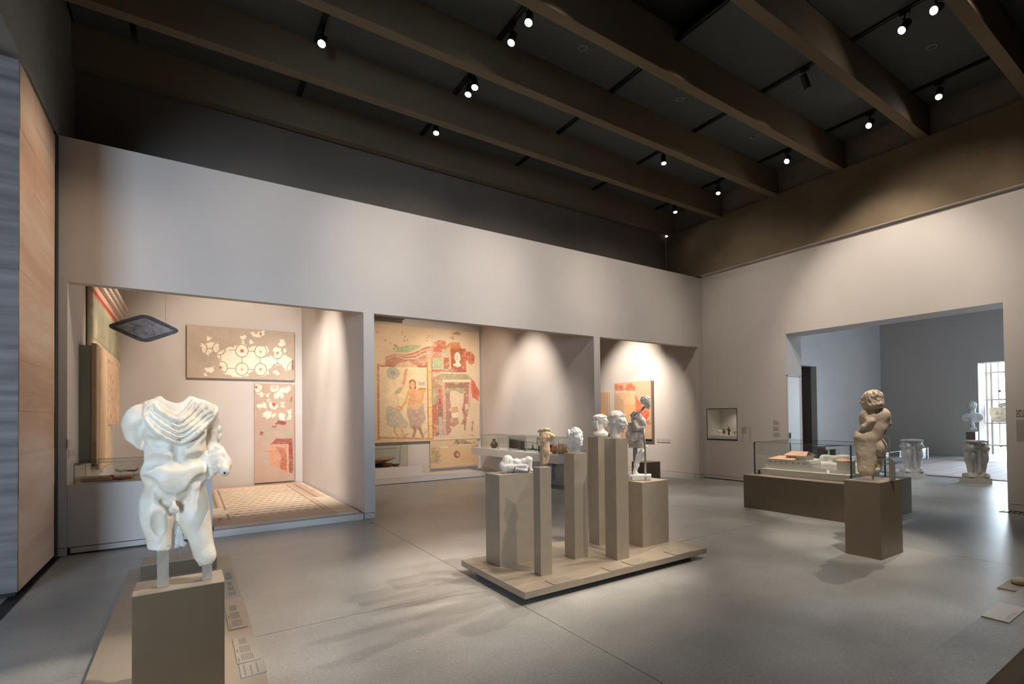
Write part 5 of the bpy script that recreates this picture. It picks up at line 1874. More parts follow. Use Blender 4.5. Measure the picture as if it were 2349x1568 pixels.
def fresco_right():
    c = Canvas(280, 430, [(613, 92), (1080, 135), (1062, 1195), (598, 1212)], (217, 192, 162))
    c.poly([(800, 150), (850, 122), (888, 140), (880, 165), (850, 158)], (150, 128, 84), 0.85, 8)
    c.specks(775, 178, 830, 200, 6, 9, (160, 108, 84), 3, 0.8)
    c.poly([(624, 228), (690, 208), (744, 222), (740, 262), (690, 270), (628, 262)], (186, 96, 80), 0.95, 8, 0.2)
    c.poly([(738, 264), (790, 232), (880, 230), (888, 268), (902, 300), (740, 304)], (196, 128, 82), 0.95, 6, 0.1)
    c.rect(604, 268, 745, 332, (182, 92, 72), 0.95, 4)
    c.rect(604, 334, 702, 392, (198, 148, 122), 0.9)
    for k in range(3):
        c.line([(612 + 30 * k, 336), (642 + 30 * k, 390)], 4, (160, 92, 74))
        c.line([(642 + 30 * k, 336), (612 + 30 * k, 390)], 4, (160, 92, 74))
    c.rect(600, 394, 698, 496, (148, 172, 128), 0.95, 4)
    c.rect(606, 410, 690, 440, (162, 184, 138), 0.8, 6)
    c.rect(700, 300, 716, 500, (214, 158, 124), 0.95)
    c.rect(716, 300, 770, 392, (170, 166, 140), 0.95)
    c.poly([(716, 392), (770, 372), (770, 500), (716, 500)], (156, 88, 68), 0.95)
    c.rect(770, 272, 786, 506, (222, 160, 112), 0.95)
    c.rect(786, 296, 940, 534, (158, 78, 58), 0.97, 4)
    c.rect(792, 250, 880, 300, (186, 112, 72), 0.9, 5)
    c.poly([(904, 314), (996, 324), (1032, 372), (1022, 440), (992, 462), (966, 436), (958, 406), (940, 420), (940, 520), (904, 520)], (186, 88, 62), 0.97, 8)
    c.line([(992, 330), (992, 455)], 6, (210, 140, 90), 0.8)
    c.line([(930, 330), (930, 440)], 6, (200, 124, 84), 0.8)
    c.ell(853, 382, 30, 52, (240, 224, 196), 1, 3)
    c.poly([(838, 420), (868, 420), (872, 440), (892, 458), (886, 472), (850, 480), (806, 462), (812, 448), (836, 440)], (240, 224, 196), 1, 3)
    c.ell(850, 384, 17, 30, (224, 196, 160), 0.8, 2)
    for a, b in (((840, 376), (846, 376)), ((856, 376), (863, 376)), ((846, 402), (856, 402))): c.line([a, b], 4, (140, 90, 66))
    # cornice and porch
    c.rect(598, 504, 942, 530, (166, 92, 72), 0.95, 3)
    c.line([(598, 556), (700, 520)], 12, (196, 140, 110), 0.9)
    c.line([(690, 536), (940, 540)], 10, CREAM)
    c.poly([(690, 546), (940, 548), (1000, 604), (700, 606)], (152, 142, 108), 0.95, 4, 0.1)
    for k in range(4): c.line([(694, 556 + 13 * k), (950 + 14 * k, 558 + 13 * k)], 4, (176, 168, 132), 0.8)
    c.poly([(598, 580), (690, 548), (700, 640), (640, 690), (598, 690)], (160, 128, 98), 0.9, 5)
    for k in range(4): c.line([(598, 590 + 24 * k), (690, 560 + 20 * k)], 5, (206, 170, 140), 0.7)
    c.rect(698, 606, 1002, 634, (232, 206, 176), 0.97, 2)
    c.line([(698, 636), (990, 636)], 6, (132, 88, 70))
    c.rect(712, 640, 970, 694, (146, 102, 82), 0.95, 4)
    c.rect(722, 694, 916, 742, (150, 154, 118), 0.9, 5)
    c.rect(594, 690, 640, 862, (156, 158, 122), 0.9, 5)
    c.rect(640, 660, 700, 1160, (164, 104, 86), 0.9, 4)
    for y0, y1 in ((690, 770), (780, 860)):
        c.rect(650, y0, 690, y1, (206, 150, 132), 0.95, 2)
        c.rect(657, y0 + 7, 683, y1 - 7, (170, 84, 70), 0.95, 2)
    c.rect(590, 856, 642, 1170, (182, 92, 70), 0.9, 5, 0.15)
    c.rect(652, 880, 694, 970, (150, 110, 94), 0.9, 4)
    c.rect(655, 974, 690, 1160, (176, 172, 164), 0.95, 2)
    c.rect(698, 640, 722, 1166, (212, 168, 150), 0.95, 2)
    c.line([(710, 650), (710, 1160)], 4, (186, 130, 114))
    c.poly([(722, 742), (770, 730), (762, 800), (782, 850), (770, 900), (784, 960), (770, 1030), (850, 1042), (800, 1078), (766, 1066), (780, 1120), (748, 1160), (722, 1164)], (166, 118, 104), 0.95, 8, 0.1)
    c.poly([(776, 720), (830, 716), (884, 752), (896, 800), (884, 900), (902, 950), (872, 1030), (850, 1044), (850, 960), (826, 880), (780, 880), (764, 800)], (220, 196, 166), 1, 6)
    c.poly([(784, 884), (838, 874), (850, 930), (826, 990), (780, 980), (776, 930)], (198, 148, 104), 0.9, 6)
    c.poly([(778, 944), (850, 930), (842, 984), (782, 982)], (238, 222, 200), 0.95, 4)
    c.poly([(782, 990), (846, 985), (852, 1044), (800, 1078), (776, 1040)], (176, 124, 98), 0.9, 6)
    c.poly([(914, 700), (960, 690), (956, 800), (946, 930), (928, 1000), (914, 1110), (898, 1124), (904, 1060), (872, 1050), (900, 980), (884, 900), (904, 830)], (164, 106, 92), 0.95, 8, 0.15)
    c.ell(932, 874, 16, 34, (224, 206, 180), 0.9, 5)
    c.poly([(958, 650), (990, 650), (988, 780), (970, 880), (956, 880)], (206, 160, 142), 0.85, 6, 0.2)
    c.poly([(988, 600), (1024, 630), (1056, 690), (1073, 740), (1060, 815), (1022, 796), (992, 782), (984, 690)], (196, 82, 56), 0.97, 8)
    for a in ((992, 1038, 11, 20), (984, 1090, 9, 34), (966, 1164, 7, 9), (992, 1166, 9, 10)): c.ell(*a, (168, 116, 94), 0.8, 6)
    c.line([(604, 1178), (800, 1176)], 10, (196, 160, 136), 0.7, 10, 0.5)
    return c


def fresco_low():
    c = Canvas(280, 170, [(598, 1218), (1062, 1200), (1068, 1465), (600, 1500)], (206, 180, 148))
    c.poly([(690, 1284), (1000, 1270), (1004, 1440), (690, 1452)], (222, 186, 142), 0.9, 10)
    c.put((c.b + 0.6 * c.g > 0.12).astype(float) * (c.y > 1290), (214, 156, 108), 0.5)
    for k in range(5):
        c.specks(606, 1290, 690, 1440, 26, 8, (142, 128, 92), 30 + k, 0.6)
        c.specks(1004, 1262, 1062, 1300, 8, 8, (142, 128, 92), 40 + k, 0.6)
    c.specks(836, 1216, 962, 1246, 26, 12, (120, 104, 82), 5, 0.8)
    c.specks(976, 1234, 1034, 1246, 10, 8, (110, 92, 72), 6, 0.8)
    c.line([(690, 1284), (760, 1282)], 8, CREAM, 0.9, 6)
    c.line([(860, 1262), (1030, 1256)], 7, CREAM, 0.9, 6)
    c.line([(640, 1476), (1040, 1440)], 7, CREAM, 0.7, 10, 0.6)
    c.ell(852, 1355, 29, 35, (122, 70, 56), 1, 3)
    c.poly([(852, 1340), (866, 1338), (872, 1360), (862, 1376), (850, 1372)], (230, 200, 164), 1, 3)
    c.ell(845, 1350, 8, 12, (150, 90, 70), 1, 2)
    return c


gf = thing('wall_fresco', 'great Roman wall fresco with a horn-bearing figure and painted porch in the middle alcove', 'fresco', (5.0, YW, 2.4))
def worn(c, base, k=0.22):
    m = np.clip(k + 0.35 * (n2(c.x, c.y, 60 / c.sz, 41) > 0.30) + 0.28 * n2(c.x, c.y, 22 / c.sz, 42) + 0.22 * n2(c.x, c.y, 200 / c.sz, 43, 2), 0, 0.9)
    c.c = c.c * (1 - m[..., None]) + np.array(base, float) * m[..., None]
    return c


def gpan(name, cv, x0, x1, z1, z0, y=13.42, th=0.05):
    return panel(name, cv, (x0 - 5.0, y - YW, z1 - 2.4), (x1 - x0, 0, 0), (0, 0, z0 - z1), th, M['paint'], gf)
gpan('left_panel', worn(fresco_left(), (222, 197, 166)), 3.66, 5.158, 3.935, 0.945)
gpan('right_panel', worn(fresco_right(), (222, 197, 168)), 5.168, 6.515, 3.935, 0.955)
gpan('lower_panel', worn(fresco_low(), (212, 186, 152)), 5.09, 6.45, 0.948, 0.205)
box('backing_frame', -1.30, 1.48, -0.028, -0.003, -1.42, 1.50, M['steel_d'], gf)

# ---- two restored ceiling panels on the left alcove's back wall
BEI = (186, 168, 150)
def islands(c, polys, fade):
    clip = np.zeros(c.x.shape, bool)
    for p in polys:
        x, y = c.xy(fade)
        x = x + 14 * n2(c.x, c.y, 110 / c.sz, 51, 2)
        y = y + 14 * n2(c.x, c.y, 110 / c.sz, 52, 2)
        m = np.zeros(x.shape, bool)
        for i in range(len(p)):
            (x0, y0), (x1, y1) = p[i], p[(i + 1) % len(p)]
            if y0 != y1: m ^= ((y0 > y) != (y1 > y)) & (x < (x1 - x0) * (y - y0) / (y1 - y0) + x0)
        clip |= m
    c.put(clip.astype(float), (240, 226, 202))
    return clip


def hexes(c, w=4, col=(206, 184, 160), a=0.55, r=88):
    x, y = c.x, c.y
    for k in range(-2, 14):
        for j in range(-1, 10):
            cx, cy = 92 + k * 172 * 0.5 * 2 - (j % 2) * 86, 200 + j * 150
            if abs(cx - c.x.mean()) > c.sz or abs(cy - c.y.mean()) > c.sz: continue
            q = [(cx + r * math.sin(t * math.pi / 3), cy + r * math.cos(t * math.pi / 3)) for t in range(4)]
            c.line(q, w, col, a, 1)


c = Canvas(400, 210, [(47, 62), (1042, 138), (1037, 582), (44, 553)], BEI)
hexes(c)
for cx, cy in ((190, 300), (130, 460), (360, 150), (900, 150), (960, 520)): c.ring(cx, cy, 46, 5, (204, 182, 158), 0.45)
cl = islands(c, [
    [(160, 230), (200, 240), (240, 225), (320, 222), (316, 260), (330, 300), (290, 318), (250, 312), (228, 342), (180, 318), (170, 280)],
    [(212, 170), (240, 185), (268, 180), (250, 200), (235, 212), (220, 200)],
    [(302, 340), (330, 310), (380, 290), (430, 272), (450, 262), (500, 270), (530, 240), (560, 252), (580, 290), (640, 262), (700, 262), (770, 266), (790, 300), (760, 350), (700, 370), (640, 390), (760, 366), (830, 348), (900, 350), (940, 348), (1010, 376), (1008, 400), (1000, 476), (950, 478), (920, 450), (820, 444), (770, 474), (790, 520), (740, 545), (680, 540), (650, 490), (590, 510), (580, 540), (500, 546), (400, 532), (362, 512), (380, 500), (320, 470), (320, 430), (330, 400), (312, 370)],
    [(505, 180), (545, 162), (570, 170), (556, 200), (530, 204)], [(530, 210), (550, 214), (548, 246), (522, 244)], [(596, 200), (640, 208), (630, 236), (604, 258), (594, 240)],
    [(612, 140), (640, 122), (665, 150), (690, 126), (745, 122), (742, 156), (700, 172), (650, 186), (618, 170)],
    [(875, 240), (900, 206), (945, 200), (942, 246), (915, 270), (880, 268)], [(812, 290), (850, 272), (900, 280), (920, 330), (890, 352), (850, 340), (830, 310)],
    [(926, 300), (944, 286), (964, 310), (940, 336)], [(205, 470), (270, 460), (284, 494), (250, 508), (214, 504)], [(190, 510), (215, 516), (212, 540), (190, 538)],
    [(815, 490), (860, 484), (896, 516), (866, 542), (836, 524)]], 14)
LN = (122, 104, 84)
for cx, cy in ((530, 307), (705, 312), (868, 322), (528, 475), (703, 480), (338, 460), (160, 286), (322, 286), (866, 482), (1022, 470)):
    c.ring(cx, cy, 57, 6, LN, 0.85, 1, 0, cl)
    c.ring(cx, cy, 18, 3, (206, 176, 150), 0.8, 1, 0, cl)
for a, b in (((588, 307), (648, 312)), ((415, 297), (472, 300)), ((530, 364), (530, 420)), ((395, 466), (470, 470)), ((700, 370), (700, 424)), ((866, 378), (866, 430)), ((216, 286), (268, 286)), ((336, 350), (338, 404)), ((585, 478), (648, 480)), ((920, 330), (965, 332))):
    c.line([a, b], 5, LN, 0.85, 1, 0, cl)
for cx, cy, r in ((530, 307, 15), (334, 462, 13), (703, 478, 12), (708, 148, 13), (870, 326, 12), (528, 478, 9), (705, 316, 9)): c.ell(cx, cy, r, r, (196, 104, 82) if r > 12 else (176, 132, 108), 0.9)
c.rect(1014, 395, 1030, 485, (162, 100, 82), 0.8, 8)
t = thing('wall_fresco', 'wide restored fresco panel with white roundels, upper one on the left alcove back wall', 'fresco', (0.93, 13.5, 3.0))
panel('painted_panel', c, (-0.985, -0.085, 0.545), (1.965, 0, 0), (0, 0, -1.10), 0.07, M['paint'], t)

c = Canvas(160, 360, [(675, 618), (1048, 628), (1046, 1518), (668, 1545)], (186, 160, 142))
cl = islands(c, [
    [(684, 626), (740, 628), (744, 660), (720, 690), (776, 716), (740, 745), (700, 726), (680, 680)], [(820, 640), (900, 632), (910, 660), (1005, 640), (1016, 670), (985, 710), (930, 712), (890, 760), (860, 750), (850, 710), (822, 690)],
    [(905, 714), (940, 712), (950, 750), (920, 760)], [(790, 770), (815, 762), (812, 790), (795, 792)], [(800, 822), (830, 800), (826, 780), (800, 800)],
    [(806, 800), (840, 806), (852, 840), (900, 790), (906, 830), (880, 866), (830, 862), (806, 836)], [(912, 804), (960, 800), (950, 846), (914, 836)],
    [(700, 810), (740, 812), (760, 790), (784, 806), (776, 850), (745, 840), (720, 860), (700, 838)], [(745, 900), (790, 872), (830, 886), (826, 930), (790, 950), (752, 930)],
    [(890, 895), (930, 900), (960, 912), (955, 960), (910, 966), (890, 930)], [(975, 870), (1015, 860), (1020, 900), (1016, 950), (980, 954), (992, 910)], [(830, 910), (860, 900), (862, 930), (836, 936)], [(780, 720), (812, 712), (806, 740), (786, 740)]], 11)
for cx, cy in ((700, 655), (856, 655), (852, 815)):
    c.ring(cx, cy, 50, 6, LN, 0.85, 1, 0, cl)
    c.ring(cx, cy, 20, 4, (190, 160, 136), 0.8, 1, 0, cl)
for a, b in (((852, 706), (852, 760)), ((905, 655), (975, 660)), ((905, 815), (960, 816)), ((740, 690), (760, 712))): c.line([a, b], 5, LN, 0.85, 1, 0, cl)
for cx, cy, r, k in ((693, 655, 12, REDB), (852, 813, 13, (176, 76, 66)), (856, 655, 9, (170, 150, 132))): c.ell(cx, cy, r, r, k)
c.specks(868, 974, 968, 994, 30, 10, (142, 76, 66), 3)
c.specks(840, 1012, 874, 1030, 8, 8, (150, 110, 96), 4)
c.poly([(726, 1066), (754, 1070), (748, 1104), (722, 1096)], (146, 74, 64), 0.9, 6)
c.poly([(756, 1082), (780, 1056), (826, 1116), (760, 1116)], (176, 170, 152), 0.8, 10)
c.poly([(922, 1096), (1000, 1064), (1020, 1040), (1016, 1110), (940, 1122)], (166, 172, 148), 0.8, 8, 0.3)
c.poly([(832, 1172), (870, 1132), (975, 1130), (1022, 1130), (1030, 1160), (1032, 1400), (1026, 1452), (990, 1440), (985, 1180)], (150, 78, 68), 0.97, 6)
c.poly([(832, 1172), (985, 1164), (985, 1182), (800, 1190)], (150, 78, 68), 0.9, 6)
c.poly([(800, 1190), (985, 1184), (986, 1440), (950, 1455), (905, 1420), (870, 1396), (820, 1380), (808, 1310), (800, 1240)], (204, 146, 112), 0.97, 10)
c.poly([(870, 1210), (950, 1215), (975, 1290), (975, 1430), (930, 1420), (900, 1390), (920, 1300)], (176, 96, 72), 0.85, 14, 0.3)
c.put(((np.abs(c.g) < 0.03) & (c.y > 1130) & (c.y < 1450) & (c.x > 840)).astype(float), (222, 188, 160), 0.6)
c.line([(985, 1184), (985, 1440)], 7, (226, 190, 160), 0.9)
c.line([(800, 1190), (985, 1184)], 6, (226, 190, 160), 0.9)
c.line([(760, 1248), (900, 1242)], 5, (156, 112, 92), 0.8)
c.rect(1012, 745, 1028, 792, (150, 84, 72), 0.9, 6)
worn(c, (186, 160, 142), 0.12)
t = thing('wall_fresco', 'narrow upright restored fresco panel, lower one on the left alcove back wall', 'fresco', (1.51, 13.5, 1.3))
panel('painted_panel', c, (-0.38, -0.085, 1.06), (0.772, 0, 0), (0, 0, -2.19), 0.07, M['paint'], t)

# ---- fragments on the left alcove side wall (seen at a steep angle)
def side_canvas(nx, ny, base): return Canvas(nx, ny, [(0, 0), (nx * 10, 0), (nx * 10, ny * 10), (0, ny * 10)], base)
c = side_canvas(90, 60, (168, 162, 136))
c.rect(0, 0, 900, 150, (226, 196, 170), 1, 1)
for k in range(4): c.rect(0, 26 + 30 * k, 900, 34 + 30 * k, (150, 104, 84), 0.8, 1)
c.rect(0, 150, 900, 190, (176, 72, 52), 1, 2)
c.put(((c.b > 0.1) & (c.y > 190)).astype(float), (200, 178, 146), 0.7)
c.put((n2(c.x, c.y * 0.15, 0.012, 5) > 0.1).astype(float) * (c.y > 190), (140, 140, 112), 0.6)
c.rect(0, 520, 900, 600, (214, 186, 154), 0.95, 6)
c.rect(0, 512, 900, 522, (130, 110, 84), 0.9, 2)
t = thing('wall_fresco', 'upper green fresco with a moulded cornice on the left alcove side wall', 'fresco', (-1.16, 11.6, 3.1))
panel('painted_panel', c, (0.075, -1.75, 0.62), (0, 3.55, 0), (0, 0, -1.15), 0.06, M['paint'], t)
bm = bmesh.new()
bx(bm, -0.01, 0.125, -1.75, 1.80, 0.44, 0.50)
bx(bm, -0.01, 0.16, -1.75, 1.80, 0.51, 0.56)
bx(bm, -0.01, 0.20, -1.75, 1.80, 0.57, 0.63)
from_bm('cornice', bm, mat('pale_stucco', (0.62, 0.52, 0.44), 0.8, var=0.1, scale=8), t)
c = side_canvas(70, 90, (206, 176, 140))
c.put((n2(c.x, c.y * 0.12, 0.012, 9) > 0.05).astype(float), (230, 208, 180), 0.7)
c.put((n2(c.x, c.y * 0.10, 0.014, 12) < -0.2).astype(float), (160, 120, 88), 0.6)
t = thing('wall_fresco', 'front leaf of the peeling lower fresco on the left alcove side wall', 'fresco', (-1.16, 9.9, 1.8))
panel('painted_panel', c, (0.17, -0.60, 0.79), (0, 1.08, 0), (0, 0, -1.60), 0.05, M['paint'], t)
box('backing', 0.0, 0.115, -0.59, 0.46, -0.78, 0.76, mat('grey_green_board', (0.33, 0.33, 0.265), 0.8), t)
c = side_canvas(90, 80, (208, 178, 146))
c.put((n2(c.x * 0.4, c.y * 0.12, 0.012, 19) > 0.05).astype(float), (228, 202, 174), 0.7)
c.put((c.b > 0.22).astype(float), (188, 126, 100), 0.6)
c.put((c.g < -0.3).astype(float), (150, 124, 100), 0.6)
t = thing('wall_fresco', 'rear leaf of the peeling lower fresco on the left alcove side wall', 'fresco', (-1.16, 11.6, 2.0))
panel('painted_panel', c, (0.10, -1.20, 0.55), (0, 2.55, 0), (0, 0, -1.05), 0.05, M['paint'], t)
c = side_canvas(40, 40, (206, 178, 146))
panel('lower_strip', c, (0.095, -1.20, -0.501), (0, 1.3, 0), (0, 0, -0.65), 0.05, M['paint'], t)

# ---- frescoes on the right alcove wall
c = Canvas(120, 130, [(210, 488), (555, 455), (548, 1040), (205, 1000)], (196, 160, 130))
c.poly([(215, 500), (240, 490), (250, 510), (280, 500), (300, 520), (300, 555), (215, 560)], (196, 92, 66), 0.95, 9, 0.2)
c.poly([(316, 540), (345, 500), (375, 482), (412, 520), (412, 560), (330, 560)], (206, 96, 64), 0.95, 8, 0.2)
c.poly([(216, 562), (412, 560), (410, 600), (420, 760), (390, 800), (300, 780), (300, 690), (290, 640), (250, 610), (222, 590)], (222, 182, 140), 0.95, 8)
c.rect(216, 560, 412, 574, (226, 206, 176), 0.95, 3)
c.poly([(300, 690), (410, 690), (440, 800), (420, 840), (310, 800)], (226, 160, 104), 0.85, 12)
c.poly([(412, 590), (430, 640), (470, 700), (530, 740), (536, 800), (500, 870), (440, 850), (415, 740)], (204, 84, 54), 0.95, 12, 0.15)
c.put(((np.abs(c.g) < 0.04) & (c.x > 300) & (c.x < 540) & (c.y > 600) & (c.y < 860)).astype(float), (236, 190, 150), 0.6)
c.specks(500, 860, 545, 890, 5, 12, (190, 88, 60), 3)
worn(c, (202, 170, 142), 0.25)
t = thing('wall_fresco', 'red and ochre fresco fragment on the right alcove wall behind the rod statue', 'fresco', (10.02, 10.85, 1.7))
panel('painted_panel', c, (-0.075, 0.745, 0.80), (0, -1.50, 0), (0, 0, -1.60), 0.03, M['paint'], t)
box('backing_board', -0.04, -0.006, -0.80, 0.72, -0.88, 0.78, M['brown'], t)
c = Canvas(90, 110, [(0, 575), (148, 568), (148, 940), (0, 940)], (196, 162, 132))
c.poly([(20, 660), (80, 650), (90, 690), (130, 730), (126, 790), (80, 800), (20, 790)], (232, 150, 70), 0.95, 10)
c.poly([(20, 660), (66, 650), (72, 700), (40, 720)], (206, 90, 54), 0.9, 8)
c.put(((c.g > 0.15) & (c.x > 30) & (c.x < 130) & (c.y > 680) & (c.y < 800)).astype(float), (238, 186, 110), 0.8)
worn(c, (202, 170, 142), 0.2)
t = thing('wall_fresco', 'smaller orange fresco fragment left of the red one on the right alcove wall', 'fresco', (10.02, 12.5, 1.7))
panel('painted_panel', c, (-0.06, 0.75, 0.56), (0, -1.36, 0), (0, 0, -1.25), 0.045, M['paint'], t)

# ---- geometric mosaic of the left alcove
def mosaic():
    x0, x1, y0, y1 = 0.245, 2.085, 8.515, 13.45
    nx, ny = 250, 300
    c = Canvas(nx, ny, [(x0, y1), (x1, y1), (x1, y0), (x0, y0)], (196, 170, 148))
    x, y = c.x, c.y
    sp = n2(x, y, 60, 8, 2)
    c.c *= (1 + 0.06 * sp)[..., None]
    DK, LT = (140, 122, 106), (218, 198, 174)
    inn = (x > 0.40) & (x < 1.745) & (y > 9.08) & (y < 13.12)
    c.put(inn.astype(float), LT, 1)
    pat = (x > 0.475) & (x < 1.685) & (y > 9.17) & (y < 12.92)
    px, py = (x - 0.475) / 0.121, (y - 9.17) / 0.25
    row = np.floor(py)
    fx = np.mod(px + 0.5 * np.mod(row, 2), 1.0)
    fy = np.mod(py, 1.0)
    dk = pat & (((fx < 0.52) & (fy < 0.30)) | ((fx >= 0.5) & (fy > 0.04) & (fy < 0.16)))
    c.put(dk.astype(float), DK, 0.85)
    for a, b in ((0.325, 0.362), (0.43, 0.462), (1.69, 1.722), (1.845, 1.885)):
        tp = 13.0
        c.put(((x > a) & (x < b) & (y > 9.02) & (y < tp)).astype(float), DK, 0.9)
    for a, b in ((9.045, 9.075), (9.125, 9.15), (12.95, 12.985)): c.put(((x > 0.33) & (x < 1.74) & (y > a) & (y < b)).astype(float), DK, 0.75)
    # areas lost and filled with smooth mortar
    j = c.j1 * 0.05
    lost = ((x + j > 1.80) & (y + j * 3 < 10.6)) | ((x - j > 2.0 - 0.0 * y)) | ((x + j * 1.5 < 0.40 + 0.10 * np.exp(-((y - 9.75) / 0.28) ** 2)) & (y > 9.32 + j * 2) & (y < 10.35 + j * 4))
    c.put(lost.astype(float), (214, 198, 178), 1)
    rel = np.where(lost, -0.002, 0.001 + 0.0008 * sp)
    return c, rel


mc, rel = mosaic()
t = thing('floor_mosaic', 'geometric black and cream floor mosaic on the low platform of the left alcove', 'mosaic', (1.165, 10.98, 0.0905))
o = panel('mosaic_slab', mc, (-0.92, 2.47, 0.041), (1.84, 0, 0), (0, -4.935, 0), 0.038, M['mosaic'], t, rel)
co = o.data
# back edge follows the narrowing alcove
for v_ in co.vertices:
    v_.co.x = v_.co.x - max(0.0, v_.co.x) * 0.045 * (v_.co.y + 2.47) / 4.94

# ------------------------------------------------------------------ hanging lozenge relief
t = thing('hanging_relief', 'dark lozenge-shaped relief with a raised rim, hung on two wires in the left opening', 'relief', (-0.50, 9.30, 2.83))
def loz(w, h, r, n=10):
    c = [(-w, 0), (0, h), (w, 0), (0, -h)]
    out = []
    for i in range(4):
        p, q, s = Vector(c[i - 1]), Vector(c[i]), Vector(c[(i + 1) % 4])
        a = q + (p - q).normalized() * r
        b = q + (s - q).normalized() * r
        for k in range(n + 1):
            u = k / n
            out.append(a * (1 - u) ** 2 + q * 2 * u * (1 - u) + b * u * u)
    return out
lm = mat('dark_stone', (0.12, 0.108, 0.10), 0.55, var=0.3, scale=22, bump=0.3, bscale=60)
lg = mat('grey_relief', (0.38, 0.35, 0.335), 0.6, var=0.3, scale=14, bump=0.3, bscale=50)
bm = bmesh.new()
rings = []
for (w, h, r, y) in ((0.405, 0.205, 0.10, 0.03), (0.412, 0.210, 0.10, -0.005), (0.400, 0.202, 0.09, -0.022), (0.350, 0.165, 0.05, -0.022), (0.325, 0.150, 0.02, -0.010)):
    rings.append([bm.verts.new((p.x, y, p.y)) for p in loz(w, h, r)])
for a, b in zip(rings, rings[1:]):
    n = len(a)
    for i in range(n): bm.faces.new((a[i], a[(i + 1) % n], b[(i + 1) % n], b[i]))
bm.faces.new(rings[0])
bmesh.ops.recalc_face_normals(bm, faces=bm.faces[:])
from_bm('rim', bm, lm, t)
v = Vol((-0.36, -0.05, -0.18), (0.36, 0.04, 0.18), 0.006)
v.boxs((0, 0.005, 0), (0.5, 0.012, 0.3), 0)
for a, b, r in (((-0.16, 0.02), (-0.04, 0.0), 0.030), ((-0.12, -0.01), (-0.13, -0.05), 0.016), ((-0.05, 0.0), (-0.03, -0.06), 0.016), ((-0.16, 0.03), (-0.18, 0.06), 0.020), ((0.05, 0.06), (0.08, -0.05), 0.022), ((0.06, 0.04), (0.12, 0.02), 0.014), ((-0.02, 0.01), (0.03, 0.03), 0.014), ((0.0, -0.07), (0.10, -0.075), 0.012)):
    v.cap((a[0], -0.008, a[1]), (b[0], -0.008, b[1]), r, r * .8, 0.01)
v.rough(0.004, 30, 3, 3)
XX, YY, ZZ = v.pts()
v.f = np.maximum(v.f, ((np.abs(XX) / 0.33 + np.abs(ZZ) / 0.155) - 1) * 0.14).astype(np.float32)
link('relief_field', v.mesh('relief_field'), lg, t)
for x in (-0.215, 0.225):
    bm = bmesh.new()
    tube(bm, [(x, 0.005, 0.085), (x, 0.005, 1.66)], 0.0012, 6)
    from_bm('wire', bm, M['steel_d'], t)

# ------------------------------------------------------------------ vessels and small finds
def lathed(name, label, cat, loc, prof, m, n=28, extra=None, group=None, part='body'):
    t = thing(name, label, cat, loc, 0, group)
    bm = bmesh.new()
    lathe(bm, prof, n, cap1=False)
    from_bm(part, bm, m, t, smooth=True)
    if extra: extra(t)
    return t


def bowl_prof(r, h, foot=0.4, th=0.008):
    return [(r * foot, 0), (r * foot, h * 0.12), (r * 0.55, h * 0.2), (r * 0.85, h * 0.55), (r, h), (r - th, h), (r * 0.80, h * 0.58), (r * 0.5, h * 0.28), (0.001, h * 0.24)]


def handle(pts, r, m, name='handle'):
    def f(t):
        bm = bmesh.new()
        tube(bm, spline(pts, 5), r, 8)
        from_bm(name, bm, m, t, smooth=True)
    return f


ZS = 0.753
def scale_prof(p, h):
    k = h / max(z for _, z in p)
    return [(r * k, z * k) for r, z in p]
JUG = [(0.22, 0), (0.25, 0.04), (0.38, 0.25), (0.40, 0.42), (0.30, 0.62), (0.17, 0.78), (0.15, 0.90), (0.20, 1.0), (0.17, 1.0), (0.12, 0.9), (0.13, 0.78), (0.001, 0.7)]
ROUND = [(0.25, 0), (0.28, 0.05), (0.48, 0.30), (0.52, 0.50), (0.44, 0.72), (0.28, 0.86), (0.30, 1.0), (0.26, 1.0), (0.24, 0.88), (0.001, 0.8)]
FLASK = [(0.20, 0), (0.38, 0.06), (0.42, 0.2), (0.30, 0.42), (0.12, 0.55), (0.10, 0.9), (0.16, 1.0), (0.13, 1.0), (0.08, 0.9), (0.10, 0.56), (0.001, 0.5)]
lathed('bronze_jug', 'tall dark bronze jug at the far end of the long alcove shelf', 'jug', (6.3, 12.15, ZS), scale_prof(JUG, 0.237), M['bronze_o'])
lathed('small_weight', 'tiny dark bronze piece beside the bronze jug', 'small find', (6.3, 11.92, ZS), [(0.018, 0), (0.02, 0.012), (0.008, 0.018), (0.010, 0.035), (0.001, 0.037)], M['bronze_o'])
t = thing('bronze_ladle', 'dark bronze ladle standing upright in the middle shelf case', 'ladle', (6.3, 10.86 + 0.0, ZS))
v = Vol((-0.05, -0.02, -0.005), (0.05, 0.03, 0.22), 0.003)
v.ell((0, 0, 0.045), (0.032, 0.012, 0.042), 0.004)
v.ell((0, -0.014, 0.045), (0.022, 0.012, 0.032), 0.004, 's')
v.path([(0, 0, 0.085), (0.004, 0, 0.14), (0.010, 0.005, 0.19), (0.003, 0.012, 0.205)], [0.007, 0.005, 0.005, 0.006], 0.006)
link('ladle', v.mesh('ladle'), M['bronze_o'], t)
lathed('glass_dish', 'shallow pale glass dish left of the small black stopper', 'dish', (6.3, 10.72, ZS), bowl_prof(0.05, 0.032), M['glass_g'])
lathed('black_stopper', 'tiny black stopper on a white saucer among the glass vessels', 'small find', (6.3, 10.585, ZS), [(0.045, 0), (0.05, 0.008), (0.012, 0.010), (0.012, 0.03), (0.022, 0.045), (0.020, 0.056), (0.001, 0.057)], M['black'])
lathed('glass_bowl', 'wide greenish glass bowl left of the glass flask', 'bowl', (6.3, 10.43, ZS), bowl_prof(0.058, 0.054), M['glass_g'])
lathed('glass_flask', 'greenish glass flask with a thin neck', 'flask', (6.3, 10.25, ZS), scale_prof(FLASK, 0.15), M['glass_g'])
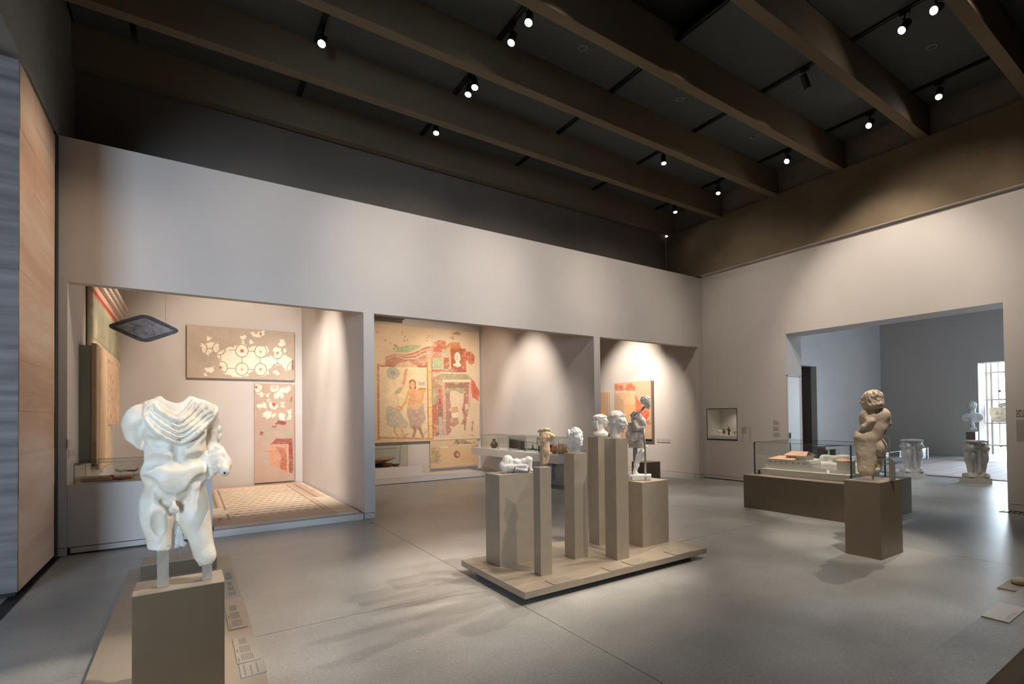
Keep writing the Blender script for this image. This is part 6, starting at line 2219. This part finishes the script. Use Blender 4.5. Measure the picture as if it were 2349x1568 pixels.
lathed('glass_cup', 'greenish glass cup just right of the glass flask', 'cup', (6.3, 10.09, ZS), bowl_prof(0.045, 0.064, 0.5), M['glass_g'])
lathed('glass_goblet', 'small glass goblet right of the glass cup', 'cup', (6.3, 9.955, ZS), bowl_prof(0.040, 0.054, 0.3), M['glass_g'])
lathed('glass_bottle', 'round bluish glass bottle beside the ochre torso', 'bottle', (6.3, 9.80, ZS), scale_prof(ROUND, 0.08), M['glass_g'])
def lid(t):
    bm = bmesh.new()
    lathe(bm, [(0.064, 0.142), (0.060, 0.152), (0.03, 0.166), (0.012, 0.168), (0.014, 0.182), (0.001, 0.184)], 24)
    from_bm('lid', bm, M['terra'], t, smooth=True)
lathed('lidded_pot', 'round red pot with a lid on the long alcove shelf', 'pot', (6.3, 9.36, ZS), scale_prof([(0.25, 0), (0.30, 0.06), (0.50, 0.35), (0.52, 0.55), (0.42, 0.80), (0.40, 0.9), (0.44, 1.0), (0.40, 1.0), (0.001, 0.9)], 0.145), M['terra'], extra=lid)
lathed('handled_jug', 'buff clay jug with a strap handle right of the lidded pot', 'jug', (6.3, 9.12, ZS), scale_prof(ROUND, 0.215), M['buff'], extra=handle([(0.03, -0.06, 0.21), (0.05, -0.13, 0.20), (0.05, -0.13, 0.12), (0.04, -0.10, 0.09)], 0.011, M['buff']))
lathed('broken_jug', 'low brown clay jug behind the single weathered head', 'jug', (6.3, 8.96, ZS), scale_prof(ROUND, 0.11), M['terra'], extra=handle([(-0.02, 0.05, 0.14), (-0.03, 0.09, 0.15), (-0.03, 0.09, 0.08)], 0.009, M['terra']))

# dishes before the great fresco
lathed('large_dish', 'large shallow buff dish in the case before the great fresco', 'dish', (3.66, 13.12, 0.455), [(0.10, 0), (0.12, 0.01), (0.24, 0.06), (0.36, 0.10), (0.41, 0.125), (0.40, 0.135), (0.33, 0.115), (0.2, 0.07), (0.001, 0.05)], M['buff'], 40)
box('stand', -0.10, 0.10, -0.10, 0.10, -0.072, 0.0, M['black'], bpy.data.objects['large_dish'])
lathed('red_bowl', 'red slip bowl under the rim of the large dish', 'bowl', (3.80, 12.93, 0.382), bowl_prof(0.15, 0.075, 0.5), M['sigil'], 36)
lathed('red_saucer', 'small red slip footed saucer at the right of the dishes', 'dish', (4.03, 12.94, 0.382), bowl_prof(0.10, 0.055, 0.42), M['sigil'], 32)
t = thing('stand_block', 'small dark stand block in front of the dishes', 'stand', (3.62, 12.86, 0.382))
box('block', -0.028, 0.028, -0.02, 0.02, 0.0005, 0.055, M['black'], t, 0.004)

# oil lamps on the white counter
def oil_lamp(name, label, loc, rz, s, m):
    v = Vol((-0.9, -0.6, -0.02), (1.3, 0.6, 0.7), 0.05)
    v.ell((0, 0, 0.18), (0.55, 0.45, 0.20), 0.05)
    v.cap((0.3, 0, 0.17), (0.95, 0, 0.20), 0.20, 0.17, 0.08)
    v.ell((0.0, 0, 0.42), (0.30, 0.25, 0.14), 0.06, 's')
    v.cap((1.0, 0, 0.25), (1.0, 0, 0.5), 0.07, 0.07, 0.03, 's')
    v.path([(-0.5, 0, 0.25), (-0.75, 0, 0.42), (-0.62, 0, 0.55), (-0.45, 0, 0.38)], 0.08, 0.04)
    v.boxs((0, 0, -0.2), (2, 2, 0.21), 0.03, 's')
    me = v.mesh(name)
    me.transform(Matrix.Scale(s, 4))
    t = thing(name, label, 'oil lamp', loc, rz)
    link('lamp_body', me, m, t)
    return t
ZC = 0.8165
t = thing('mould_block', 'long buff clay mould block at the left of the counter case', 'small find', (-0.93, 8.80, ZC))
v = Vol((-0.17, -0.07, -0.01), (0.17, 0.07, 0.08), 0.005)
v.boxs((0, 0, 0.025), (0.15, 0.05, 0.025), 0.01, 'u', 0.012)
for i in range(7): v.cap((-0.15 + 0.045 * i, -0.06, 0.055), (-0.11 + 0.045 * i, 0.05, 0.055), 0.006, 0.006, 0.004, 's' if i % 2 else 'u')
v.rough(0.005, 20, 3, 3)
link('mould', v.mesh('mould'), M['buff'], t)
oil_lamp('oil_lamp', 'large dark red oil lamp lying on the counter case floor', (-0.72, 8.78, ZC), 0.05, 0.115, M['sigil'])
oil_lamp('oil_lamp', 'small flat dark oil lamp raised on a clear stand at the right', (-0.575, 8.70, ZC + 0.105), math.pi, 0.060, M['bronze_o'])
oil_lamp('oil_lamp', 'pale round oil lamp raised on a clear stand above the dark red one', (-0.70, 8.72, ZC + 0.105), 0.3, 0.070, M['buff'])
for o, nm in ((bpy.data.objects['oil_lamp.001'], 'clear_stand'), (bpy.data.objects['oil_lamp.002'], 'clear_stand')):
    bm = bmesh.new()
    lathe(bm, [(0.028, -0.104), (0.028, -0.098), (0.006, -0.096), (0.006, -0.006), (0.02, -0.002), (0.02, 0.0)], 16)
    from_bm(nm, bm, M['glass_g'], o)

# statuettes and cups in the wall showcase
ZN = 1.0465
XN = XB + 0.22
t = thing('bronze_statuette', 'taller dark standing statuette in the wall showcase', 'statuette', (XN, 7.89, ZN), -math.pi / 2)
v = Vol((-0.07, -0.05, -0.005), (0.07, 0.05, 0.22), 0.003)
v.cap((-0.012, 0, 0.005), (-0.012, 0, 0.09), 0.010, 0.014, 0.005)
v.cap((0.012, 0, 0.005), (0.010, 0, 0.09), 0.010, 0.014, 0.005)
v.ell((0, 0, 0.11), (0.024, 0.017, 0.03), 0.01)
v.ell((0, 0, 0.145), (0.028, 0.018, 0.03), 0.01)
v.ell((0, 0, 0.192), (0.013, 0.014, 0.016), 0.006)
v.cap((0, 0, 0.165), (0, 0, 0.18), 0.008, 0.008, 0.006)
v.path([(-0.026, 0, 0.158), (-0.042, -0.01, 0.13), (-0.025, -0.025, 0.145)], 0.007, 0.005)
v.path([(0.026, 0, 0.158), (0.036, 0, 0.12), (0.034, -0.01, 0.09)], 0.007, 0.005)
link('figure', v.mesh('figure'), M['bronze_o'], t)
t = thing('bronze_statuette', 'smaller dark dancing statuette with raised arms in the wall showcase', 'statuette', (XN, 8.03, ZN), -math.pi / 2)
v = Vol((-0.08, -0.05, -0.005), (0.08, 0.05, 0.18), 0.003)
v.cap((0.0, 0, 0.0), (0.004, 0, 0.055), 0.006, 0.009, 0.004)
v.cap((0.004, 0, 0.055), (0.03, 0, 0.045), 0.009, 0.008, 0.006)
v.ell((0, 0, 0.07), (0.030, 0.02, 0.022), 0.008)
v.ell((-0.002, 0, 0.10), (0.018, 0.014, 0.025), 0.008)
v.ell((-0.004, 0, 0.137), (0.010, 0.011, 0.012), 0.005)
v.path([(-0.015, 0, 0.118), (-0.034, 0, 0.135), (-0.036, 0, 0.155)], 0.006, 0.004)
v.path([(0.012, 0, 0.118), (0.030, 0, 0.13), (0.040, 0, 0.150)], 0.006, 0.004)
v.cap((-0.02, 0, 0.07), (-0.045, 0, 0.05), 0.010, 0.006, 0.008)
link('figure', v.mesh('figure'), M['bronze_o'], t)
CUP = [(0.055, 0), (0.055, 0.015), (0.02, 0.03), (0.03, 0.05), (0.055, 0.08), (0.060, 0.12), (0.055, 0.12), (0.04, 0.08), (0.001, 0.06)]
lathed('stone_cup', 'pale footed cup at the left of the wall showcase', 'cup', (XN, 8.17, ZN), CUP, M['white'])
lathed('stone_cup', 'pale footed cup at the right of the wall showcase', 'cup', (XN, 7.72, ZN), CUP, M['stone'])

# ------------------------------------------------------------------ villa model in the glass case
t = thing('villa_model', 'white architectural model of a villa with orange roofs in the large glass case', 'model', (8.15, 4.5, 0.547))
def vb(name, x0, x1, y0, y1, z0, z1, m): return box(name, x0 - 8.15, x1 - 8.15, y0 - 4.5, y1 - 4.5, z0 - 0.547, z1 - 0.547, m, t)
vb('base_board', 7.68, 8.64, 3.75, 5.21, 0.547, 0.637, M['white'])
bm = bmesh.new()
def vbb(x0, x1, y0, y1, z0, z1): bx(bm, x0 - 8.15, x1 - 8.15, y0 - 4.5, y1 - 4.5, z0 - 0.547, z1 - 0.547)
vbb(7.75, 8.10, 4.66, 5.12, 0.637, 0.795)
vbb(7.75, 7.77, 4.405, 4.66, 0.637, 0.800)
for i, (y0, y1, z) in enumerate(((4.39, 4.405, 0.785), (4.37, 4.39, 0.755), (4.35, 4.37, 0.72), (4.28, 4.35, 0.712), (4.20, 4.28, 0.705), (4.13, 4.20, 0.70))): vbb(7.75, 7.77, y0, y1, 0.637, z)
vbb(7.75, 7.77, 3.83, 4.08, 0.637, 0.685)
vbb(7.88, 8.12, 4.53, 4.87, 0.795, 0.865)
vbb(7.77, 8.10, 4.40, 4.42, 0.637, 0.76)
vbb(7.9, 8.3, 4.10, 4.12, 0.637, 0.70)
from_bm('walls', bm, M['white'], t)
def roofplane(pts):
    bm = bmesh.new()
    q = [Vector(p) - Vector((8.15, 4.5, 0.547)) for p in pts]
    a = [bm.verts.new(p) for p in q]
    b = [bm.verts.new(p + Vector((0, 0, -0.008))) for p in q]
    bm.faces.new(a)
    bm.faces.new(b[::-1])
    n = len(a)
    for i in range(n): bm.faces.new((a[i], b[i], b[(i + 1) % n], a[(i + 1) % n]))
    bmesh.ops.recalc_face_normals(bm, faces=bm.faces[:])
    from_bm('roof', bm, M['roof'], t)
roofplane([(7.74, 5.13, 0.803), (7.74, 4.66, 0.803), (7.98, 4.66, 0.845), (7.98, 5.05, 0.845)])
roofplane([(7.85, 4.90, 0.868), (7.85, 4.51, 0.868), (8.00, 4.55, 0.930), (8.00, 4.84, 0.930)])
roofplane([(8.15, 4.90, 0.868), (8.15, 4.51, 0.868), (8.00, 4.55, 0.930), (8.00, 4.84, 0.930)][::-1])
vb('small_house', 7.86, 8.02, 3.82, 4.02, 0.637, 0.815, M['white'])
roofplane([(7.83, 4.05, 0.842), (7.83, 3.92, 0.822), (8.05, 3.92, 0.835), (8.05, 4.05, 0.855)])
roofplane([(7.83, 3.92, 0.822), (7.83, 3.79, 0.842), (8.05, 3.79, 0.855), (8.05, 3.92, 0.835)])
for i in range(7):
    y = 5.085 - i * 0.1 - (0.01 if i > 3 else 0)
    vb('window', 7.7485, 7.756, y - 0.006, y + 0.006, 0.745, 0.768, M['black'])
for y in (4.80, 4.70): vb('window', 7.878, 7.886, y - 0.007, y + 0.007, 0.825, 0.845, M['black'])
vb('gateway', 7.74, 7.79, 5.135, 5.185, 0.637, 0.70, M['white'])
# terrain behind, stepped
v = Vol((-0.02, -0.72, 0.07), (0.48, 0.70, 0.36), 0.012)
v.boxs((0.25, -0.35, 0.10), (0.20, 0.34, 0.10), 0.03, 'u', 0.02)
v.boxs((0.32, 0.25, 0.10), (0.14, 0.40, 0.13), 0.03, 'u', 0.02)
v.cap((0.20, -0.02, 0.25), (0.42, -0.30, 0.28), 0.07, 0.04, 0.05)
v.rough(0.02, 7, 3, 3)
v.boxs((0.2, 0, -0.02), (1, 1, 0.112), 0, 's')
link('terrain', v.mesh('terrain'), M['white'], t)
t = thing('humidity_gauge', 'small black gauge in the left corner of the villa model case', 'gauge', (7.66, 5.235, 0.547))
v = Vol((-0.04, -0.04, -0.01), (0.04, 0.04, 0.08), 0.004)
v.cap((0, 0, 0.008), (0, 0, 0.03), 0.022, 0.010, 0.006)
v.ell((0, 0, 0.048), (0.014, 0.028, 0.016), 0.008)
v.boxs((0, 0, -0.02), (0.1, 0.1, 0.021), 0, 's')
link('gauge', v.mesh('gauge'), M['black'], t)

# ------------------------------------------------------------------ second gallery
def table_support(label, loc, rz, w, h, m, seed):
    t = thing('table_support', label, 'table support', loc, rz)
    bm = bmesh.new()
    bx(bm, -w / 2, w / 2, -0.17, 0.17, 0, 0.115)
    from_bm('plinth', bm, m, t)
    v = Vol((-w / 2 - 0.03, -0.22, 0.09), (w / 2 + 0.03, 0.22, h + 0.02), 0.008)
    v.boxs((0.02, 0.03, 0.15), (w * 0.44, 0.15, 0.05), 0.03, 'u', 0.03)
    v.boxs((0.03, 0.04, h / 2), (0.085, 0.11, h / 2 - 0.06), 0.03, 'u', 0.02)
    v.boxs((0.03, 0.02, h - 0.025), (w * 0.36, 0.17, 0.022), 0.02, 'u', 0.01)
    for sx, k in ((-1, 1.0), (1, 0.8)):
        x = sx * w * 0.30 + 0.01
        v.ell((x, -0.05, h * 0.62), (0.095 * k, 0.12, 0.15), 0.04)
        v.cap((x, -0.05, h * 0.55), (x - sx * 0.015, -0.05, 0.20), 0.085 * k, 0.045 * k, 0.03)
        v.cap((x - sx * 0.01, -0.06, 0.19), (x + sx * 0.02, -0.14, 0.17), 0.048, 0.040, 0.02)
        for q in range(3): v.ell((x - 0.03 + 0.03 * q, -0.175, 0.155), (0.016, 0.028, 0.018), 0.008)
        v.ell((x - sx * 0.005, -0.07, h * 0.84), (0.085 * k, 0.095, 0.085), 0.02)
        v.ell((x + sx * 0.02, -0.15, h * 0.815), (0.045 * k, 0.06, 0.045), 0.02)
        v.ell((x + sx * 0.02, -0.21, h * 0.83), (0.018, 0.012, 0.012), 0.006)
        v.cap((x - 0.02, -0.20, h * 0.795), (x + 0.04, -0.20, h * 0.795), 0.008, 0.008, 0.005, 's')
        for q in (-1, 1):
            v.ell((x + q * 0.035, -0.135, h * 0.855), (0.012, 0.014, 0.010), 0.006, 's')
            v.ell((x + q * 0.06, -0.07, h * 0.915), (0.022, 0.018, 0.028), 0.008)
        r = random.Random(seed + sx)
        for q in range(26):
            a = r.uniform(0, 2 * math.pi)
            b = r.uniform(-0.2, 1.0)
            v.ell((x + 0.088 * k * math.cos(a), -0.055 + 0.06 * b, h * 0.82 + 0.085 * math.sin(a)), (0.022, 0.03, 0.022), 0.010)
    v.cap((0.03, -0.09, h * 0.75), (0.03, -0.09, 0.25), 0.03, 0.045, 0.03)
    v.rough(0.012, 12, seed, 3)
    v.boxs((0, 0, 0.0), (1, 1, 0.1155), 0, 's')
    link('carving', v.mesh('carving'), m, t)
    return t


mp_ = mat('pale_marble', (0.62, 0.60, 0.57), 0.6, var=0.08, scale=9, bump=0.2, bscale=30)
table_support('left lion-footed marble table support beyond the doorway', (13.72, 5.24, 0), -1.209 + 0.45, 0.50, 0.90, mp_, 3)
table_support('right lion-footed stone table support beyond the doorway', (13.62, 3.95, 0), -1.292 + 0.45, 0.47, 0.92, mat('tan_marble', (0.52, 0.46, 0.39), 0.6, var=0.12, scale=9, bump=0.2, bscale=30), 8)

pedestal('tall narrow pedestal under the bust in the far gallery', 19.75, 20.0, 5.70, 5.95, 0, 0.90, M['bronze_shade'])
t = thing('marble_bust', 'large marble bust seen from its hollow back on a tall pedestal', 'bust', (19.88, 5.825, 0.9005), -1.283)
def q8(a, b): return ((2190 + a / 4.26 - 2225.5) / 90.7, (2.2 + 990 - (910 + b / 4.26)) / 72.4)
def P8(a, b, y=0.0):
    x, z = q8(a, b)
    return (x, y, z)
v = Vol((-0.42, -0.22, -0.01), (0.40, 0.26, 0.97), 0.010)
v.ell(P8(152, 210, 0.06), (0.31, 0.15, 0.17), 0.03)
v.ell(P8(90, 238, -0.10), (0.13, 0.10, 0.10), 0.03, 's')
v.ell(P8(220, 238, -0.10), (0.13, 0.10, 0.10), 0.03, 's')
v.cap(P8(150, 195, -0.02), P8(150, 275, -0.02), 0.060, 0.045, 0.02)
v.cap(P8(158, 280), P8(158, 300), 0.055, 0.06, 0.02)
v.boxs(P8(163, 322), (0.085, 0.085, 0.045), 0.01, 'u', 0.01)
v.cap(P8(158, 200, 0.02), P8(156, 140, 0.02), 0.10, 0.09, 0.03)
F = Frame(v, P8(158, 163, 0.02), 0.350, 172, 0)
carve_head(F, 'curls', 0.0, False, seed=21, lim=-0.15)
v.rough(0.006, 14, 4, 2)
v.boxs((0, 0, -0.03), (1, 1, 0.0305), 0, 's')
link('bust', v.mesh('bust'), mp_, t)

# floor mosaic of the far gallery with a low glass barrier
def mosaic2():
    c = Canvas(160, 100, [(0, 0), (160, 0), (160, 100), (0, 100)], (220, 204, 196))
    x, y = c.x, c.y
    fx, fy = np.mod(x, 10), np.mod(y, 10)
    c.put(((np.abs(fx - 5) + np.abs(fy - 5)) < 2.6).astype(float), (168, 132, 122), 0.6, 0.6)
    c.put(((fx < 0.9) | (fy < 0.9)).astype(float), (184, 158, 148), 0.6, 0.5)
    for k, a in ((2, 4), (6, 7.5), (9, 11)): c.put((((np.minimum(x, 160 - x) > k) & (np.minimum(x, 160 - x) < a)) | ((np.minimum(y, 100 - y) > k) & (np.minimum(y, 100 - y) < a))).astype(float), (150, 116, 108), 0.6, 0.3)
    return c
t = thing('floor_mosaic', 'large pinkish floor mosaic behind the table supports in the far gallery', 'mosaic', (16.9, 4.0, 0.002))
panel('mosaic_slab', mosaic2(), (-2.5, 2.8, 0.012), (5.0, 0, 0), (0, -5.6, 0), 0.010, M['mosaic'], t)
bm = bmesh.new()
for a in ((-2.52, -2.5, -2.82, 2.82), (2.5, 2.52, -2.82, 2.82)): bx(bm, a[0], a[1], a[2], a[3], 0.002, 0.014)
for a in ((-2.5, 2.5, 2.80, 2.82), (-2.5, 2.5, -2.82, -2.80)): bx(bm, a[0], a[1], a[2], a[3], 0.002, 0.014)
from_bm('steel_edge', bm, M['steel_d'], t)
t = thing('glass_barrier', 'low glass barrier with steel posts along the far gallery mosaic', 'barrier', (16.9, 6.97, 0))
for x in (-2.5, -0.85, 0.85, 2.62): box('post', x - 0.03, x + 0.03, -0.03, 0.03, 0.0005, 0.37, M['steel'], t)
for x0, x1 in ((-2.46, -0.89), (-0.81, 0.81), (0.89, 2.58)):
    box('pane', x0, x1, -0.006, 0.006, 0.03, 0.345, M['glass'], t)
    box('top_rail', x0, x1, -0.010, 0.010, 0.346, 0.358, M['steel'], t)
t = thing('gallery_bench', 'dark grey bench against the far gallery wall, seen through the model case', 'bench', (17.0, 8.95, 0))
box('seat', -0.62, 0.62, -0.22, 0.22, 0.36, 0.45, M['bronze_shade'], t, 0.006)
box('leg', -0.42, -0.30, -0.18, 0.18, 0.0005, 0.36, M['bronze_shade'], t)
box('leg', 0.10, 0.36, -0.18, 0.18, 0.0005, 0.36, M['bronze_shade'], t)

# steel rack with carved blocks in the bright courtyard room
rk = thing('steel_rack', 'grey steel rack holding carved blocks in the bright far room', 'rack', (23.3, 5.4, 0))
for y in (0.94, 0.80, -0.6, -2.0): box('upright', -0.05, 0.05, y - 0.035, y + 0.035, 0.0005, 3.6, M['steel'], rk)
for z in (0.30, 1.085, 1.93, 2.9): box('shelf_beam', -0.25, 0.25, -2.0, 0.98, z, z + 0.05, M['steel'], rk)
t = thing('relief_block', 'pale carved relief block on the steel rack in the bright far room', 'relief', (23.25, 5.82, 1.1405))
v = Vol((-0.12, -0.50, -0.01), (0.12, 0.50, 0.58), 0.012)
v.boxs((0.02, 0, 0.27), (0.075, 0.45, 0.27), 0, 'u', 0.02)
for y, z, ry, rz_ in ((0.25, 0.34, 0.07, 0.10), (0.10, 0.36, 0.06, 0.08), (-0.05, 0.33, 0.07, 0.11), (-0.22, 0.30, 0.07, 0.12), (0.2, 0.2, 0.09, 0.06), (-0.1, 0.2, 0.1, 0.06)): v.ell((-0.055, y, z), (0.04, ry, rz_), 0.02)
v.rough(0.012, 9, 3, 3)
v.boxs((0, 0, -0.03), (1, 1, 0.031), 0, 's')
XX, YY, ZZ = v.pts()
v.f = np.maximum(v.f, (YY - 0.33 - 0.22 * ZZ / 0.55)).astype(np.float32)
link('relief', v.mesh('relief'), M['stone'], t)
t = thing('round_stone', 'grey rounded stone lying on top of the pale relief block', 'stone', (23.28, 5.66, 1.682))
v = Vol((-0.14, -0.42, -0.01), (0.14, 0.42, 0.20), 0.012)
v.ell((0, 0, 0.06), (0.10, 0.38, 0.11), 0.02)
v.rough(0.012, 9, 5, 3)
v.boxs((0, 0, -0.03), (1, 1, 0.0305), 0, 's')
link('stone', v.mesh('stone'), M['marble_g'], t)
t = thing('carved_pilaster', 'tall brownish carved pilaster leaning at the left of the steel rack', 'pilaster', (22.75, 6.33, 0))
v = Vol((-0.08, -0.10, 1.0), (0.08, 0.10, 3.4), 0.014)
v.boxs((0, 0, 2.18), (0.05, 0.065, 1.14), 0, 'u', 0.02)
for i in range(9): v.ell((-0.045, 0.02 * (-1) ** i, 1.25 + 0.24 * i), (0.03, 0.045, 0.07), 0.015)
v.rough(0.012, 9, 7, 3)
link('shaft', v.mesh('shaft'), M['marble_g'], t)
box('foot_post', -0.03, 0.03, -0.03, 0.03, 0.0005, 1.06, M['steel'], t)

# floor grille at the foot of the right wall
gr = thing('floor_grille', 'slotted floor grille along the right wall beside the doorway', 'floor grille', (XB - 0.11, 1.55, 0))
box('frame', -0.07, 0.09, -1.3, 1.05, 0.0005, 0.003, M['black'], gr)
for i in range(38): box('slat', -0.065, 0.085, -1.28 + i * 0.062, -1.28 + i * 0.062 + 0.03, 0.003, 0.007, M['plaque'], gr)
# dark mosaic edge in the bottom right corner
t = thing('floor_mosaic', 'worn brown and black mosaic slab in the bottom right corner', 'mosaic', (4.4, -0.45, 0.0625))
c = Canvas(120, 80, [(0, 0), (120, 0), (120, 80), (0, 80)], (84, 70, 52))
c.rect(0, 6, 120, 15, (26, 24, 22), 1, 3, 0.2)
c.rect(0, 24, 120, 80, (24, 24, 25), 1, 2)
c.specks(0, 4, 120, 24, 40, 2.2, (30, 27, 24), 4)
panel('mosaic_slab', c, (-2.3, 1.42, 0.022), (4.6, 0, 0), (0, -2.2, 0), 0.02, M['mosaic'], t)
bpy.context.view_layer.update()
